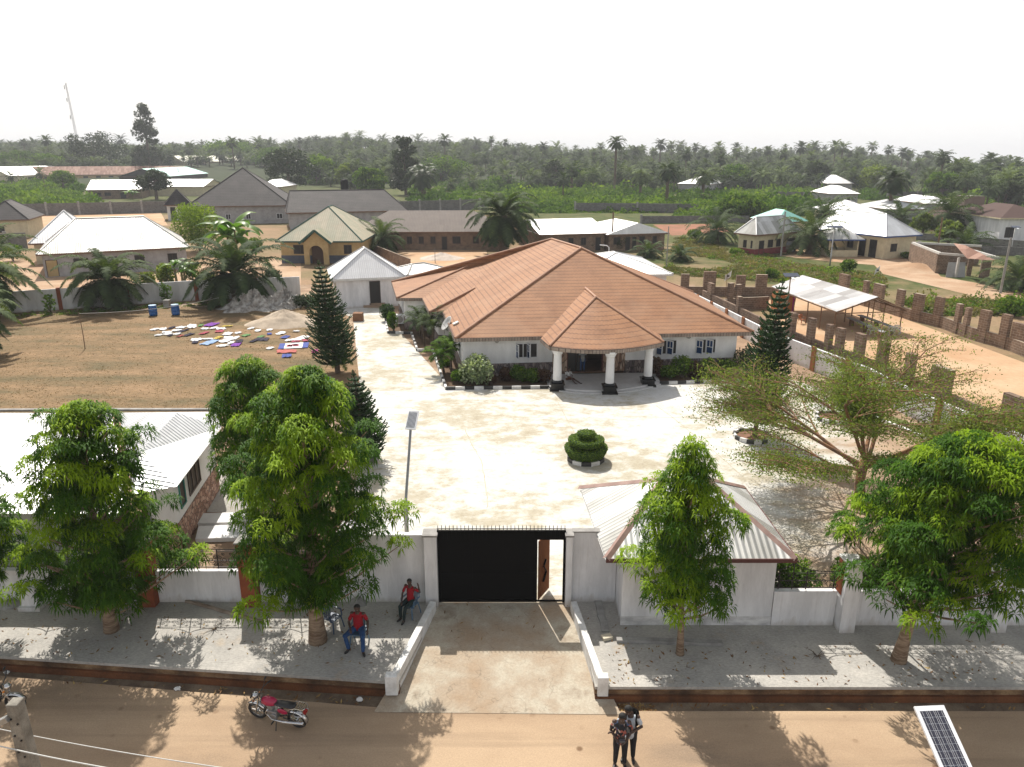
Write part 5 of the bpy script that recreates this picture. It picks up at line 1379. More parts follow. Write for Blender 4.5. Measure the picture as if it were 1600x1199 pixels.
drooping_tree('street_tree', 'broad dark green tree with leaning ringed trunk on the right pavement', tuple(P(1408, 1033)), 7.15,
              [(1.9, 0.8), (2.5, 2.0), (3.1, 2.9), (4.0, 2.5), (5.2, 2.2), (6.2, 1.9), (6.8, 1.4), (7.1, 0.6)], 11, 165, 44, (1.1, 0.35), 0.19, clear=2.55, bright=0.65, bark=m_barkpale)
drooping_tree('street_tree', 'wide dark green tree on the left pavement in front of the shed roofs', tuple(P(172, 984)), 7.6,
              [(0.9, 0.9), (1.5, 1.3), (2.1, 2.2), (2.8, 2.75), (3.6, 2.4), (4.4, 1.7), (5.4, 1.6), (6.4, 1.6), (7.1, 1.2), (7.6, 0.4)], 21, 150, 44, (0.1, 0.35), 0.2, clear=1.0, bright=0.68)
drooping_tree('street_tree', 'largest bright green tree left of the gate, shading the seated man', tuple(P(500, 1000)), 8.8,
              [(1.4, 0.7), (2.0, 1.0), (2.7, 2.4), (3.4, 3.15), (4.4, 2.6), (5.6, 2.1), (7.0, 1.85), (8.0, 1.25), (8.7, 0.5)], 35, 185, 42, (0.0, 0.6), 0.24, clear=1.7, bright=0.75)
drooping_tree('yard_tree', 'darker dense tree inside the wall, rising behind the largest street tree', tuple(P(415, 815)), 7.0,
              [(1.2, 1.2), (2.4, 1.9), (4.0, 2.0), (5.4, 1.7), (6.4, 1.25), (7.0, 0.5)], 41, 105, 44, (0, 0), 0.2, clear=1.2, bright=0.4)
drooping_tree('street_tree', 'tree mostly outside the left edge of the picture', tuple(P(-45, 1000)), 6.2,
              [(1.6, 1.0), (2.4, 2.0), (3.6, 2.2), (5.0, 1.7), (6.2, 0.5)], 55, 70, 40, (0, 0.3), 0.18, clear=1.6, bright=0.55)
drooping_tree('young_tree', 'small airy tree at the right edge of the dusty yard', tuple(P(1590, 830)), 4.0,
              [(1.0, 0.6), (2.0, 1.2), (3.2, 1.2), (4.0, 0.5)], 58, 34, 26, (0, 0), 0.09, clear=1.0, bright=0.3)
drooping_tree('yard_tree', 'leafy tree behind the low railing at the far right edge', tuple(P(1625, 960)), 3.2,
              [(0.4, 0.9), (1.2, 1.3), (2.4, 1.2), (3.2, 0.5)], 61, 40, 30, (0, 0), 0.09, clear=0.5, bright=0.4)

# ---- palms
def frond_tris(L, e0, az, bend, n, ll, rs, w=0.05, droop=0.35, wob=0.15):
    V, T, tt = [], [], []
    p = np.array([0.0, 0, 0]); e = e0; ds = L / n
    fw = np.array([math.cos(az), math.sin(az), 0]); sd = np.array([-math.sin(az), math.cos(az), 0])
    pts = [p]; dirs = []
    for i in range(n):
        d = fw * math.cos(e) + np.array([0, 0, 1.0]) * math.sin(e); dirs.append(d)
        p = p + d * ds; pts.append(p); e = max(e - bend * (0.4 + 1.3 * i / n) / n, min(e, -0.95))
    for i in range(n):                                   # rachis
        r = 0.035 * (1 - i / n) * (ll / 0.6) + 0.008; b = len(V)
        V += [pts[i] - sd * r, pts[i] + sd * r, pts[i + 1] + sd * r * 0.85, pts[i + 1] - sd * r * 0.85]; T += [(b, b + 1, b + 2), (b, b + 2, b + 3)]; tt += [0.45] * 4
    fr = rs.uniform(0.3, 0.6)
    for i in range(n):
        s = (i + 0.5) / n
        if s < 0.1: continue
        l = ll * (math.sin(math.pi * min(1, 0.12 + s * 0.88)) ** 0.6) * rs.uniform(0.85, 1.1)
        for sg in (-1, 1):
            q = pts[i] * 0.5 + pts[i + 1] * 0.5; d = dirs[i]
            ld = sd * sg * 0.85 + d * 0.55 + np.array([0, 0, rs.uniform(0.0, 0.3)])
            ld = ld / np.linalg.norm(ld)
            mid = q + ld * l * 0.55; tip = q + ld * l - np.array([0, 0, 1.0]) * l * droop * rs.uniform(0.7, 1.4)
            b = len(V); hw = d * w * 0.5
            V += [q - hw, q + hw, mid + hw * 0.8, mid - hw * 0.8, tip]; T += [(b, b + 1, b + 2), (b, b + 2, b + 3), (b + 3, b + 2, b + 4)]
            tt += [np.clip(fr + rs.normal(0, 0.12), 0, 1)] * 5
    return V, T, tt
def crown_tris(z, nf, L, n, ll, rs, w=0.05, emin=-35, emax=75, bend=1.5, droop=0.35):
    VV, TT, QQ = [], [], []; b = 0
    for k in range(nf):
        f = (k + 0.5) / nf; e0 = R(emax + (emin - emax) * f ** 0.9 + rs.uniform(-6, 6)); az = k * 2.39996 + rs.uniform(-0.2, 0.2)
        V, T, q = frond_tris(L * rs.uniform(0.85, 1.05) * (0.72 + 0.28 * math.sin(math.pi * min(1, f + 0.25))), e0, az, bend * rs.uniform(0.8, 1.15), n, ll, rs, w, droop)
        V = np.array(V) + [0, 0, z]
        VV.append(V); TT.append(np.array(T) + b); QQ.append(np.array(q) - 0.18 * f); b += len(V)
    return np.concatenate(VV), np.concatenate(TT), np.clip(np.concatenate(QQ), 0, 1)
def trunk_mesh(mb, h, r, lean=0, rough=0.12, n=9, seg=8, seed=0):
    rd = random.Random(seed)
    mb.tube([(lean * (k / seg) ** 2, 0, -0.2 + (h + 0.2) * k / seg) for k in range(seg + 1)], [r * (1.25 if k == 0 else 1) * (1 + rd.uniform(-rough, rough)) for k in range(seg + 1)], n)
def palm(name, label, base, h, nf, L, seed, n=34, ll=0.6, w=0.055, r=0.2, group=None, bend=1.5, emin=-24, emax=78, lean=0, mat_=None, cat='palm tree', droop=0.35, stems=1):
    rs = np.random.RandomState(seed)
    t = thing(name, label, cat, base, rs.uniform(0, 6.28), group)
    b = MB()
    if stems == 1:
        trunk_mesh(b, h, r, lean, seed=seed); 
        V, T, q = crown_tris(h - 0.1, nf, L, n, ll, rs, w, emin, emax, bend, droop); V[:, 0] += lean
    else:
        VV, TT, QQ = [], [], []; o = 0
        for s in range(stems):
            an = s * 2.4; d = 0.25 + 0.2 * (s % 3); x, y, hh = d * math.cos(an), d * math.sin(an), h * rs.uniform(0.55, 1.1)
            b.tube([(x, y, -0.1), (x * 1.5, y * 1.5, hh)], [r, r * 0.8], 6)
            V, T, q = crown_tris(hh, nf, L, n, ll, rs, w, emin, emax, bend, droop); V += [x * 1.5, y * 1.5, 0]
            VV.append(V); TT.append(T + o); QQ.append(q); o += len(V)
        V, T, q = np.concatenate(VV), np.concatenate(TT), np.concatenate(QQ)
    b.build('trunk', m_bark, t, world=False)
    tri_mesh('crown', V, T, mat_ or L_PALM, t, tint=q)
    return t
palm('oil_palm', 'bushy low oil palm against the white wall left of the blue drums', tuple(P(174, 480)), 2.8, 46, 5.9, 1, 44, 1.0, 0.15, 0.55, bend=1.9)
palm('oil_palm', 'bushy oil palm with long fronds right of the blue drums by the heap', tuple(P(371, 474)), 3.2, 48, 7.6, 2, 48, 1.1, 0.17, 0.6, bend=1.7)
palm('oil_palm', 'big dark palm standing in front of the brown roofed block', tuple(P(786, 398)), 6.0, 56, 7.8, 3, 46, 1.3, 0.18, 0.7, bend=1.8, emin=-50)
palm('coconut_palm', 'small coconut palm on the orange court beside the ochre house', tuple(P(598, 396)), 2.4, 28, 6.0, 4, 36, 1.0, 0.14, 0.25, bend=1.7, emin=-15)
palm('oil_palm', 'palm with greyish fronds cut by the left edge, upper one', tuple(P(-12, 496)), 4.6, 40, 7.0, 5, 46, 1.0, 0.15, 0.5, bend=1.7, emin=-45)
palm('oil_palm', 'palm reaching over the lawn from the left edge, lower one', tuple(P(-45, 560)), 3.2, 38, 5.0, 6, 42, 0.9, 0.13, 0.45, bend=1.8)
palm('oil_palm', 'round bushy palm left of the cream bungalow', tuple(P(1118, 380)), 2.2, 38, 7.4, 7, 24, 1.1, 0.2, 0.6, bend=1.8)
palm('oil_palm', 'palm in front of the verandah house near the parked van', tuple(P(1266, 397)), 3.0, 38, 7.4, 8, 26, 1.1, 0.2, 0.8, bend=1.9)
palm('oil_palm', 'dark palm behind the silver roof of the cream bungalow', tuple(P(1285, 366)), 3.8, 34, 8.0, 9, 24, 1.3, 0.24, 0.8, bend=1.9)
palm('oil_palm', 'palm between the verandah house and the water tower', tuple(P(1478, 372)), 4.6, 34, 8.5, 10, 24, 1.3, 0.24, 0.8, bend=1.9)
palm('oil_palm', 'low palm in the fenced yard above the ruined shelter', tuple(P(1507, 394)), 1.0, 32, 6.0, 12, 24, 1.0, 0.2, 0.6, bend=1.7)
palm('oil_palm', 'palm behind the utility pole at the right edge', tuple(P(1588, 452)), 1.2, 36, 5.6, 13, 30, 0.9, 0.14, 0.5, bend=1.8)
palm('oil_palm', 'lone tall palm between the bright roofs on the right', tuple(P(1388, 345)), 9.5, 34, 6.0, 14, 22, 1.3, 0.3, 0.6, bend=2.2, emin=-60, mat_=L_DARK)
palm('oil_palm', 'low palm beside the bright roofed houses at right centre', tuple(P(1405, 352)), 1.5, 30, 7.0, 15, 22, 1.2, 0.24, 0.6)
palm('oil_palm', 'small palm in the open field behind the rear annex', tuple(P(1063, 408)), 0.7, 26, 3.3, 16, 22, 0.7, 0.14, 0.3)
palm('oil_palm', 'small palm near the white roofed blocks in the field', tuple(P(1013, 402)), 0.8, 26, 3.6, 17, 22, 0.7, 0.14, 0.3)
palm('oil_palm', 'small palm in front of the left white roofed block', tuple(P(925, 389)), 0.8, 24, 3.6, 18, 22, 0.7, 0.14, 0.3)
for px, py, h, lb in ((1041, 322, 10.5, 'tallest of the palms in front of the distant bright roof'), (1000, 312, 8, 'palm left of the tallest one before the distant bright roof'), (1097, 318, 8.5, 'palm in front of the right end of the distant bright roof'), (960, 300, 20, 'very tall slender palm with long bare trunk at picture centre right'), (893, 302, 9, 'palm with spreading crown left of the very tall slender one'), (1190, 300, 6, 'palm standing alone above the round bush tree')):
    palm('oil_palm', lb, tuple(P(px, py)), h, 30, 5.6, int(px), 16, 1.2, 0.34, 0.5, bend=1.9, emin=-45, mat_=L_FARPALM)
palm('oil_palm', 'dark palm with hanging fronds beside the tall ivy clad tree', tuple(P(662, 312)), 8.5, 46, 8.5, 77, 20, 1.4, 0.34, 0.8, bend=2.3, emin=-70, mat_=L_DARK)
# house side palms and shrubs
palm('areca_palm', 'clump of pale areca palms by the stepped left side of the tiled house', tuple(P(661, 528)), 1.9, 9, 1.9, 20, 22, 0.42, 0.05, 0.06, stems=5, bend=1.6, emin=10)
palm('areca_palm', 'areca palm clump leaning beside the satellite dish', tuple(P(672, 545)), 2.4, 9, 1.9, 21, 22, 0.42, 0.05, 0.06, stems=4, bend=1.6, emin=10)
palm('areca_palm', 'bright green fan of palms at the front left corner bed', tuple(P(703, 583)), 2.3, 14, 1.9, 22, 24, 0.45, 0.06, 0.09, stems=2, bend=1.9, emin=0, mat_=L_BUSH)
palm('young_palm', 'small bright palm in white pot beside the upper araucaria', tuple(P(530, 583)), 1.1, 16, 1.8, 23, 24, 0.4, 0.05, 0.09, bend=1.6, emin=-10, mat_=L_BUSH)
def banana(label, base, h, nl, L, seed, name='banana_plant', wid=0.6):
    rs = np.random.RandomState(seed); t = thing(name, label, 'plant', base, rs.uniform(0, 6))
    b = MB(); 
    for k in range(3): b.tube([(0.5 * math.cos(k * 2.1), 0.5 * math.sin(k * 2.1), -0.1), (0.6 * math.cos(k * 2.1), 0.6 * math.sin(k * 2.1), h * (0.75 + 0.12 * k))], [0.18, 0.1], 8)
    b.build('stem', mat('banana_stem', (0.2, 0.2, 0.09), (0.14, 0.12, 0.06)), t, world=False)
    V, T, tt = [], [], []
    for k in range(nl):
        s = k % 3; az = k * 2.4 + rs.uniform(-.3, .3); e = R(rs.uniform(35, 80)); p = np.array([0.6 * math.cos(s * 2.1), 0.6 * math.sin(s * 2.1), h * (0.72 + 0.12 * s)])
        n = 8; ds = L / n; sd = np.array([-math.sin(az), math.cos(az), 0]); q = rs.uniform(0.2, 0.9); prev = None
        for i in range(n + 1):
            w = wid * 0.5 * math.sin(math.pi * min(0.97, 0.08 + i / n * 0.92)) ** 0.7
            row = [p - sd * w - [0, 0, w * .35], p, p + sd * w - [0, 0, w * .35]]
            b0 = len(V); V += row; tt += [q, q * 0.8, q]
            if prev is not None:
                for c in (0, 1): T += [(prev + c, prev + c + 1, b0 + c + 1), (prev + c, b0 + c + 1, b0 + c)]
            prev = b0
            p = p + (np.array([math.cos(az), math.sin(az), 0]) * math.cos(e) + np.array([0, 0, 1]) * math.sin(e)) * ds; e -= R(rs.uniform(8, 22))
    tri_mesh('leaves', V, T, L_BANANA, t, tint=tt)
    return t
banana('cluster of broad banana leaves above the palm by the wall', tuple(P(372, 448)), 7.0, 24, 4.2, 5, wid=1.15)
banana('small banana plant beside the weathered white roofed bungalow', tuple(P(285, 452)), 2.8, 12, 2.3, 6)
banana('banana plants behind the far white wall in front of the school block', tuple(P(205, 312)), 2.5, 14, 3.4, 7, wid=0.9)

# ---- araucarias
def araucaria(label, base, H, Rm, seed, tiers=20, clear=0.9, lean=0.0, thick=1.0):
    rs = np.random.RandomState(seed); t = thing('araucaria', label, 'tree', base)
    b = MB(); b.tube([(lean * (k / 6), 0, -0.1 + (H + 0.1) * k / 6) for k in range(7)], [0.13 * (1 - k / 6.3) + 0.015 for k in range(7)], 8)
    V, T, tt = [], [], []
    def rope(pts, r0, r1, q):
        m = len(pts); b0 = len(V)
        for i, p in enumerate(pts):
            d = unit((pts[min(i + 1, m - 1)] - pts[max(i - 1, 0)])[None])[0]; x = np.cross(d, [0, 0, 1.0]); x = x / max(np.linalg.norm(x), 1e-6); y = np.cross(x, d); r = r0 + (r1 - r0) * i / (m - 1)
            if i == 0: r *= 0.4
            for k in range(3):
                a = 2.094 * k + 1.57; V.append(p + (x * math.cos(a) + y * math.sin(a)) * r); tt.append(q + (0.12 if i == m - 1 else 0))
        for i in range(m - 1):
            for k in range(3):
                a0, a1 = b0 + i * 3 + k, b0 + i * 3 + (k + 1) % 3; T.append((a0, a1, a1 + 3)); T.append((a0, a1 + 3, a0 + 3))
    for j in range(tiers):
        f = j / (tiers - 1); z = clear + (H - 0.25 - clear) * f ** 0.93
        l = Rm * ((1 - f) ** 0.72) * (0.75 + 0.25 * min(1, f * 5)) + 0.14
        nb = 8 if f < 0.75 else 6
        for k in range(nb):
            az = 6.283 * k / nb + j * 0.7 + rs.uniform(-.2, .2); ll = l * rs.uniform(0.82, 1.1)
            fw = np.array([math.cos(az), math.sin(az), 0]); sd = np.array([-math.sin(az), math.cos(az), 0]); o = np.array([lean * z / H, 0, z])
            m = 8; pts = []
            for i in range(m + 1):
                s = i / m; pts.append(o + fw * ll * s + np.array([0, 0, 1]) * ll * (-0.16 * math.sin(s * 2.6) + 0.42 * s ** 2.6))
            q = 0.3 + rs.uniform(-.1, .15)
            rope(pts, 0.05, 0.03, q)
            for i in range(1, m):
                s = i / m; bl = ll * 0.46 * (1 - s * 0.62)
                for sg in (-1, 1):
                    if bl < 0.08: continue
                    d = fw * 0.62 + sd * sg * 0.75; d /= np.linalg.norm(d); p = pts[i]
                    rope([p, p + d * bl * 0.55 + np.array([0, 0, bl * 0.05]), p + d * bl + np.array([0, 0, bl * 0.34])], 0.042 * thick, 0.024 * thick, q + rs.uniform(-.05, .12))
    for k in range(3): rope([np.array([lean, 0, H - 0.4]), np.array([lean + 0.1 * math.cos(k * 2.1), 0.1 * math.sin(k * 2.1), H])], 0.05, 0.02, 0.5)
    b.build('trunk', m_bark, t, world=False); tri_mesh('branches', V, T, L_PINE, t, tint=np.clip(tt, 0, 1))
    return t
araucaria('tall araucaria with layered upswept branches beside the drive and lawn', tuple(P(527, 583)), 8.1, 1.95, 1, 22, 0.9, lean=-0.75, thick=1.25)
araucaria('smaller araucaria rising behind the largest street tree', tuple(P(572, 722)), 4.9, 1.35, 2, 16, 0.5, lean=-0.35, thick=1.1)
araucaria('dark araucaria in a striped ring planter on the right of the yard', tuple(P(1178, 684)), 8.9, 1.55, 3, 24, 1.2, lean=0.7, thick=1.25)
def ring_kerb(label, px, py, r, seg=16, h=0.22):
    c = P(px, py); t = thing('ring_planter', label, 'planter', tuple(c))
    for k in range(seg):
        a0, a1 = 2 * math.pi * k / seg + 0.2, 2 * math.pi * (k + 1) / seg + 0.2
        pl = [(c.x + rr * math.cos(a), c.y + rr * math.sin(a)) for rr, a in ((r, a0), (r, a1), (r - 0.14, a1), (r - 0.14, a0))]
        kb = MB(); kb.prism(pl, 0, h + (0.004 if k % 2 else 0)); kb.build('white_block' if k % 2 else 'black_block', m_kwhite if k % 2 else m_kblack, t)
    s = MB(); s.lathe([(0.02, 0.0), (r - 0.15, 0.0), (r - 0.15, 0.08), (0.02, 0.12)], 18, tuple(c)); s.build('soil', mat('red_bed_soil', (0.24, 0.13, 0.085), (0.17, 0.09, 0.06), 2, 0.95), t)
ring_kerb('black and white ring kerb round the foot of the right araucaria', 1175, 684, 1.05)
ring_kerb('black and white ring kerb half hidden behind the spreading olive tree', 1300, 655, 1.0)
ring_kerb('black and white ring kerb under the tiered topiary', 915, 718, 0.98, 12, 0.2)
b = MB(); c = P(575, 718); b.box(c.x - 0.5, c.y - 0.4, 0, c.x + 0.5, c.y + 0.4, 0.4); tag(b.build('planter_box', m_concpost, bevel=0.02), 'grey concrete planter at the foot of the smaller araucaria', 'planter')

# ---- leafy solids: bushes, hedges, topiary
def leaf_cloud(P0, Nn, tint, rs, s=0.07, asp=0.55):
    n = len(P0); a = unit(rs.normal(0, 1, (n, 3)) + Nn * 0.6); x = unit(np.cross(a, rs.normal(0, 1, (n, 3)))); y = np.cross(a, x)
    ss = (s * rs.uniform(0.6, 1.3, n))[:, None]
    V = np.stack([P0 - x * ss, P0 + y * ss * asp, P0 + x * ss, P0 - y * ss * asp], 1).reshape(-1, 3)
    b = np.arange(n)[:, None] * 4; T = np.concatenate([b + [0, 1, 2], b + [0, 2, 3]], 0)
    return V, T, np.repeat(np.clip(tint, 0, 1), 4)
def bush(name, label, base, r, h, m, seed, nleaf=1500, s=0.08, cat='bush', lumps=7, stem=True, group=None, cone=0.0):
    rs = np.random.RandomState(seed); t = thing(name, label, cat, base, 0, group)
    VV, TT, QQ = [], [], []; o = 0
    for k in range(lumps):
        a = k * 2.4; d = r * 0.5 * (k > 0) * rs.uniform(0.6, 1.1); hz = h * rs.uniform(0.45, 0.62) if k else h * 0.6
        rr = np.array([r * rs.uniform(0.45, 0.62), r * rs.uniform(0.45, 0.62), h * 0.42]); n = nleaf // lumps
        v = unit(rs.normal(0, 1, (n, 3))); p = np.array([d * math.cos(a), d * math.sin(a), hz]) + v * rr * (rs.uniform(0.5, 1, (n, 1)) ** 0.5)
        p[:, 2] = np.maximum(p[:, 2], 0.03)
        q = 0.42 + 0.25 * v[:, 2] * 0.4 + rs.normal(0, 0.17, n) + rs.uniform(-.15, .15)
        V, T, qq = leaf_cloud(p, v, q, rs, s); VV.append(V); TT.append(T + o); QQ.append(qq); o += len(V)
    if stem:
        b = MB()
        for k in range(4): b.tube([(0.05 * k, 0, -0.05), (r * 0.35 * math.cos(k * 1.7), r * 0.35 * math.sin(k * 1.7), h * 0.55)], [0.035 + 0.02 * r, 0.015], 5)
        b.build('stem', m_bark, t, world=False)
    tri_mesh('foliage', np.concatenate(VV), np.concatenate(TT), m, t, tint=np.concatenate(QQ))
    return t
bush('variegated_shrub', 'large pale variegated shrub at the front left corner of the house', tuple(P(745, 601)), 1.15, 2.1, L_VARI, 1, 2200, 0.11)
for px, py, r, h, m, lb in ((718, 600, 0.75, 0.9, L_BUSH, 'bright low shrub left of the variegated shrub'), (766, 602, 0.6, 0.6, L_RED, 'low reddish shrub right of the variegated shrub'), (790, 598, 0.55, 1.0, L_RED, 'dark red leaved shrub under the first left window'),
                            (812, 600, 0.7, 1.25, L_BUSH, 'rounded green shrub under the left window'), (832, 600, 0.6, 1.0, L_BUSH, 'green shrub between window and first column'), (850, 600, 0.55, 0.95, L_RED, 'dark shrub beside the first column pedestal'),
                            (1028, 592, 0.5, 1.5, L_RED, 'tall reddish shrub beside the third column'), (1046, 594, 0.75, 1.0, L_BUSH, 'low dark green shrub right of the third column'), (1066, 592, 0.8, 1.6, L_BUSH, 'tallest green shrub under the right front windows'), (1086, 592, 0.6, 1.2, L_RED, 'brownish shrub between two green shrubs on the right'),
                            (1108, 590, 0.8, 1.35, L_BUSH, 'bright green shrub under the far right window'), (1136, 588, 0.75, 1.2, L_BUSH, 'green shrub near the right corner of the house'), (1163, 585, 0.8, 1.9, L_DARK, 'dark conifer shrub at the right corner of the house'),
                            (697, 574, 0.4, 0.5, L_BUSH, 'small shrub in the side bed under the palms')):
    bush('shrub', lb, tuple(P(px, py) + Vector((0, 0.3, 0))), r, h, m, int(px), 1100, 0.085, lumps=6)
bush('ball_shrub', 'dark round clipped shrub at the far end of the side bed', tuple(P(606, 502)), 0.85, 1.7, L_PINE, 2, 1700, 0.09)
bush('column_shrub', 'narrow green column shrub beside the dark round one', tuple(P(614, 519)), 0.5, 1.9, L_BUSH, 3, 900, 0.09)
bush('papaya_plant', 'small papaya like plant by the lawn wall near the blue drums', tuple(P(261, 475)), 0.8, 2.2, L_BUSH, 4, 160, 0.17, 'plant', 4)
bush('papaya_plant', 'thin young plant in front of the left brown wall post', tuple(P(79, 490)), 0.7, 2.0, L_BUSH, 5, 140, 0.17, 'plant', 4)
bush('tree', 'pale feathery tree in front of the dark villa', tuple(P(312, 392)), 4.0, 7.8, L_BRIGHT, 6, 7500, 0.17, 'tree', 14)
bush('tall_grass_clump', 'clump of tall pale cane by the neighbour house wall', tuple(P(262, 452)), 1.3, 3.0, L_FINE, 7, 900, 0.2, 'plant')
bush('shrub', 'low dark shrub at the foot of the upper araucaria and heap', tuple(P(478, 480)), 1.6, 1.2, L_DARK, 8, 1200, 0.12)
bush('hedge', 'leafy hedge behind the railing right of the guard house', (9.7, 22.75, 0), 1.05, 1.75, L_BUSH, 9, 2600, 0.075, 'hedge', 8)
bush('hedge', 'leafy hedge behind the railing right of the white pillar', (12.4, 22.95, 0), 1.25, 1.6, L_BUSH, 10, 2600, 0.075, 'hedge', 8)
bush('hedge', 'shaded hedge behind the railing farther right of the white pillar', (14.6, 22.95, 0), 1.25, 1.6, L_BUSH, 11, 2200, 0.075, 'hedge', 8)
def topiary(base):
    rs = np.random.RandomState(3); t = thing('topiary', 'three tiered clipped round topiary on the white yard', 'topiary', base)
    b = MB(); prof = [(0.80, 0.14), (0.98, 0.42), (1.10, 0.72), (1.09, 0.80), (0.95, 0.83), (0.62, 0.84), (0.62, 0.90), (0.80, 0.98), (0.92, 1.16), (0.91, 1.26), (0.80, 1.29), (0.28, 1.31), (0.28, 1.36), (0.38, 1.42), (0.46, 1.56), (0.45, 1.65), (0.30, 1.69), (0.03, 1.70)]
    prof = [(r, z * 0.9) for r, z in prof]
    b.lathe(prof, 34); b.build('clipped_body', mat('dense_hedge_core', (0.03, 0.06, 0.01), (0.02, 0.045, 0.008), 5, 0.95), t, world=False, smooth=True)
    P0, Nn = [], []
    for (r0, z0), (r1, z1) in zip(prof, prof[1:]):
        k = int(420 * (r0 + r1) * math.hypot(r1 - r0, z1 - z0) * 3.1) + 30
        s = rs.rand(k); r = r0 + (r1 - r0) * s; z = z0 + (z1 - z0) * s; a = rs.uniform(0, 6.283, k)
        if r1 < r0: r = np.sqrt(r1 * r1 + (r0 * r0 - r1 * r1) * s)
        nr, nz = (z1 - z0), -(r1 - r0); l = math.hypot(nr, nz) + 1e-6
        P0.append(np.stack([r * np.cos(a), r * np.sin(a), z], 1)); Nn.append(np.stack([nr / l * np.cos(a), nr / l * np.sin(a), np.full(k, nz / l)], 1))
    P0, Nn = np.concatenate(P0), np.concatenate(Nn)
    V, T, q = leaf_cloud(P0 + Nn * rs.uniform(0, 0.025, (len(P0), 1)), Nn, 0.45 + 0.2 * Nn[:, 2] + rs.normal(0, 0.15, len(P0)), rs, 0.035, 0.7)
    tri_mesh('leaves', V, T, L_TOPI, t, tint=q)
topiary(tuple(P(915, 718)))

# ---- wide spreading olive tree
def spreading_tree(label, base, seed=4):
    rs = np.random.RandomState(seed); rnd = random.Random(seed); t = thing('spreading_tree', label, 'tree', base)
    b = MB(); tips = []
    def grow(p, d, l, r, lev):
        n = 4; pts = [p]; q = Vector(p); dd = Vector(d)
        for i in range(n):
            dd = (dd + Vector((rnd.uniform(-.12, .12), rnd.uniform(-.12, .12), rnd.uniform(-.06, .05) + (0.04 if lev == 0 else -0.03)))).normalized()
            q = q + dd * l / n; pts.append(q.copy())
        b.tube(pts, [r * (1 - 0.45 * i / n) for i in range(n + 1)], 6 if lev < 2 else 4, cap=False)
        if lev >= 3: tips.append((q, dd, l)); return
        for i in range(1, n + 1):
            for s in range(2 if lev < 2 else 1 if i < n else 2):
                if lev == 0 and i < 2: continue
                a = rnd.uniform(0.35, 0.85) * rnd.choice((-1, 1)); nd = Matrix.Rotation(a, 3, 'Z') @ dd
                nd.z = nd.z * 0.55 + rnd.uniform(0.0, 0.28); nd.normalize()
                grow(pts[i], nd, l * rnd.uniform(0.46, 0.66), r * 0.5, lev + 1)
                if lev >= 1: tips.append((pts[i], dd, l))
    b.tube([(0, 0, -0.1), (0.02, 0.05, 0.5), (-0.05, 0.1, 1.3), (0.05, 0.15, 2.2)], [0.34, 0.24, 0.2, 0.2], 10)
    top = Vector((0.05, 0.15, 2.1))
    for k in range(9):
        az = k * 0.698 + rnd.uniform(-.2, .2); el = R(rnd.uniform(14, 38)); d = Vector((math.cos(az) * math.cos(el), math.sin(az) * math.cos(el), math.sin(el)))
        grow(top + Vector((0, 0, rnd.uniform(-.5, .3))), d, rnd.uniform(3.8, 4.9), 0.10, 0)
    for k in range(2):
        grow(top, Vector((rnd.uniform(-.3, .3), rnd.uniform(-.3, .3), 1)).normalized(), 2.2, 0.09, 0)
    b.build('trunk', m_barkred, t, world=False, smooth=True)
    C = np.array([tuple(x[0]) for x in tips])
    K = 15
    n = len(C) * K
    off = rs.normal(0, 1, (n, 3)) * [0.34, 0.34, 0.06]
    P0 = np.repeat(C, K, 0) + off
    q = np.repeat(rs.uniform(0.2, 0.75, len(C)), K) + rs.normal(0, 0.12, n)
    V, T, qq = leaf_cloud(P0, np.tile([0, 0, 1.0], (n, 1)), q, rs, 0.05, 0.5)
    tri_mesh('crown', V, T, L_FINE, t, tint=qq)
    return len(tips)
NT = spreading_tree('wide spreading olive green tree with thin fine foliage in the dusty yard', tuple(P(1341, 793)))
print('spreading tips', NT)

def belt_near_early(px): return interp(px, [(-300, 430), (0, 445), (200, 455), (280, 545), (430, 540), (470, 400), (560, 345), (620, 380), (700, 400), (800, 370), (900, 350), (1000, 335), (1150, 335), (1250, 345), (1400, 320), (1480, 255), (1600, 225), (1900, 215)])
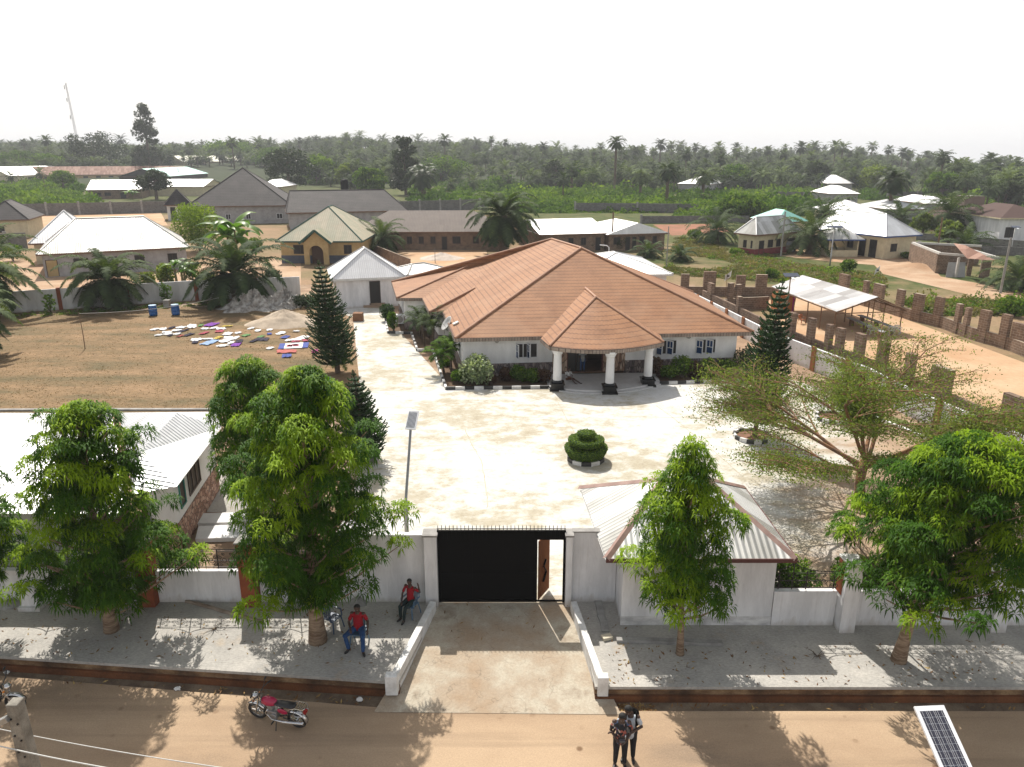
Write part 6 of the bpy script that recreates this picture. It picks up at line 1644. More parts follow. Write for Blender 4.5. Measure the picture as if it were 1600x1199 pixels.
# ---- background trees with their own outline
def big_tree(name, label, px, py, top, wpx, m, seed, shape='round', nl=5200, s=0.7, dy=0):
    base = P(px, py); Y = base.y + dy; base = Vector((base.x * Y / base.y, Y, terr(base.x, Y)))
    H = PY(px, top, Y).z - base.z; Rm = wpx / F * (Y * CP + 4) / 2
    rs = np.random.RandomState(seed); t = thing(name, label, 'tree', tuple(base))
    b = MB(); b.tube([(0, 0, -0.3), (0.1, 0, H * 0.4), (0, 0.1, H * 0.8)], [Rm * 0.07 + 0.12, Rm * 0.05 + 0.08, 0.08], 7)
    C, Rr = [], []
    for k in range(70):
        f = rs.rand()
        if shape == 'cone': z = H * (0.12 + 0.86 * f); rr = Rm * (1 - f) ** 0.6 * (0.9 if f > 0.15 else 0.8) + 0.3
        elif shape == 'column': z = H * (0.1 + 0.86 * f); rr = Rm * (1 - abs(f - 0.35) * 0.75)
        elif shape == 'umbrella': z = H * (0.45 + 0.5 * f); rr = Rm * math.sqrt(max(0.05, 1 - f * f))
        else: z = H * (0.2 + 0.74 * f); rr = Rm * math.sqrt(max(0.04, 1 - (2 * f - 0.8) ** 2 / 1.6))
        a = k * 2.4; d = rr * rs.uniform(0.35, 0.9); C.append((d * math.cos(a), d * math.sin(a), z)); Rr.append(Rm * rs.uniform(0.16, 0.32))
        if k % 5 == 0: b.tube([(0, 0, z * 0.7), C[-1]], [0.1 + Rm * 0.01, 0.04], 4, cap=False)
    k = nl // 70
    v = unit(rs.normal(0, 1, (70, k, 3))); p = np.array(C)[:, None] + v * np.array(Rr)[:, None, None] * [1, 1, 0.8] * rs.uniform(0.5, 1, (70, k, 1))
    q = np.clip(0.4 + rs.normal(0, 0.14, (70, k)) + rs.uniform(-.18, .18, (70, 1)) + v[..., 2] * 0.12, 0, 1)
    V, T, qq = leaf_cloud(p.reshape(-1, 3), v.reshape(-1, 3), q.ravel(), rs, s, 0.6)
    b.build('trunk', m_bark, t, world=False); tri_mesh('crown', V, T, m, t, tint=qq)
big_tree('tall_tree', 'tallest dark conical tree breaking the skyline on the left', 236, 272, 163, 58, L_DARK, 1, 'cone', 7000, 0.6, dy=-180)
big_tree('round_tree', 'dark round crowned tree left of the tallest conical tree', 150, 268, 207, 96, L_DARK, 2, 'round', 6000, 0.6, dy=-260)
big_tree('tall_tree', 'dark ivy clad tree with hanging fronds right of the long charcoal roof', 634, 305, 213, 52, L_DARK, 3, 'column', 6500, 0.5)
big_tree('round_tree', 'dark spreading tree with visible trunk beside the villa roof', 452, 300, 234, 84, L_DARK, 4, 'round', 5500, 0.5)
big_tree('round_tree', 'broad green tree beside the open sided white roofed block', 245, 312, 268, 62, L_DARK, 5, 'umbrella', 4500, 0.4)
big_tree('round_tree', 'pale green tree in front of the long rusty school block', 100, 298, 268, 44, L_BUSH, 6, 'umbrella', 2500, 0.4)
big_tree('round_tree', 'bright green rounded tree behind the water tank', 578, 308, 262, 56, L_BUSH, 7, 'round', 4200, 0.5)
rndt = random.Random(77)
for lb_, px_, w_, hh_, m_ in (('rounded green tree in the belt above the pink house', 500, 60, 13, L_BUSH), ('broad green tree in the belt right of the dark ivy clad tree', 690, 90, 11, L_BUSH), ('dark green broadleaf tree in the palm belt left of the very tall slender palm', 868, 50, 12, L_DARK),
        ('pale green tree in the belt above the twin white roofed blocks', 905, 60, 9, L_BUSH), ('green broadleaf tree in the belt right of the distant bright roof', 1145, 60, 10, L_BUSH), ('dark broadleaf tree in the belt above the two small distant houses', 1275, 44, 12, L_DARK), ('pale green rounded tree in the belt right of the two small distant houses', 1366, 60, 10, L_FINE),
        ('bushy tree among palms near the right skyline', 1470, 60, 9, L_BUSH), ('dark rounded tree among palms at the right edge of the belt', 1575, 46, 10, L_DARK), ('green tree between the school hall and the spreading dark tree', 425, 60, 12, L_BUSH), ('pale bushy tree in the belt over the long charcoal roof', 545, 46, 10, L_FINE), ('leafy green tree at the left end of the belt', 75, 60, 11, L_BUSH)):
    y_ = belt_near_early(px_) + 6; x_ = (px_ - CX) / F * (y_ * CP + 4); q_ = proj(x_, y_, 0); t_ = proj(x_, y_, terr(x_, y_) + hh_)
    big_tree('round_tree', lb_, q_[0], q_[1], t_[1], w_, m_, int(px_), 'round', 3600, 0.55)
big_tree('round_tree', 'bushy green tree behind the red clearing at centre right', 1155, 345, 306, 92, L_BUSH, 8, 'round', 5200, 0.4)
big_tree('tall_tree', 'feathery tree above the lone palm on the right', 1392, 305, 275, 34, L_FINE, 9, 'round', 2600, 0.6)
big_tree('tall_tree', 'dark ivy wrapped palm stump near the right skyline', 1554, 312, 284, 22, L_DARK, 10, 'column', 2200, 0.6)
big_tree('round_tree', 'pale thin tree left of the small grey wall on the right', 1440, 372, 335, 42, L_FINE, 12, 'umbrella', 2000, 0.3)
big_tree('round_tree', 'pale thin tree below the raised water tank', 1480, 388, 345, 46, L_FINE, 13, 'umbrella', 2000, 0.3)
big_tree('round_tree', 'leafy tree right of the raised water tank', 1560, 372, 330, 50, L_BUSH, 14, 'round', 2600, 0.3)
big_tree('round_tree', 'green bush tree beside the far left skyline', 30, 262, 236, 60, L_BUSH, 15, 'round', 2600, 0.6, dy=-500)
big_tree('round_tree', 'pale green slope tree right of the far school hall', 360, 268, 225, 90, L_BUSH, 16, 'round', 4200, 0.9, dy=-110)

# ---- the oil palm belt: prototypes, individuals and the mass behind
protos = []
for k in range(6):
    rs = np.random.RandomState(200 + k)
    h = [5, 6.5, 8, 12, 4, 7][k]
    V, T, q = crown_tris(h, 24, [5.8, 6, 5.6, 4.9, 6, 5.6][k], 7, 1.3, rs, 0.6, -45, 80, 1.5, 0.4)
    b = MB(); b.tube([(0, 0, -1), (0.2, 0, h * 0.5), (0, 0, h)], [0.4, 0.3, 0.34], 5)
    tv = np.array(b.v); tf = []
    for f in b.f:
        for i in range(1, len(f) - 1): tf.append((f[0], f[i], f[i + 1]))
    protos.append((V, T, q, tv, np.array(tf)))
pm = []
for k, (V, T, q, tv, tf) in enumerate(protos):
    o = tri_mesh('belt_palm', np.concatenate([V, tv]), np.concatenate([T, tf + len(V)]), L_FARPALM, None, tint=np.concatenate([q, np.full(len(tv), 0.3)]), mat2=m_bark, split=len(T))
    pm.append(o.data); bpy.data.objects.remove(o)
BL = 'distant oil palm at the edge of the dense palm belt below the skyline'
rnd = random.Random(9)
def belt_palm(x, y, z, k, s):
    o = bpy.data.objects.new('oil_palm', pm[k]); COL.objects.link(o); o.location = (x, y, z); o.rotation_euler = (0, 0, rnd.uniform(0, 6.28)); o.scale = (s, s, s)
    tag(o, BL, 'palm tree', 'palms of the distant belt'); return o
nb = 0
# skyline palms stand at sighted columns
for px, ty in ((1268, 221), (1300, 220), (1312, 222), (1358, 222), (1384, 228), (1406, 231), (1418, 234), (1446, 237), (1463, 239), (1500, 250), (1536, 253), (1258, 226), (1247, 222), (1223, 226), (1196, 230), (1148, 224), (1120, 222), (1084, 224), (1062, 220), (1047, 220), (1030, 218), (1000, 228), (990, 224), (944, 224), (925, 224), (870, 222), (745, 216), (712, 219), (655, 210), (600, 208), (565, 206), (545, 209), (425, 217), (408, 212), (382, 216), (60, 207), (45, 218), (195, 198), (300, 216), (1575, 256), (1595, 254)):
    y = 560 + rnd.uniform(0, 260) if px < 1230 else 520 + rnd.uniform(0, 160)
    x = (px - CX) / F * (y * CP + 4); z = terr(x, y); top = PY(px, ty, y).z - z; k = 3 if px > 1000 else rnd.randrange(4)
    s = max(0.7, min(1.7, top / (protos[k][3][:, 2].max() + 2.6))); o = belt_palm(x, y, z, k, s); o['label'] = 'far oil palm whose crown stands out against the white sky'; o['group'] = 'palms standing out on the skyline'; nb += 1
for k_ in range(46):
    px = rnd.uniform(960, 1600) if k_ % 3 else rnd.uniform(0, 960)
    ty = interp(px, SKYLINE) - rnd.uniform(2, 15); y = 500 + rnd.uniform(0, 220)
    x = (px - CX) / F * (y * CP + 4); z = terr(x, y); top = PY(px, ty, y).z - z
    s = max(0.6, min(1.6, top / (protos[3][3][:, 2].max() + 2.6))); o = belt_palm(x, y, z, 3, s); o['label'] = 'far oil palm whose crown stands out against the white sky'; o['group'] = 'palms standing out on the skyline'; nb += 1
# edge of the belt
def belt_near(px):           # distance at which the belt begins
    return interp(px, [(-300, 430), (0, 445), (200, 455), (280, 545), (430, 540), (470, 400), (560, 345), (620, 380), (700, 400), (800, 370), (900, 350), (1000, 335), (1150, 335), (1250, 345), (1400, 320), (1480, 255), (1600, 225), (1900, 215)])
while nb < 250:
    px = rnd.uniform(-60, 1660); y = belt_near(px) + 45 * rnd.random() ** 1.5 - 8
    x = (px - CX) / F * (y * CP + 4)
    belt_palm(x, y, terr(x, y), rnd.choice((0, 1, 1, 2, 4, 4, 5)), rnd.uniform(0.75, 1.1)); nb += 1
# isolated palms in the bush
for px, py in ((828, 300), (858, 290), (925, 288), (1110, 300), (1230, 292), (1265, 286), (1180, 286), (705, 300), (1350, 292), (1440, 298), (1475, 300), (1560, 300), (1592, 316), (520, 290), (548, 300), (600, 296), (20, 292), (65, 290), (100, 284), (1540, 330), (740, 300), (770, 290), (1205, 300), (1005, 288), (880, 310)):
    p = P(px, py); belt_palm(p.x, p.y, terr(p.x, p.y), rnd.choice((0, 4, 1, 5)), rnd.uniform(0.7, 1.05)); kk = COL.objects[-1]; kk['label'] = 'scattered oil palm standing in the green bush before the palm belt'; kk['group'] = 'palms scattered in the bush'
forest = {k: [] for k in range(6)}; cnt = 0
while cnt < 3900:
    px = rnd.uniform(-170, 1770); y = 220 + 680 * rnd.random() ** 0.9
    x = (px - CX) / F * (y * CP + 4)
    if y < belt_near(px) + 8: continue
    if math.sin(x * 0.05 + 2 * math.sin(y * 0.023)) + math.sin(y * 0.041 + x * 0.013) < -1.15: continue
    forest[rnd.choice((0, 1, 2, 2, 4, 5, 1, 5, 3) if px > 960 else (0, 1, 2, 2, 4, 5, 1, 5))].append((x, y, terr(x, y) - rnd.choice((0.4, 0.4, 2.5)))); cnt += 1
pts = [(p, k) for k in forest for p in forest[k]]
me = bpy.data.meshes.new('palm_forest'); me.from_pydata([p for p, _ in pts], [], [])
for nm, ty, vals in (('palm_kind', 'INT', [k for _, k in pts]), ('palm_size', 'FLOAT', [rnd.uniform(0.65, 1.2) for _ in pts]), ('palm_turn', 'FLOAT', [rnd.uniform(0, 6.28) for _ in pts])):
    at = me.attributes.new(nm, ty, 'POINT'); at.data.foreach_set('value', vals)
fo = bpy.data.objects.new('palm_forest', me); COL.objects.link(fo); tag(fo, 'dense mass of grey green oil palms filling the horizon', 'forest', kind='stuff')
gn = bpy.data.node_groups.new('forest_nodes', 'GeometryNodeTree')
gn.interface.new_socket('Geometry', in_out='INPUT', socket_type='NodeSocketGeometry'); gn.interface.new_socket('Geometry', in_out='OUTPUT', socket_type='NodeSocketGeometry')
gi = gn.nodes.new('NodeGroupInput'); go = gn.nodes.new('NodeGroupOutput'); jn = gn.nodes.new('GeometryNodeJoinGeometry')
def named(nm, ty):
    n = gn.nodes.new('GeometryNodeInputNamedAttribute'); n.data_type = ty; n.inputs['Name'].default_value = nm; return [o for o in n.outputs if o.enabled][0]
first = {}
for o in COL.objects:
    if o.type == 'MESH' and o.data in pm: first.setdefault(pm.index(o.data), o)
for k in range(6):
    if k not in first: continue
    cmpn = gn.nodes.new('FunctionNodeCompare'); cmpn.data_type = 'INT'; cmpn.operation = 'EQUAL'
    ii = [i for i in cmpn.inputs if i.enabled and i.type == 'INT']
    gn.links.new(named('palm_kind', 'INT'), ii[0]); ii[1].default_value = k
    io = gn.nodes.new('GeometryNodeInstanceOnPoints'); oi = gn.nodes.new('GeometryNodeObjectInfo'); oi.inputs['Object'].default_value = first[k]; oi.inputs['As Instance'].default_value = True; oi.transform_space = 'ORIGINAL'
    cr = gn.nodes.new('ShaderNodeCombineXYZ'); gn.links.new(named('palm_turn', 'FLOAT'), cr.inputs[2])
    cs_ = gn.nodes.new('ShaderNodeCombineXYZ'); sz = named('palm_size', 'FLOAT')
    for q in range(3): gn.links.new(sz, cs_.inputs[q])
    gn.links.new(gi.outputs[0], io.inputs['Points']); gn.links.new(cmpn.outputs[0], io.inputs['Selection']); gn.links.new(oi.outputs['Geometry'], io.inputs['Instance'])
    gn.links.new(cr.outputs[0], io.inputs['Rotation']); gn.links.new(cs_.outputs[0], io.inputs['Scale']); gn.links.new(io.outputs[0], jn.inputs[0])
gn.links.new(jn.outputs[0], go.inputs[0])
md = fo.modifiers.new('forest', 'NODES'); md.node_group = gn

# ---- ground cover: green bush and dry scrub (uncountable)
def cover(name, label, cat, gen, n, m, seed, per=70, s0=0.35):
    rs = np.random.RandomState(seed); VV, TT, QQ = [], [], []; o = 0; c = 0; tries = 0
    while c < n and tries < n * 40:
        tries += 1
        g = gen(rs)
        if g is None: continue
        x, y, z, r, h = g; k = int(per * rs.uniform(0.7, 1.3))
        v = unit(rs.normal(0, 1, (k, 3))); v[:, 2] = np.abs(v[:, 2])
        p = np.array([x, y, z]) + v * [r, r, h] * rs.uniform(0.55, 1.05, (k, 1))
        q = 0.42 + rs.uniform(-.2, .2) + 0.17 * math.sin(x * 0.07 + 1.7 * math.sin(y * 0.05)) + rs.normal(0, 0.12, k) + 0.12 * v[:, 2]
        V, T, qq = leaf_cloud(p, v, q, rs, s0 * max(r, 0.4) ** 0.6, 0.6); VV.append(V); TT.append(T + o); QQ.append(qq); o += len(V); c += 1
    return tag(tri_mesh(name, np.concatenate(VV), np.concatenate(TT), m, None, tint=np.concatenate(QQ)), label, cat, kind='stuff')
BOX = [(260, 255, 465, 345), (440, 290, 640, 345), (530, 320, 800, 400), (125, 275, 225, 300), (10, 255, 330, 278), (284, 240, 424, 262), (830, 336, 1050, 392), (1135, 335, 1262, 396), (1262, 325, 1440, 402), (1290, 310, 1455, 340),
       (1445, 306, 1495, 320), (1290, 284, 1348, 310), (1290, 268, 1338, 292), (1055, 270, 1120, 293), (1560, 318, 1600, 366), (1460, 392, 1600, 442), (1240, 388, 1450, 412), (1380, 412, 1600, 470), (1500, 320, 1540, 350), (1030, 348, 1135, 366), (1430, 378, 1600, 396)]
def bush_gen(rs):
    px = rs.uniform(-80, 1700)
    row = 272 + 66 * rs.rand() ** 1.0
    if px < 420 and not (row > 286 and px < 150 and row < 322): return None
    if 420 <= px < 690 and row > 314: return None
    if 690 <= px < 1060 and row > 330: return None
    if px > 1060 and row > 345: return None
    for a, b_, c, d in BOX:
        if a < px < c and b_ < row < d + 4: return None
    p = P(px, row + 3)
    if p.y > belt_near(px) + 25: return None
    big = 0.5 + 0.5 * math.sin(p.x * 0.06 + 2 * math.sin(p.y * 0.031)) * math.sin(p.y * 0.045 + 1)
    r = rs.uniform(1.0, 2.4) * (0.7 + 0.9 * big); h = rs.uniform(0.5, 1.5) * (0.5 + 1.6 * big)
    if rs.rand() < 0.09: r *= 1.6; h *= 2.3
    return p.x, p.y, terr(p.x, p.y) - 0.1, r, h
cover('bushland', 'bright green thicket covering the land before the palm belt', 'bush', bush_gen, 4600, L_BUSH, 5, 78, 0.27)
def scrub_gen(rs):
    px = rs.uniform(1040, 1640); row = rs.uniform(366, 492)
    lim = interp(px, [(1040, 428), (1200, 440), (1300, 440), (1380, 462), (1440, 485), (1600, 545)])
    if row > lim: return None
    for a, b_, c, d in BOX:
        if a - 4 < px < c + 4 and b_ < row < d + 1: return None
    if px < 1140 and row < 372: return None
    p = P(px, row); r = rs.uniform(0.3, 1.1); h = rs.uniform(0.08, 0.4)
    if row > 455 and px > 1320: h *= 1.7
    if math.sin(p.x * 0.23 + 1.3 * math.sin(p.y * 0.11)) + math.sin(p.y * 0.19 + p.x * 0.07) < -0.3 and row < 450: return None
    if rs.rand() < 0.06: r *= 1.3; h *= 2.6
    return p.x, p.y, -0.08, r, h
cover('dry_scrub', 'dry olive scrub and weeds in the field behind the brown block walls', 'scrub', scrub_gen, 3200, L_SCRUB, 6, 46, 0.16)
def weed_gen(rs):
    g = scrub_gen(rs)
    if g is None: return None
    px, row, _ = proj(g[0], g[1], 0)
    if not (row > 398 and (px < 1400 or row > 470)) and rs.rand() > 0.12: return None
    return g[0], g[1], g[2], g[3] * 1.0, g[4] * 1.2
cover('green_weeds', 'fresh green weeds among the dry scrub', 'weeds', weed_gen, 700, L_BUSH, 7, 60, 0.16)
def lawn_gen(rs):
    px = rs.uniform(-60, 560); row = rs.uniform(482, 640)
    p = P(px, row); return p.x, p.y, -0.02, rs.uniform(0.3, 1.0), 0.02
cover('dry_grass_tufts', 'short dry brown grass tufts of the lawn', 'grass', lawn_gen, 5000, leafmat('dry_grass_blades', (0.10, 0.085, 0.035), (0.22, 0.14, 0.065), (0.34, 0.22, 0.11), 0.2, 0.8), 8, 5, 0.055)
def edge_gen(rs):
    px = rs.uniform(20, 470); row = interp(px, [(20, 490), (75, 487), (290, 473), (470, 466)]) + rs.uniform(0, 7)
    p = P(px, row); return p.x, p.y, -0.02, rs.uniform(0.15, 0.5), rs.uniform(0.06, 0.25)
cover('wall_foot_weeds', 'low green weeds along the foot of the white lawn wall', 'weeds', edge_gen, 260, L_BUSH, 9, 30, 0.10)
# shrubs at the neighbours' plots that can be told apart
for px, py, r, h, m, lb in ((660, 360, 1.6, 2.2, L_BUSH, 'green shrub beside the coconut palm court'), (520, 352, 2.0, 2.4, L_BUSH, 'green shrub between ochre roof and brown grey roof'), (965, 391, 1.6, 2.4, L_DARK, 'dark shrub in front of the twin white roofed blocks'), (1324, 427, 1.1, 1.8, L_BUSH, 'round bright bush behind the open shed'), (1582, 494, 1.4, 1.9, L_BUSH, 'bright bush behind the far unfinished wall at the right'), (1420, 404, 1.3, 0.9, L_BUSH, 'low green patch of shrub by the sandy track'), (1408, 386, 0.9, 1.9, L_BUSH, 'small shrub against the white end of the verandah house')):
    bush('shrub', lb, tuple(P(px, py)), r, h, m, int(px) + 3, 900, 0.17)

for px, py, r, h, m, lb in ((300, 440, 1.5, 2.6, L_BUSH, 'leafy green shrub between bungalow and banana cluster'), (330, 452, 1.3, 1.8, L_FINE, 'pale green shrub behind the wall left of the tall palm'), (232, 448, 1.2, 1.7, L_FINE, 'pale shrub under the right window of the weathered bungalow'), (425, 446, 1.6, 1.8, L_DARK, 'dark shrub behind the wall right of the tall palm'),
        (20, 408, 2.0, 2.6, L_BUSH, 'green shrub beside the corner wall at the left edge'), (8, 440, 2.0, 2.4, L_FINE, 'pale shrub behind the palm at the left edge'), (470, 322, 2.2, 2.2, L_FINE, 'pale shrub left of the long charcoal roof'), (398, 392, 1.6, 2.2, L_BUSH, 'green shrub at the left corner of the ochre house'),
        (1085, 372, 1.6, 1.6, L_BUSH, 'low bright shrub left of the round bushy palm'), (1150, 398, 1.2, 1.0, L_BUSH, 'low shrub in front of the cream bungalow'), (1206, 436, 1.0, 1.3, L_BUSH, 'bright weedy shrub behind the open shed roof end'), (890, 384, 1.2, 1.8, L_BUSH, 'green shrub before the left white roofed block wall')):
    bush('shrub', lb, tuple(P(px, py)), r, h, m, int(px) + 5, 1000, 0.15)
# ------------------------------------------------------------------ lawn things
m_drum = flat('blue_plastic', (0.008, 0.09, 0.30), 0.35)
for px, py, lb in ((240, 493, 'blue plastic drum on the left of the pair on the lawn'), (275, 492, 'blue plastic drum on the right of the pair on the lawn')):
    c = P(px, py); t = thing('drum', lb, 'drum', tuple(c), 0, 'blue drums on the lawn')
    k = 1.25
    b = MB(); b.lathe([(0.27 * k, 0), (0.30 * k, 0.05), (0.31 * k, 0.3), (0.295 * k, 0.32), (0.31 * k, 0.35), (0.31 * k, 0.62), (0.295 * k, 0.65), (0.31 * k, 0.68), (0.30 * k, 0.92), (0.27 * k, 0.98)], 20, tuple(c)); b.build('body', m_drum, t, smooth=True)
    b = MB(); b.lathe([(0.28 * k, 0.975), (0.29 * k, 0.985), (0.29 * k, 1.02), (0.24 * k, 1.02)], 20, tuple(c)); b.build('lid', flat('pale_blue_lid', (0.35, 0.5, 0.65), 0.4), t)
p = P(262, 480); b = MB(); b.box(p.x - .3, p.y - .3, 0, p.x + .3, p.y + .3, 0.75); tag(b.build('concrete_block_stand', m_concpost, bevel=0.03), 'small concrete block standing between and behind the blue drums', 'block')
# clothes line pole
t = thing('line_pole', 'thin crooked washing line pole standing on the brown lawn', 'pole', tuple(P(133, 545)))
p = P(133, 545); b = MB(); b.tube([(p.x, p.y, -0.05), (p.x + 0.03, p.y, 1.5), (p.x - 0.02, p.y, 3.0)], [0.035, 0.03, 0.022], 6); b.build('pole', m_wood, t)
b = MB(); q0, q1 = Vector((p.x, p.y, 2.9)), P(378, 456, 1.6)
pts = [q0.lerp(q1, k / 14) - Vector((0, 0, 0.5 * 4 * (k / 14) * (1 - k / 14))) for k in range(15)]
b.tube(pts, 0.012, 4); b.build('line', flat('pale_cord', (0.55, 0.53, 0.5)), t)

# cloths spread out to dry; every one lies on the lawn by itself
CC = {'white': (0.8, 0.8, 0.8), 'purple': (0.20, 0.06, 0.34), 'red': (0.40, 0.09, 0.12), 'yellow': (0.55, 0.42, 0.1), 'dark': (0.05, 0.045, 0.07), 'blue': (0.08, 0.11, 0.33), 'pink': (0.6, 0.12, 0.36), 'green': (0.16, 0.3, 0.12), 'salmon': (0.45, 0.14, 0.12), 'light blue': (0.3, 0.42, 0.62)}
CL = [(242, 515.5, 10, 3.5, 'white'), (255, 515, 10, 3.5, 'white'), (248, 524.5, 9, 2.5, 'white'), (261, 520, 14, 2.5, 'white'), (262, 522.7, 13, 2.5, 'white'), (276, 517, 11, 3, 'white'), (268, 513, 7, 3.5, 'dark'), (283, 512.5, 15, 3, 'white'), (277, 522.5, 10, 2.5, 'white'), (287, 517.5, 7, 5, 'dark'), (266, 525, 7, 2, 'dark'), (282, 526, 6, 3, 'salmon'),
      (300, 510.5, 13, 6, 'white'), (313.5, 509.5, 6, 3, 'green'), (295, 524, 9, 4, 'dark'), (320, 514.5, 12, 2.5, 'white'), (319, 521.5, 8, 4, 'red'), (331, 508, 16, 5, 'purple'), (334, 513.5, 10, 3, 'white'), (345, 514.5, 14, 3, 'white'), (355, 510.5, 15, 1.8, 'yellow'), (343, 518.5, 12, 3, 'red'), (356, 522.5, 14, 4.5, 'white'), (372, 521, 10, 2.5, 'white'), (384, 525, 10, 3, 'green'), (392, 514, 8, 3, 'white'),
      (307, 531.5, 17, 4, 'white'), (325, 530.5, 16, 2.5, 'white'), (328, 536, 15, 7, 'light blue'), (305, 536, 9, 3, 'dark'), (340, 529, 9, 4, 'yellow'), (353, 533, 15, 6, 'white'), (357, 528, 14, 3, 'white'), (368, 529, 8, 5, 'white'), (361, 536.5, 8, 4, 'white'), (348, 541, 16, 3.5, 'white'), (369, 539.5, 13, 5, 'purple'), (374, 534, 10, 4, 'dark'), (403, 517.5, 9, 3, 'white'), (421, 516.5, 9, 2.5, 'white'), (421, 522.5, 7, 2.5, 'blue'), (408, 527, 8, 3, 'green'), (410, 531, 19, 4, 'dark'),
      (439, 521.5, 12, 4.5, 'white'), (446, 527.5, 10, 4, 'blue'), (463, 518.5, 10, 2, 'white'), (452, 532.5, 12, 3, 'white'), (463, 531.5, 16, 3.5, 'white'), (473, 528.5, 16, 5, 'white'), (478, 533, 10, 3, 'red'), (462, 534.5, 12, 2.5, 'red'), (492, 550, 9, 4.5, 'pink'), (448, 550, 30, 5, 'salmon'), (448, 557, 14, 5, 'blue'), (422, 545, 10, 3, 'white'), (455, 542, 4, 1, 'salmon'), (398, 533, 8, 5, 'dark')]
rnd = random.Random(3)
for cx_, cy_, w_, h_, cn in CL:
    if w_ < 5: continue
    a = P(cx_ - w_ / 2, cy_, 0.0); q = P(cx_ + w_ / 2, cy_, 0); d0 = P(cx_, cy_ - h_ / 2); d1 = P(cx_, cy_ + h_ / 2)
    ww, dd = (q - a).length, (d0 - d1).length; c = (a + q) / 2; ang = rnd.uniform(-0.35, 0.35)
    vs, fs = [], []; nx_, ny_ = 7, 5; skew = rnd.uniform(-.2, .2)
    for j in range(ny_ + 1):
        for i in range(nx_ + 1):
            u_, v_ = i / nx_ - .5, j / ny_ - .5
            x = ww * (u_ + skew * v_ + rnd.uniform(-.035, .035)); y = dd * (v_ + rnd.uniform(-.05, .05)) * (1 - (0.25 if cn == 'white' and abs(u_) > .3 else 0))
            vs.append((c.x + x * math.cos(ang) - y * math.sin(ang), c.y + x * math.sin(ang) + y * math.cos(ang), 0.035 + rnd.uniform(0, 0.07)))
    for j in range(ny_):
        for i in range(nx_):
            k = j * (nx_ + 1) + i; fs.append((k, k + 1, k + nx_ + 2, k + nx_ + 1))
    b = MB(); b.add(vs, fs); o = b.build('drying_cloth', mat(cn.replace(' ', '_') + '_cloth', CC[cn], None, 3, 0.95))
    s_ = o.modifiers.new('t', 'SOLIDIFY'); s_.thickness = 0.012
    tag(o, cn + ' cloth spread flat to dry on the brown lawn', 'cloth', cn + ' cloths drying on the lawn')
# large printed towel
t = thing('towel', 'large white towel with blue ends and red print lying near the upper araucaria', 'towel', tuple(P(459, 541)))
a, q = P(438, 542, 0), P(480, 540, 0); u = (q - a).normalized(); l = (q - a).length
b = MB(); b.obox((a.x, a.y), u, 0.35, l - 0.35, -0.9, 0.9, 0.03, 0.06); b.build('cloth', MATS['white_cloth'], t)
b = MB(); b.obox((a.x, a.y), u, -0.1, 0.349, -0.9, 0.9, 0.03, 0.058); b.build('blue_end', MATS['blue_cloth'], t)
b = MB(); b.obox((a.x, a.y), u, l - 0.349, l + 0.1, -0.9, 0.9, 0.03, 0.058); b.build('blue_end', MATS['blue_cloth'], t)
b = MB()
for k in range(9): 
    s = 0.5 + (l - 1.2) * k / 9; b.obox((a.x, a.y), u, s, s + rnd.uniform(.12, .3), rnd.uniform(-.5, 0), rnd.uniform(.1, .5), 0.062, 0.066)
b.build('print', MATS['red_cloth'], t)

# heap of sacks and sheets, sand piles
def mound(name, label, px, py, r, h, m, seed, squash=0.8, cat='heap', amp=0.25, n=44, rings=16):
    rs = random.Random(seed); c = P(px, py); b = MB(); ph = [rs.uniform(0, 6.28) for _ in range(8)]
    for i in range(rings + 1):
        f = i / rings
        for k in range(n):
            a = 2 * math.pi * k / n
            wv = 1 + amp * 0.5 * math.sin(2 * a + ph[0]) + amp * 0.35 * math.sin(5 * a + ph[1]) + amp * 0.3 * math.sin(9 * a + ph[2] + f * 5) + amp * 0.12 * rs.uniform(-1, 1)
            rr = r * f * wv; z = h * (1 - f) ** 1.1 * (1 + amp * math.sin(3 * a + ph[3] + f * 6) * f * 1.6 + amp * 0.7 * rs.uniform(-1, 1) * (f > 0.05))
            b.v.append((c.x + rr * math.cos(a), c.y + rr * squash * math.sin(a), max(z, 0) + (0 if f < 1 else -0.03)))
    for i in range(rings):
        for k in range(n):
            b.f.append((i * n + k, (i + 1) * n + k, (i + 1) * n + (k + 1) % n, i * n + (k + 1) % n))
    return tag(b.build(name, m, smooth=cat == 'sand pile'), label, cat)
m_sack = mat('pale_sack_heap', (0.66, 0.64, 0.6), (0.30, 0.27, 0.24), 2.6, 0.9, fine=0.5)
mound('sack_heap', 'heap of grey white sacks under a sheet beneath the big palm', 398, 482, 3.0, 1.7, m_sack, 1, amp=0.45)
mound('sack_heap', 'heap of broken pale boards between the sack heap and araucaria', 447, 478, 2.6, 1.6, m_sack, 2, amp=0.5)
mound('sand_pile', 'pale sand pile at the far right of the lawn', 445, 505, 3.4, 1.3, mat('pile_sand', (0.52, 0.43, 0.33), (0.42, 0.34, 0.26), 1.4, 0.95, fine=0.3), 3, cat='sand pile', amp=0.12)
mound('sand_pile', 'small pale gravel pile on the orange court', 690, 404, 3.2, 0.9, mat('pile_gravel', (0.55, 0.47, 0.4)), 4, cat='sand pile', amp=0.12)
mound('sand_pile', 'low sand mound by the track at right centre', 1432, 420, 5.0, 0.8, m_sandp, 5, cat='sand pile', amp=0.12)
mound('rock', 'flat pale rock at the foot of the wall behind the seated man', 560, 942, 0.42, 0.28, m_concpost, 6, cat='rock', amp=0.2)
mound('rock', 'flat pale rock at the lower left against the wall', 14, 945, 0.5, 0.2, m_concpost, 7, cat='rock', amp=0.2)
p = P(560, 501); b = MB(); b.box(p.x - .45, p.y - .4, 0, p.x + .45, p.y + .4, 0.75)
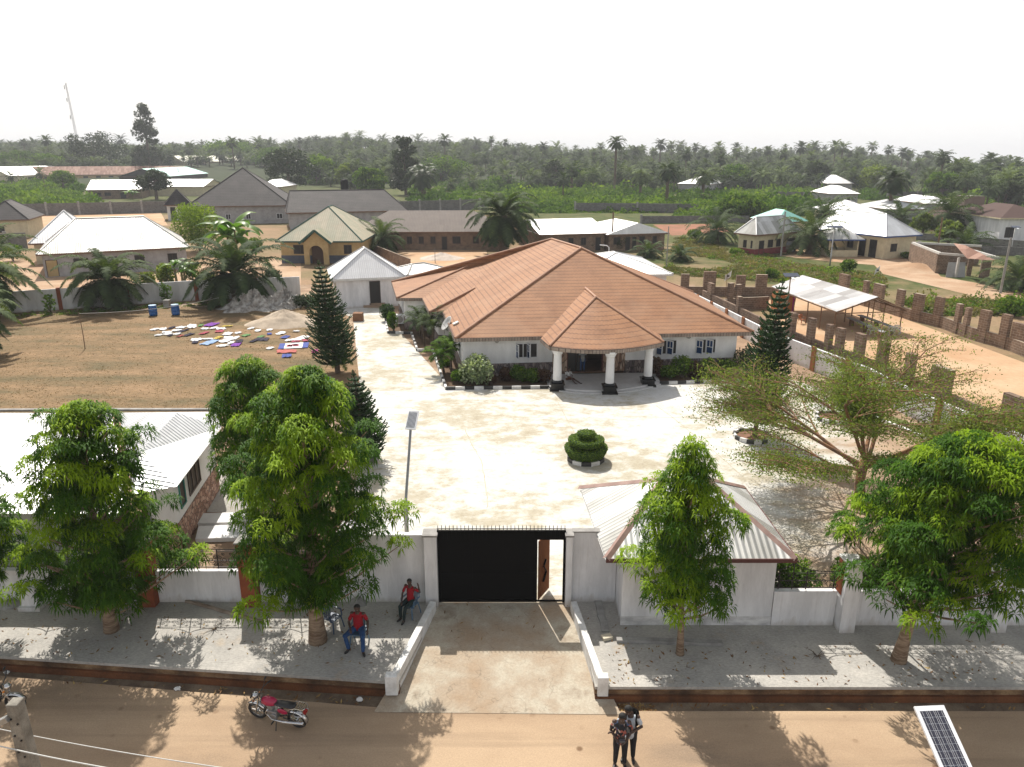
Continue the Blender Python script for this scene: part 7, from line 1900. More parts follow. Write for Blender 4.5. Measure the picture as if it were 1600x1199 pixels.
tag(b.build('brown_crate', mat('crate_brown', (0.25, 0.13, 0.07)), bevel=0.02), 'small brown crate standing on the drive before the white outbuilding', 'crate')
# outdoor unit and litter near the side bed
p = P(627, 508); t = thing('air_conditioner', 'white air conditioner unit standing by the left side of the tiled house', 'air conditioner', tuple(p))
b = MB(); b.box(p.x - .5, p.y - .2, 0.15, p.x + .45, p.y + .25, 1.0); b.build('casing', m_frame, t, bevel=0.02)
b = MB(); b.tube([(p.x - 0.1, p.y - 0.2, 0.57), (p.x - 0.1, p.y - 0.23, 0.57)], 0.32, 18); b.build('fan_grille', m_steel, t)
p = P(1023, 0 + 512, 0)
# white pipe bracket over the rear annex
p = P(950, 430); t = thing('pipe_arm', 'thin white bent pipe standing behind the tiled roof', 'pipe', (p.x, p.y, 0)); z_ = PY(952, 387, p.y).z; z2 = PY(935, 383, p.y).z
b = MB(); b.tube([(p.x, p.y, 0), (p.x, p.y, z_), (p.x - 0.3, p.y, z_ + 0.25), (P(935, 383, z2).x if False else p.x - 1.2, p.y, z2)], 0.06, 8); b.build('pipe', m_frame, t)

# ------------------------------------------------------------------ poles, lamps, flags
def lamp_pole(label, px, py, top, panel=True, m=None, r=0.06, arm=0.0, w=1.0, name='solar_street_lamp'):
    p = P(px, py); z = PY(px, top, p.y).z; t = thing(name, label, 'street lamp', (p.x, p.y, 0))
    b = MB(); b.tube([(p.x, p.y, -0.05), (p.x, p.y, z * 0.38), (p.x, p.y, z * 0.385), (p.x, p.y, z)], [r * 1.4, r * 1.3, r, r * 0.9], 10); b.build('pole', m or m_steel, t, smooth=True)
    b = MB(); M = Matrix.Translation((p.x, p.y - 0.1, z + 0.12)) @ Matrix.Rotation(R(18), 4, 'X')
    b.box(-w / 2, -0.35, 0, w / 2, 0.35, 0.04); b.rot(M); b.build('solar_panel', m_panel, t)
    b = MB(); b.box(-0.12, -0.75, -0.05, 0.12, -0.3, 0.0); b.rot(M); b.build('lamp_head', m_frame, t)
    return t
m_panel = flat('solar_cells', (0.05, 0.06, 0.09), 0.2)
# near lamp with ribbed white panel seen face on
p = Vector((-3.93, 26.0, 0)); zt = PY(640, 672, 26.0).z
t = thing('solar_street_lamp', 'tall grey lamp pole with small white ribbed panel behind the gate wall', 'street lamp', (p.x, p.y, 0))
xt = PY(641.5, 672, 26.0).x; xb = PY(636, 830, 26).x
zm = PY(638, 783, 26.0).z
b = MB(); b.tube([(xb - 0.02, 26, -0.05), (xb, 26, zm), (xb + 0.005, 26, zm + 0.02), (xt, 26, zt)], [0.085, 0.085, 0.055, 0.05], 12); b.build('pole', m_steel, t, smooth=True)
M = Matrix.Translation((xt, 26, zt + 0.02)) @ Matrix.Rotation(R(-9), 4, 'Z') @ Matrix.Rotation(R(42), 4, 'X')
b = MB(); b.box(-0.2, -0.02, 0, 0.2, 0.76, 0.05); b.rot(M); pn = b.build('panel_frame', m_frame, t)
b = MB()
for k in range(7): b.box(-0.16 + 0.046 * k, 0.05, 0.05, -0.14 + 0.046 * k, 0.7, 0.056)
b.rot(M); b.build('panel_cells', m_panel, pn)
lamp_pole('solar lamp on a pole beside the open market shed', 1226, 518, 432, w=1.3, m=m_wood)
lamp_pole('solar lamp in front of the gazebo on the sandy court', 1296, 420, 356, w=2.2, r=0.08)
lamp_pole('solar lamp near the brown roofed house at the right edge', 1579, 395, 356, w=1.4)
def pole(label, px, py, top, r=0.11, m=None, cross=False):
    p = P(px, py); z = PY(px, top, p.y).z; t = thing('utility_pole', label, 'pole', (p.x, p.y, 0))
    b = MB(); b.tube([(p.x, p.y, -0.1), (p.x, p.y, z)], [r, r * 0.75], 8); b.build('shaft', m or m_concpost, t)
    if cross: b = MB(); b.bar((p.x - 1, p.y, z - 0.3), (p.x + 1, p.y, z - 0.3), 0.12); b.build('crossarm', m_wood, t)
pole('dark pole standing in front of the twin white roofed blocks', 956, 392, 332, 0.16, m_wood)
pole('thin pale pole in the field right of the twin white roofed blocks', 1041, 420, 354, 0.09)
pole('grey pole beside the parked van', 1220, 400, 331, 0.15)
pole('leaning brown pole behind the verandah house yard', 1463, 399, 340, 0.14, m_wood)
pole('tall grey utility pole right of the ruined shelter', 1563, 458, 372, 0.14)
pole('thin pole behind the ochre house court', 680, 411, 388, 0.05)
pole('thin pole rising before the long rusty school block', 71, 298, 272, 0.2, m_wood)
pole('thin pole left of the teal green roofed hall', 281, 288, 263, 0.2, m_wood)
def flagp(label, px, py, top, fx0, fy0, fx1, fy1):
    p = P(px, py); z = PY(px, top, p.y).z; t = thing('flag', label, 'flag', (p.x, p.y, 0))
    b = MB(); b.tube([(p.x, p.y, 0), (p.x, p.y, z)], 0.03, 6); b.build('pole', m_wood, t)
    b = MB(); a = PY(fx0, fy0, p.y); q = PY(fx1, fy1, p.y); n = 6; vs = []
    for i in range(n + 1):
        x = a.x + (q.x - a.x) * i / n; zz = a.z + (q.z - a.z) * i / n; vs += [(x, p.y + 0.1 * math.sin(i), zz), (x + 0.05, p.y + 0.1 * math.sin(i + .5), zz + 0.62)]
    b.add(vs, [(2 * i, 2 * i + 2, 2 * i + 3, 2 * i + 1) for i in range(n)]); o = b.build('cloth', m_kwhite, t); s_ = o.modifiers.new('t', 'SOLIDIFY'); s_.thickness = 0.01
    b = MB(); m_ = a.lerp(q, 0.5); b.box(m_.x - 0.12, p.y - 0.16, m_.z + 0.25, m_.x + 0.12, p.y - 0.14, m_.z + 0.4); b.build('mark', m_black, t)
flagp('white flag flying above the unfinished brown wall behind the tiled house', 1133, 470, 428, 1132, 440, 1142, 432)
flagp('white flag behind the far unfinished wall by the open shed', 1373, 446, 424, 1366, 431, 1374, 422)

# concrete utility pole, wires, lower left
t = thing('utility_pole', 'square concrete utility pole with steel bracket at the lower left corner', 'pole', (-8.75, 10.9, -0.45))
D_ = 13.0
c = PY(23, 1096, 10.9); 
b = MB()
x, y, z = c.x, 10.9, c.z
b.add([(x - 0.17, y - 0.16, -0.6), (x + 0.17, y - 0.16, -0.6), (x + 0.17, y + 0.16, -0.6), (x - 0.17, y + 0.16, -0.6), (x - 0.10, y - 0.11, z), (x + 0.10, y - 0.11, z), (x + 0.10, y + 0.11, z), (x - 0.10, y + 0.11, z)], [(3, 2, 1, 0), (4, 5, 6, 7), (0, 1, 5, 4), (1, 2, 6, 5), (2, 3, 7, 6), (3, 0, 4, 7)])
b.build('shaft', mat('stained_pole_concrete', (0.30, 0.28, 0.24), (0.17, 0.155, 0.13), 3, 0.9, fine=0.35), t, bevel=0.015)
b = MB()
for k in range(9):
    zz = z - 0.3 - 0.35 * k; b.box(x - 0.055, y - 0.135 - 0.004 * k, zz, x - 0.03, y - 0.113, zz + 0.03); b.box(x + 0.04, y - 0.135 - 0.004 * k, zz - .1, x + 0.065, y - 0.113, zz - 0.07)
b.build('bolt_hole', m_dark, t)
b = MB(); b.bar((x - 0.08, y - 0.13, z - 0.25), (x - 1.4, y - 0.1, z - 0.95), 0.10); b.build('bracket', m_steel, t)
for lb, a, q, r_ in (('lower pale power line crossing the bottom left corner', ((-120, 1135), 11.5), ((330, 1225), 8.6), 0.012), ('upper thin power line crossing the bottom left corner', ((-80, 1122), 12.0), ((520, 1222), 9.2), 0.009)):
    a_, q_ = PY(a[0][0], a[0][1], a[1]), PY(q[0][0], q[0][1], q[1])
    b = MB(); b.tube([a_.lerp(q_, k / 12) - Vector((0, 0, 0.12 * 4 * (k / 12) * (1 - k / 12))) for k in range(13)], r_, 6); tag(b.build('power_line', flat('pale_wire', (0.5, 0.5, 0.48), 0.5)), lb, 'wire')

# solar panel of the street lamp at lower right
def campt(px, py, dep):
    return Vector(((px - CX) / F * dep, dep * (CP - (py - CY) / F * SP), CAMH + dep * (-SP - (py - CY) / F * CP)))
a, b_ = campt(1430, 1105, 15.2), campt(1474, 1103, 15.2)
tilt = Vector((b_.x - a.x, b_.y - a.y, 0)).normalized()
e = (b_ - a); W_ = e.length
dn = campt(1524, 1212, 14.2) - b_
ex = e.normalized(); dv = (dn - ex * dn.dot(ex)); 
t = thing('solar_street_lamp', 'street lamp seen from above as one long framed solar panel at lower right', 'street lamp', (a.x + 1.0, a.y - 1.6, -0.45))
ey = dn.normalized(); L_ = dn.length * 1.12; nz = ex.cross(ey); 
if nz.z < 0: nz = -nz
def pq(u_, v_, w_): return a + ex * W_ * u_ + ey * L_ * v_ + nz * w_
b = MB(); b.add([pq(-.03, -.01, 0), pq(1.03, -.01, 0), pq(1.03, 1.01, 0), pq(-.03, 1.01, 0), pq(-.03, -.01, -.05), pq(1.03, -.01, -.05), pq(1.03, 1.01, -.05), pq(-.03, 1.01, -.05)], [(0, 1, 2, 3), (7, 6, 5, 4), (0, 4, 5, 1), (1, 5, 6, 2), (2, 6, 7, 3), (3, 7, 4, 0)])
fr = b.build('panel_frame', m_frame, t)
b = MB(); nr = 10
for k in range(nr):
    v0, v1 = 0.06 + 0.88 * k / nr, 0.06 + 0.88 * (k + 0.93) / nr
    for j in range(3):
        u0, u1 = 0.09 + 0.82 * j / 3, 0.09 + 0.82 * (j + 0.965) / 3
        b.face([pq(u0, v0, .004), pq(u1, v0, .004), pq(u1, v1, .004), pq(u0, v1, .004)])
b.build('solar_cells', flat('dark_solar_cells', (0.035, 0.035, 0.05), 0.25), fr)
b = MB()
for j in range(6): u0 = 0.16 + 0.135 * j; b.face([pq(u0, .06, .008), pq(u0 + .007, .06, .008), pq(u0 + .007, .94, .008), pq(u0, .94, .008)])
b.build('busbar', m_frame, fr)
pm_ = pq(0.5, 0.8, -0.06)
b = MB(); b.tube([(pm_.x, pm_.y, -0.5), (pm_.x, pm_.y, pm_.z)], [0.09, 0.06], 12); b.build('pole', m_steel, t)

# ------------------------------------------------------------------ loose things on the pavements
def plank(name, label, a, q, w, h, m, cat='plank', z=0.014):
    a, q = P(*a), P(*q); b = MB(); n = 6; d = (q - a); rr = random.Random(5)
    pts = [a + d * k / n + Vector((rr.uniform(-.02, .02), rr.uniform(-.03, .03), h / 2 + z)) for k in range(n + 1)]
    for p0, p1 in zip(pts, pts[1:]): b.bar(p0, p1, w, h)
    return tag(b.build(name, m), label, cat)
plank('wooden_pole', 'bent pale wooden pole lying on the left pavement', (290, 942), (412, 974), 0.09, 0.09, mat('grey_timber', (0.33, 0.27, 0.22), (0.22, 0.17, 0.13), 3), 'pole')
plank('concrete_beam', 'long concrete beam lying behind the guard house tree', (963, 1003), (1128, 1007), 0.2, 0.1, m_concpost, 'beam')
plank('concrete_strip', 'rough concrete strip running from wall to pavement left of the guard house', (934, 940), (946, 988), 0.26, 0.05, m_concpost, 'strip')
b = MB(); p = P(950, 1000); b.obox((p.x - .15, p.y - .12), (0.94, 0.34), 0, 0.34, 0, 0.24, 0.01, 0.12); tag(b.build('stone_block', mat('cream_stone', (0.6, 0.54, 0.42)), bevel=0.015), 'cream stone block lying on the sunlit pavement by the ramp wall', 'block')
def twig(label, px, py, s, seed):
    rr = random.Random(seed); p = P(px, py); b = MB()
    for k in range(9):
        a = rr.uniform(0, 6.28); l = s * rr.uniform(.4, 1); q = p + Vector((math.cos(a) * l, math.sin(a) * l, rr.uniform(0.02, 0.25))); m_ = p.lerp(q, .5) + Vector((0, 0, .08)); b.tube([p + Vector((0, 0, .02)), m_, q], [.012, .008, .004], 4)
    tag(b.build('dry_branch', m_bark), label, 'branch')
twig('dry leafless branch lying in the sunlit railing shadow on the left pavement', 335, 985, 0.6, 1)
twig('dry twig at the corner of the sunlit patch on the right pavement', 1277, 1027, 0.45, 2)
rs = np.random.RandomState(12); n = 620
pxs = rs.uniform(0, 1600, n); Q = []
for i in range(n):
    if pxs[i] < 610: p = P(pxs[i], rs.uniform(945, 1020 + pxs[i] * .05), 0.02)
    elif pxs[i] > 950: p = P(pxs[i], rs.uniform(1000, 1070), 0.02) if rs.rand() < .9 else P(rs.uniform(950, 1000), rs.uniform(950, 1070), 0.02)
    else: 
        if rs.rand() < .75: continue
        p = P(pxs[i], rs.uniform(940, 1000), 0.02)
    Q.append(tuple(p))
for i in range(420):
    if rs.rand() < .5: q_ = (rs.uniform(2.9, 4.2), rs.uniform(17.95, 18.3), -0.48)
    else:
        q_ = (rs.uniform(-14, 20), 0, -0.47)
        if -3.6 <= q_[0] <= 2.9: continue
        q_ = (q_[0], (18.2 if q_[0] > 2.9 else 18.3 - (q_[0] + 3.5) * .1 if q_[0] < -3.6 else 17.6) + rs.uniform(-.2, .1), -0.43)
    Q.append(q_)
Q = np.array(Q); V, T, q_ = leaf_cloud(Q + [0, 0, 0.005], np.tile([0, 0, 4.0], (len(Q), 1)), rs.rand(len(Q)), rs, 0.075, 0.28)
tag(tri_mesh('fallen_leaves', V, T, leafmat('dead_leaves', (0.12, 0.055, 0.025), (0.22, 0.12, 0.05), (0.36, 0.26, 0.10), 0.1, 0.8), None, tint=q_), 'dry fallen leaves scattered over the pavements and gutter', 'leaves', kind='stuff')
for px, py, lb in ((11, 1052, 'crumpled white plastic litter in the gutter at the left edge'), (278, 1078, 'crumpled white plastic litter in the gutter left of the motorcycle'), (562, 1094, 'crumpled white wrapper in the gutter right of the motorcycle')):
    p = P(px, py, -0.44); b = MB(); b.ball((p.x, p.y, -0.40), (0.1, 0.07, 0.05), 7, 5); rr = random.Random(px); b.v = [(x + rr.uniform(-.03, .03), y + rr.uniform(-.03, .03), z + rr.uniform(-.02, .02)) for x, y, z in b.v]; tag(b.build('litter', m_kwhite), lb, 'litter')
b = MB(); p = P(1470, 691); b.ball((p.x, p.y, 0.12), (0.35, 0.3, 0.1), 10, 6); tag(b.build('blue_basin', flat('basin_blue', (0.03, 0.25, 0.5), .4), smooth=True), 'light blue plastic basin by the grass strip on the right', 'basin')

# ------------------------------------------------------------------ plastic chairs
def chair_parts(t, m, s=1.0):
    b = MB(); b.box(-.22 * s, -.21 * s, .40, .22 * s, .22 * s, .43); b.build('seat', m, t, world=False, bevel=.012)
    for sx in (-1, 1):
        for sy in (-1, 1):
            b = MB(); b.bar((sx * .19 * s, sy * .19 * s, .41), (sx * .25 * s, sy * .25 * s, 0.0), .045, .035); b.build('leg', m, t, world=False)
    b = MB(); n = 9
    for k in range(n):
        a0 = math.pi * k / n; a1 = math.pi * (k + 1) / n
        b.bar((-.24 * math.cos(a0), .2 + .06 * math.sin(a0), .62 + .22 * math.sin(a0) ** .6), (-.24 * math.cos(a1), .2 + .06 * math.sin(a1), .62 + .22 * math.sin(a1) ** .6), .04, .05)
    for x in (-.12, -.04, .04, .12): b.bar((x, .22, .42), (x, .26, .82), .05, .015)
    b.build('backrest', m, t, world=False)
    for sx in (-1, 1):
        b = MB(); b.bar((sx * .24, .22, .64), (sx * .26, -.14, .63), .05, .025); b.bar((sx * .26, -.14, .63), (sx * .25, -.17, .40), .035); b.build('armrest', m, t, world=False)
m_bchair = flat('blue_grey_plastic', (0.09, 0.16, 0.24), .4)
m_wchair = flat('white_plastic', (0.6, 0.6, 0.58), .4)
def chair(label, loc, rz, m, group=None):
    t = thing('plastic_chair', label, 'chair', loc, rz, group); chair_parts(t, m); return t
PM, PB = P(560, 1008), P(640, 962)
chair('blue plastic chair under the seated man in red shirt and jeans', (PM.x + .02, PM.y + .08, 0.014), R(-6), m_bchair)
chair('blue grey plastic chair under the boy in red beside the gate wall', (PB.x + .03, PB.y + .05, 0.014), R(-28), m_bchair)
chair('dark blue plastic chair under the tree behind the seated man', tuple(P(520, 985) + Vector((0, .1, .014))), R(60), flat('dark_blue_plastic', (.03, .06, .12), .4))
base = None
for px, py, rz, lb in ((1392, 524, 170, 'white plastic chair at the near right end of the tables'), (1401, 522, 140, 'white plastic chair outermost right by the tables'), (1360, 523, 10, 'plastic chair left of the near trestle table end')):
    p = P(px, py)
    if base is None: base = chair(lb, tuple(p), R(rz), m_wchair, 'chairs by the trestle tables')
    else: copy_tree(base, loc=tuple(p), rz=R(rz), label=lb)
chair('orange brown chair at the left inside the open shed', tuple(P(1252, 506)), R(20), flat('orange_plastic', (.4, .12, .03), .4))

# parked van
def van(label, loc, rz):
    t = thing('parked_van', label, 'van', loc, rz)
    prof = [(-2.35, .45), (-2.4, .9), (-1.5, 1.08), (-.75, 1.72), (1.9, 1.78), (2.3, 1.2), (2.35, .45)]
    b = MB(); n = len(prof); vs = []
    for s, w_ in ((-1, .86), (1, .86)):
        for x, z in prof: vs.append((x, s * (w_ if z < 1.3 else .72), z))
    b.add(vs, [tuple(range(n - 1, -1, -1)), tuple(range(n, 2 * n))] + [(i, (i + 1) % n, n + (i + 1) % n, n + i) for i in range(n)]); b.build('body', flat('grey_gold_paint', (.2, .18, .16), .3, .5), t, world=False, bevel=.06)
    b = MB()
    for s in (-1, 1): b.add([(-1.2, s * .845, 1.15), (1.95, s * .845, 1.15), (1.75, s * .745, 1.62), (-.7, s * .745, 1.62)], [(0, 1, 2, 3)])
    b.add([(-1.44, -.7, 1.14), (-1.44, .7, 1.14), (-.80, .64, 1.68), (-.80, -.64, 1.68)], [(0, 1, 2, 3)]); b.add([(2.32, -.66, 1.2), (2.32, .66, 1.2), (1.97, .62, 1.72), (1.97, -.62, 1.72)], [(0, 1, 2, 3)])
    o = b.build('window', m_glass, t, world=False); s_ = o.modifiers.new('t', 'SOLIDIFY'); s_.thickness = .02; s_.offset = 0
    for x in (-1.45, 1.4):
        for s in (-1, 1):
            b = MB(); b.tube([(x, s * .72, .33), (x, s * .9, .33)], .33, 16); w_ = b.build('wheel', flat('tyre_rubber', (.02, .02, .02), .8), t, world=False)
            b = MB(); b.tube([(x, s * .9, .33), (x, s * .915, .33)], .19, 12); b.build('hubcap', m_steel, w_, world=False)
    for s in (-1, 1):
        b = MB(); b.box(2.33, s * .6 - .1, .85, 2.38, s * .6 + .1, 1.15); b.build('tail_light', flat('red_lens', (.3, .01, .01), .3), t, world=False)
        b = MB(); b.box(-2.42, s * .6 - .14, .7, -2.36, s * .6 + .14, .88); b.build('headlight', m_frame, t, world=False)
van('silver brown van parked beside the cream bungalow', tuple(P(1224, 393)), R(-18))

# ------------------------------------------------------------------ motorcycles
def motorcycle(label, loc, rz, paint, tilt=8):
    t = thing('motorcycle', label, 'motorcycle', loc, rz); t.rotation_euler = (R(tilt), 0, rz)
    rub = flat('tyre_rubber', (.02, .02, .02), .8); chrome = flat('chrome', (.6, .6, .6), .2, .9); blk = flat('black_engine', (.03, .03, .03), .5)
    rw, xf, xr = .30, -.66, .62
    def ring(mb, cx, r, th, n=24):
        mb.tube([(cx + r * math.cos(2 * math.pi * k / n), 0, rw + r * math.sin(2 * math.pi * k / n)) for k in range(n + 1)], th, 8, cap=False)
    for cx in (xf, xr):
        b = MB(); ring(b, cx, rw - .045, .045); w_ = b.build('wheel', rub, t, world=False, smooth=True)
        b = MB(); ring(b, cx, rw - .09, .012); b.tube([(cx, -.06, rw), (cx, .06, rw)], .05, 10)
        for k in range(6): a = k * math.pi / 3; b.bar((cx, 0, rw), (cx + (rw - .09) * math.cos(a), 0, rw + (rw - .09) * math.sin(a)), .03, .02)
        b.build('rim', chrome, w_, world=False)
    b = MB()
    for s in (-1, 1): b.tube([(xf, s * .085, rw), (xf + .12, s * .085, .62), (xf + .22, s * .08, .92)], [.025, .025, .02], 8)
    b.build('fork', chrome, t, world=False)
    b = MB(); b.tube([(xf + .26, -.36, 1.06), (xf + .2, -.22, 1.04), (xf + .2, -.05, .98), (xf + .2, .05, .98), (xf + .2, .22, 1.04), (xf + .26, .36, 1.06)], .014, 8); hb = b.build('handlebar', blk, t, world=False)
    for s in (-1, 1):
        b = MB(); b.tube([(xf + .26, s * .36, 1.06), (xf + .31, s * .46, 1.07)], .02, 8); b.build('grip', rub, hb, world=False)
        b = MB(); b.tube([(xf + .2, s * .22, 1.04), (xf + .24, s * .3, 1.24)], .007, 5); b.ball((xf + .24, s * .33, 1.27), (.015, .07, .045), 10, 6); b.build('mirror', blk, hb, world=False)
    b = MB(); b.ball((xf + .06, 0, .90), (.10, .11, .11), 14, 9); b.build('headlight', chrome, t, world=False, smooth=True)
    for s in (-1, 1):
        b = MB(); b.ball((xf + .10, s * .16, .86), (.035, .035, .03), 8, 6); b.build('indicator', flat('orange_lens', (.6, .2, .02), .3), t, world=False)
    def fender(cx, r, a0, a1, w_):
        b = MB(); n = 10; vs = []
        for k in range(n + 1):
            a = R(a0 + (a1 - a0) * k / n)
            for s in (-1, 0, 1): rr = r + (.02 if s == 0 else 0); vs.append((cx + rr * math.cos(a), s * w_, rw + rr * math.sin(a)))
        b.add(vs, [(3 * k + j, 3 * k + j + 1, 3 * k + j + 4, 3 * k + j + 3) for k in range(n) for j in (0, 1)]); return b
    o = fender(xf, rw + .03, 25, 165, .065).build('front_fender', chrome, t, world=False, smooth=True); o.modifiers.new('t', 'SOLIDIFY').thickness = .006
    o = fender(xr, rw + .04, 0, 120, .075).build('rear_fender', chrome, t, world=False, smooth=True); o.modifiers.new('t', 'SOLIDIFY').thickness = .006
    b = MB(); b.tube([(xf + .24, 0, .88), (-.1, 0, .72), (.15, 0, .68), (.45, 0, .7)], .03, 8); b.tube([(xf + .24, 0, .82), (-.25, 0, .35), (.1, 0, .28), (.3, 0, .36), (.2, 0, .66)], .022, 8); b.tube([(.25, .09, .36), (xr, .09, rw)], .022, 6); b.tube([(.25, -.09, .36), (xr, -.09, rw)], .022, 6)
    b.build('frame', blk, t, world=False)
    b = MB(); prof = [(-.38, .02, .0), (-.36, .11, .12), (-.22, .14, .17), (-.05, .13, .15), (.06, .08, .09), (.10, .03, .02)]; n = 12
    for x, w_, h_ in prof:
        for k in range(n): a = 2 * math.pi * k / n; b.v.append((x, w_ * math.cos(a), .78 + max(h_, .02) * math.sin(a) * (1 if math.sin(a) > 0 else .55)))
    for i in range(len(prof) - 1):
        for k in range(n): b.f.append((i * n + k, i * n + (k + 1) % n, (i + 1) * n + (k + 1) % n, (i + 1) * n + k))
    b.f.append(tuple(range(n))); b.f.append(tuple((len(prof) - 1) * n + k for k in range(n)))
    b.build('fuel_tank', paint, t, world=False, smooth=True)
    b = MB(); b.tube([(.04, 0, .80), (.2, 0, .785), (.34, 0, .795), (.36, 0, .83), (.6, 0, .84), (.68, 0, .83)], [.09, .115, .12, .12, .12, .07], 12); b.v = [(x, y * 1.05, .80 + (z - .80) * .42 + .01) for x, y, z in b.v]; b.build('seat', flat('black_vinyl', (.015, .015, .017), .35), t, world=False, smooth=True)
    for s in (-1, 1):
        b = MB(); b.ball((.28, s * .1, .62), (.17, .035, .10), 12, 7); b.build('side_panel', paint, t, world=False, smooth=True)
    b = MB(); b.box(-.24, -.12, .30, .08, .12, .52); b.tube([(-.14, 0, .5), (-.22, 0, .68)], .085, 12); b.tube([(-.02, -.17, .38), (-.02, .17, .38)], .10, 14); b.build('engine', flat('cast_aluminium', (.35, .35, .35), .4, .7), t, world=False, bevel=.02)
    b = MB(); b.tube([(-.22, -.06, .55), (-.32, -.1, .4), (-.1, -.15, .26), (.3, -.16, .28), (.95, -.17, .42)], [.02, .02, .022, .045, .045], 10); b.build('exhaust', chrome, t, world=False, smooth=True)
    b = MB()
    for s in (-1, 1): b.tube([(.5, s * .13, .78), (.74, s * .13, .9), (.98, s * .13, .9), (1.02, s * .06, .9)], .012, 6); b.tube([(.72, s * .13, .9), (.62, s * .15, .5)], .010, 6); b.tube([(.98, s * .13, .9), (.98, s * .15, .66), (.72, s * .15, .6)], .010, 6)
    for x in (.78, .85, .92): b.bar((x, -.13, .905), (x, .13, .905), .014)
    b.bar((1.02, -.06, .9), (1.02, .06, .9), .02); b.build('rear_rack', chrome, t, world=False)
    b = MB(); b.box(.93, -.07, .66, 1.0, .07, .76); b.build('tail_light', flat('red_lens', (.3, .01, .01), .3), t, world=False, bevel=.01)
    b = MB(); b.tube([(0.02, -.10, .28), (.1, -.34, .02)], .014, 6); b.bar((.06, -.34, .012), (.16, -.36, .012), .03); b.build('kickstand', blk, t, world=False)
    b = MB(); b.tube([(-.02, -.3, .26), (-.02, .3, .26)], .012, 6); 
    for s in (-1, 1): b.tube([(-.02, s * .2, .26), (-.02, s * .3, .26)], .022, 8)
    b.build('footrest', rub, t, world=False)
    return t
motorcycle('crimson motorcycle with chrome rear rack parked beside the kerb', (-6.62, 17.5, -0.447), R(-17), flat('crimson_paint', (.38, .01, .06), .2), tilt=9)
m2 = motorcycle('dark motorcycle with chrome front fender cut by the left edge', (P(24, 1097, -0.15).x - 0.66, P(24, 1097, -0.15).y, -0.447), R(183), flat('dark_motorcycle_paint', (.03, .03, .035), .25), tilt=-7)

# ------------------------------------------------------------------ people
m_skin = flat('dark_brown_skin', (.055, .027, .017), .5); m_hair = flat('black_hair', (.008, .007, .006), .8)
def blob(chains, voxel=.012, smooth=6):
    b = MB()
    for c in chains:
        pts = [Vector(p[:3]) for p in c]; rad = [p[3] for p in c]
        # resample with round ends
        if len(pts) == 1: b.ball(pts[0], rad[0] if not hasattr(rad[0], '__len__') else rad[0], 14, 10); continue
        b.tube(pts, rad, 12)
        for p, r_ in zip(pts, rad): b.ball(p, r_, 12, 8)
    me = bpy.data.meshes.new('tmp'); me.from_pydata(b.v, [], b.f); o = bpy.data.objects.new('tmp', me); COL.objects.link(o)
    m = o.modifiers.new('r', 'REMESH'); m.mode = 'VOXEL'; m.voxel_size = voxel; m.use_smooth_shade = True
    s = o.modifiers.new('s', 'SMOOTH'); s.factor = .5; s.iterations = smooth
    dg = bpy.context.evaluated_depsgraph_get(); r = bpy.data.meshes.new_from_object(o.evaluated_get(dg)); bpy.data.objects.remove(o); bpy.data.meshes.remove(me)
    return r
def hand(wrist, d, palmn, s=1.0, curl=.5):
    d = Vector(d).normalized(); n = Vector(palmn); n = (n - d * n.dot(d)).normalized(); sd = d.cross(n); out = []; w_ = Vector(wrist)
    out.append([(*w_, .026 * s), (*(w_ + d * .045 * s), .032 * s), (*(w_ + d * .085 * s), .030 * s)])
    for k, (off, l) in enumerate(((-.030, .062), (-.010, .072), (.010, .068), (.029, .052))):
        a = w_ + d * .085 * s + sd * off * s; p1 = a + (d * math.cos(curl * .5) + n * math.sin(curl * .5)) * l * .5 * s; p2 = p1 + (d * math.cos(curl * 1.4) + n * math.sin(curl * 1.4)) * l * .5 * s
        out.append([(*a, .0105 * s), (*p1, .0095 * s), (*p2, .008 * s)])
    a = w_ + d * .03 * s - sd * .028 * s; p1 = a + (d * .6 - sd * .7 + n * .3).normalized() * .035 * s; p2 = p1 + (d * .85 - sd * .25 + n * .4).normalized() * .03 * s
    out.append([(*a, .013 * s), (*p1, .011 * s), (*p2, .009 * s)])
    return out
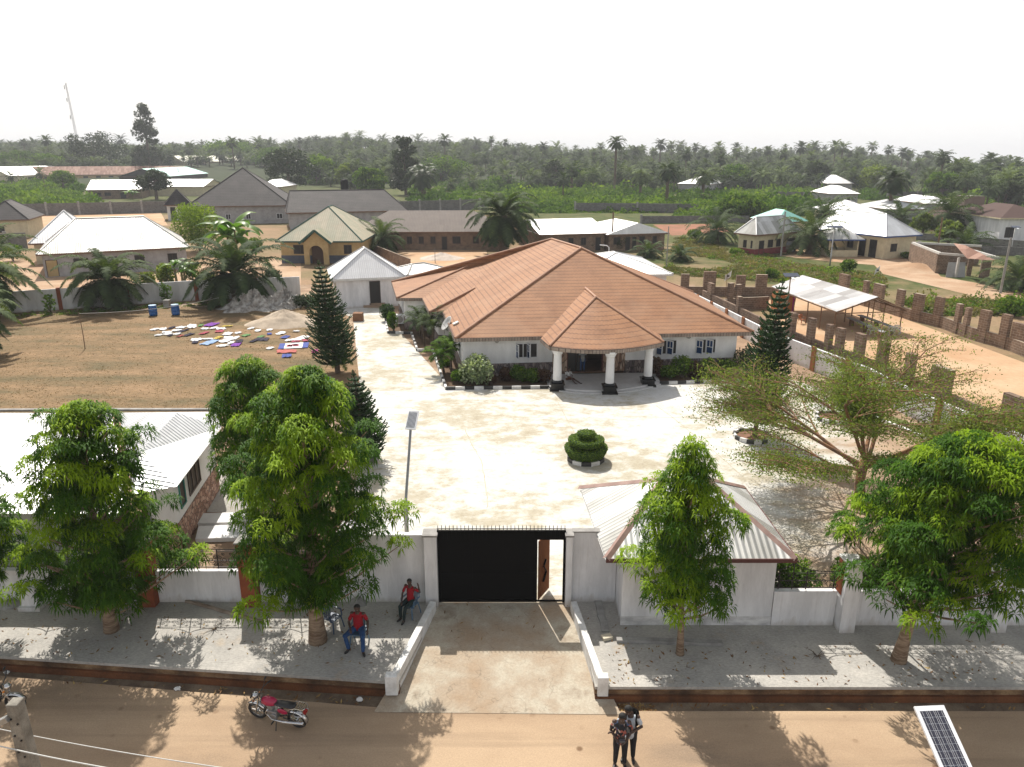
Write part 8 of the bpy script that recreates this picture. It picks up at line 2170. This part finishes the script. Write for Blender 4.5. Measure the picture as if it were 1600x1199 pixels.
def person(label, loc, rz, J, s=1.0, shirt=None, trousers=None, shoes=None, sleeves='short', hairm=True, look=(0, -1, -.1), shorts=False, belly=.0):
    # J: joint positions; body faces -Y
    t = thing('person', label, 'person', loc, rz)
    V = lambda k: Vector(J[k])
    hip, chest, neck, head = V('hip'), V('chest'), V('neck'), V('head')
    f = Vector(look).normalized(); sdv = f.cross(Vector((0, 0, 1))).normalized(); upv = sdv.cross(f)
    ch = [[(*hip, .135 * s), (*(hip * .5 + chest * .5 + Vector((0, -.02 - belly * .5, 0))), (.125 + belly) * s), (*chest, .14 * s), (*neck, .075 * s)]]
    ch.append([(*neck, .058 * s), (*(neck * .4 + head * .6), .052 * s), (*head, .06 * s)])
    for sd in ('L', 'R'):
        sh, el, wr = V('sh' + sd), V('el' + sd), V('wr' + sd); hp, kn, an = V('hp' + sd), V('kn' + sd), V('an' + sd)
        ch += [[(*chest, .10 * s), (*sh, .062 * s), (*(sh.lerp(el, .5)), .050 * s), (*el, .040 * s), (*(el.lerp(wr, .35)), .040 * s), (*wr, .025 * s)]]
        ch += [[(*hip, .12 * s), (*hp, .095 * s), (*(hp.lerp(kn, .5)), .080 * s), (*kn, .057 * s), (*(kn.lerp(an, .3)), .056 * s), (*an, .036 * s)]]
        toe = V('to' + sd); ch += [[(*an, .036 * s), (*(an.lerp(toe, .5) + Vector((0, 0, -.02))), .036 * s), (*toe, .028 * s)]]
        hd = Vector(J.get('hd' + sd, tuple((wr - el).normalized()))); hn = Vector(J.get('hn' + sd, (0, -.3, -1)))
        ch += hand(wr, hd, hn, s)
    # head with features
    hr = .095 * s
    ch += [[(*(head + upv * .03 * s), hr)], [(*(head + f * .035 * s - upv * .045 * s), .062 * s)], [(*(head + f * .088 * s - upv * .012 * s), .016 * s), (*(head + f * .10 * s - upv * .03 * s), .019 * s)],
           [(*(head + f * .075 * s - upv * .062 * s + sdv * .02 * s), .014 * s), (*(head + f * .075 * s - upv * .062 * s - sdv * .02 * s), .014 * s)]]
    for q in (-1, 1): ch += [[(*(head + sdv * q * .092 * s - upv * .005 * s), .016 * s), (*(head + sdv * q * .09 * s - upv * .03 * s), .012 * s)]]
    me = blob(ch, .0095, 4); me.name = 'body'; link('body', me, m_skin, t, world=False)
    b = MB()
    for q in (-1, 1): b.ball(tuple(head + f * .083 * s + sdv * q * .034 * s + upv * .012 * s), .0125 * s, 8, 6)
    b.build('eyes', flat('eye_white', (.35, .32, .3), .3), t, world=False)
    hb = MB(); cpt = head + upv * .045 * s - f * .012 * s
    hb.ball(tuple(cpt), (hr * 1.05, hr * 1.05, hr * 1.0), 18, 12)
    hb.v = [tuple(cpt + f * max(min((Vector(v) - cpt).dot(f), hr * (.72 if (Vector(v) - cpt).dot(upv) > .02 * s else .15)), -2) + sdv * (Vector(v) - cpt).dot(sdv) + upv * max((Vector(v) - cpt).dot(upv), -.045 * s)) for v in hb.v]
    hb.build('hair', m_hair, t, world=False, smooth=True)
    if shirt:
        g = .02 * s; c = [[(*(hip + (Vector((0, 0, -.07)) if hip.z > .8 else Vector((0, 0, .02)))), .158 * s), (*(hip * .5 + chest * .5 + Vector((0, -.02 - belly * .5, 0))), (.137 + belly) * s), (*chest, .158 * s), (*(chest.lerp(neck, .72)), .088 * s)]]
        for sd in ('L', 'R'):
            sh, el = V('sh' + sd), V('el' + sd); e = sh.lerp(el, .62 if sleeves == 'short' else 1.0); c += [[(*(chest + Vector((0, 0, .03))), .12 * s), (*(sh + Vector((0, 0, -.02))), .066 * s), (*e, .062 * s)]]
        me = blob(c, .011, 3); link('shirt', me, shirt, t, world=False)
    if trousers:
        c = [[(*hip, .15 * s), (*(hip + (chest - hip) * .12), .142 * s)]]
        for sd in ('L', 'R'):
            hp, kn, an = V('hp' + sd), V('kn' + sd), V('an' + sd)
            seg = [(*hip, .135 * s), (*hp, .108 * s), (*(hp.lerp(kn, .5)), .094 * s), (*kn, .074 * s)]
            if not shorts: seg += [(*(kn.lerp(an, .35)), .068 * s), (*(kn.lerp(an, .93)), .056 * s)]
            c += [seg]
        me = blob(c, .011, 3); link('trousers', me, trousers, t, world=False)
    if shoes:
        for sd in ('L', 'R'):
            an, toe = V('an' + sd), V('to' + sd); me = blob([[(*(an + Vector((0, .01, -.035))), .044 * s), (*(an.lerp(toe, .55) + Vector((0, 0, -.028))), .045 * s), (*toe, .037 * s)]], .009, 2); link('shoe', me, shoes, t, world=False)
    return t
sit = dict(hip=(0, .10, .56), chest=(0, .12, .93), neck=(0, .11, 1.10), head=(0, .07, 1.25), shL=(-.19, .11, 1.04), shR=(.19, .11, 1.04),
           hpL=(-.10, .05, .54), hpR=(.10, .05, .54), knL=(-.30, -.36, .52), knR=(.27, -.36, .52), anL=(-.20, -.40, .09), anR=(.30, -.50, .09), toL=(-.26, -.55, .04), toR=(.38, -.63, .04),
           elL=(-.28, .02, .78), wrL=(-.16, -.22, .68), elR=(.32, .08, .80), wrR=(.36, -.12, .62))
m_redshirt = mat('red_shirt_cloth', (.30, .012, .02), (.24, .01, .018), 4, .9)
m_jeans = mat('blue_denim', (.03, .075, .19), (.02, .05, .13), 5, .9)
m_blackcloth = mat('black_cloth', (.015, .015, .017), (.022, .022, .025), 5, .9)
m_shoe = flat('black_shoe', (.012, .012, .012), .5)
person('man in red polo shirt and blue jeans sitting on a chair under the large tree', (PM.x, PM.y + .05, .014), R(-6), sit, 1.05, m_redshirt, m_jeans, m_shoe, look=(-.05, -1, -.2), belly=.01)
boy = dict(sit); boy.update(elR=(.36, .14, .92), wrR=(.30, .16, 1.12), knL=(-.14, -.33, .48), knR=(.10, -.36, .50), anL=(-.10, -.36, .09), anR=(.10, -.46, .12), toL=(-.12, -.52, .04), toR=(.12, -.60, .05), elL=(-.26, .0, .76), wrL=(-.12, -.24, .62))
person('boy in red shirt and dark trousers sitting by the gate wall', (PB.x, PB.y, .014), R(-28), boy, .86, m_redshirt, mat('dark_green_cloth', (.02, .035, .035)), m_shoe, look=(.1, -1, -.25))
st = dict(hip=(0, 0, .93), chest=(0, 0, 1.26), neck=(0, .01, 1.46), head=(0, -.03, 1.60), shL=(-.19, 0, 1.39), shR=(.19, 0, 1.39), hpL=(-.10, 0, .90), hpR=(.10, 0, .90), knL=(-.11, -.02, .49), knR=(.11, -.02, .49),
          anL=(-.12, .02, .09), anR=(.12, .02, .09), toL=(-.16, -.15, .035), toR=(.15, -.15, .035), elL=(-.27, .02, 1.12), wrL=(-.14, -.20, 1.02), elR=(.27, .02, 1.12), wrR=(.10, -.24, 1.0), hdL=(.6, -.6, -.2), hdR=(-.7, -.5, -.2))
def m_print():
    m, t, bs = _new('dark_floral_print'); vo = N(t, 'TexVoronoi'); t.links.new(coords(t), vo.inputs['Vector']); vo.inputs['Scale'].default_value = 17
    s2 = N(t, 'SeparateColor'); t.links.new(vo.outputs['Color'], s2.inputs[0])
    t.links.new(ramp(t, s2.outputs[0], [(.0, (.012, .012, .015)), (.6, (.015, .015, .02)), (.64, (.3, .09, .07)), (.82, (.05, .08, .16)), (.9, (.4, .36, .33))]), bs.inputs['Base Color']); t.nodes['Color Ramp'].color_ramp.interpolation = 'CONSTANT'; bs.inputs['Roughness'].default_value = .9; return m
pf_ = P(968, 1196, -.45); pb_ = Vector((pf_.x + .26, pf_.y + .22, -.45))
front = dict(st); front.update(head=(0, -.06, 1.59))
person('man in dark floral print shirt and black shorts looking down at what he holds', (pf_.x, pf_.y, -.45), R(-4), front, 1.03, m_print(), m_blackcloth, m_shoe, look=(.05, -1, -.75))
back = dict(st); back.update(elL=(-.34, -.1, 1.16), wrL=(-.40, -.36, 1.12), hdL=(-.9, -.3, 0), elR=(.30, -.03, 1.13), wrR=(-.12, -.40, 1.06), hdR=(-1, -.2, 0), head=(-.06, -.05, 1.60))
PBK = person('man in grey white shirt with black backpack leaning over his friend', (pb_.x, pb_.y, -.45), R(-12), back, 1.06, mat('grey_white_shirt', (.5, .54, .58), (.36, .40, .45), 9, .9), m_blackcloth, m_shoe, look=(-.4, -1, -.6))
b = MB(); b.lathe([(.033, -.012), (.035, 0), (.033, .012)], 12); b.rot(Matrix.Translation((-.09, -.385, 1.064)) @ Matrix.Rotation(R(90), 4, 'Y')); tag(b.build('wrist_watch', m_frame, PBK, world=False))
bp = thing('backpack', 'black backpack on the back of the man in grey white shirt', 'backpack', (pb_.x, pb_.y, -.45), R(-12))
me = blob([[(0.04, .22, 1.02, .13), (0.04, .24, 1.2, .135), (0.04, .2, 1.38, .10)], [(.12, .2, 1.05, .12), (.12, .2, 1.35, .10)]], .012, 4); link('bag', me, m_black, bp, world=False)
b = MB()
for sx in (-.11, .15): b.tube([(sx, .12, 1.44), (sx, .0, 1.505), (sx, -.13, 1.42), (sx * 1.05, -.185, 1.25), (sx * 1.15, -.1, 1.08)], .02, 8)
b.build('strap', m_black, bp, world=False)
b = MB(); b.box(-.06, -.26, .98, .08, -.16, 1.05); b.rot(Matrix.Translation((pf_.x, pf_.y - .04, -.45)) @ Matrix.Rotation(R(-4), 4, 'Z')); tag(b.build('controller', flat('grey_device', (.08, .08, .09), .4), bevel=.01), 'small dark controller held in both hands by the man in print shirt', 'controller')
# sitting on the porch, and in the doorway
q = P(883, 603, 0); fl_sit = dict(hip=(0, .1, .24), chest=(0, .12, .60), neck=(0, .08, .78), head=(0.04, .02, .92), shL=(-.18, .11, .71), shR=(.18, .11, .71), hpL=(-.1, .05, .22), hpR=(.1, .05, .22), knL=(-.02, -.3, .42), knR=(.22, -.34, .30), anL=(.22, -.62, .08), anR=(.55, -.66, .07), toL=(.3, -.74, .05), toR=(.66, -.74, .05), elL=(-.2, -.05, .48), wrL=(0, -.22, .42), elR=(.24, -.05, .46), wrR=(.12, -.24, .40))
person('person in white shirt and brown shorts sitting on the porch step with legs stretched out', (q.x + .25, q.y + .35, .16), R(20), fl_sit, .95, mat('white_shirt', (.6, .6, .6)), mat('brown_cloth', (.12, .05, .03)), None, shorts=True, look=(.4, -1, -.4))
def m_stripe():
    m, t, bs = _new('striped_shirt'); tc = N(t, 'TexCoord'); sp = N(t, 'SeparateXYZ'); t.links.new(tc.outputs['Object'], sp.inputs[0])
    t.links.new(ramp(t, mth(t, 'FRACT', mth(t, 'MULTIPLY', sp.outputs[2], 11)), [(.45, (.05, .06, .07)), (.5, (.4, .42, .42))]), bs.inputs['Base Color']); bs.inputs['Roughness'].default_value = .9; return m
q = P(910, 581, .165); stand = dict(st); stand.update(elL=(-.25, .04, 1.12), wrL=(-.24, -.02, .86), elR=(.25, .04, 1.12), wrR=(.24, -.02, .86), hdL=(0, -.1, -1), hdR=(0, -.1, -1), head=(0, 0, 1.62))
person('person in striped shirt and blue jeans standing in the house doorway', (q.x, q.y + .1, .165), R(5), stand, 1.03, m_stripe(), m_jeans, m_shoe)
q = P(946, 572, .165); 
person('person in brown top standing inside the dark hall behind the middle column', (q.x, q.y, .165), R(10), stand, 1.0, mat('brown_cloth', (.12, .05, .03)), m_blackcloth, m_shoe)
print('objects', len(COL.objects))
# ------------------------------------------------------------------ the air
b = MB(); b.box(-2600, -300, -80, 2600, 4600, 60)
m = bpy.data.materials.new('haze_air'); m.use_nodes = True; t = m.node_tree; t.nodes.clear()
pv = t.nodes.new('ShaderNodeVolumePrincipled'); ou = t.nodes.new('ShaderNodeOutputMaterial'); t.links.new(pv.outputs[0], ou.inputs['Volume'])
pv.inputs['Color'].default_value = (0.93, 0.95, 1.0, 1); pv.inputs['Density'].default_value = 0.00026; pv.inputs['Anisotropy'].default_value = 0.0
hz = tag(b.build('haze', m), kind='stuff')
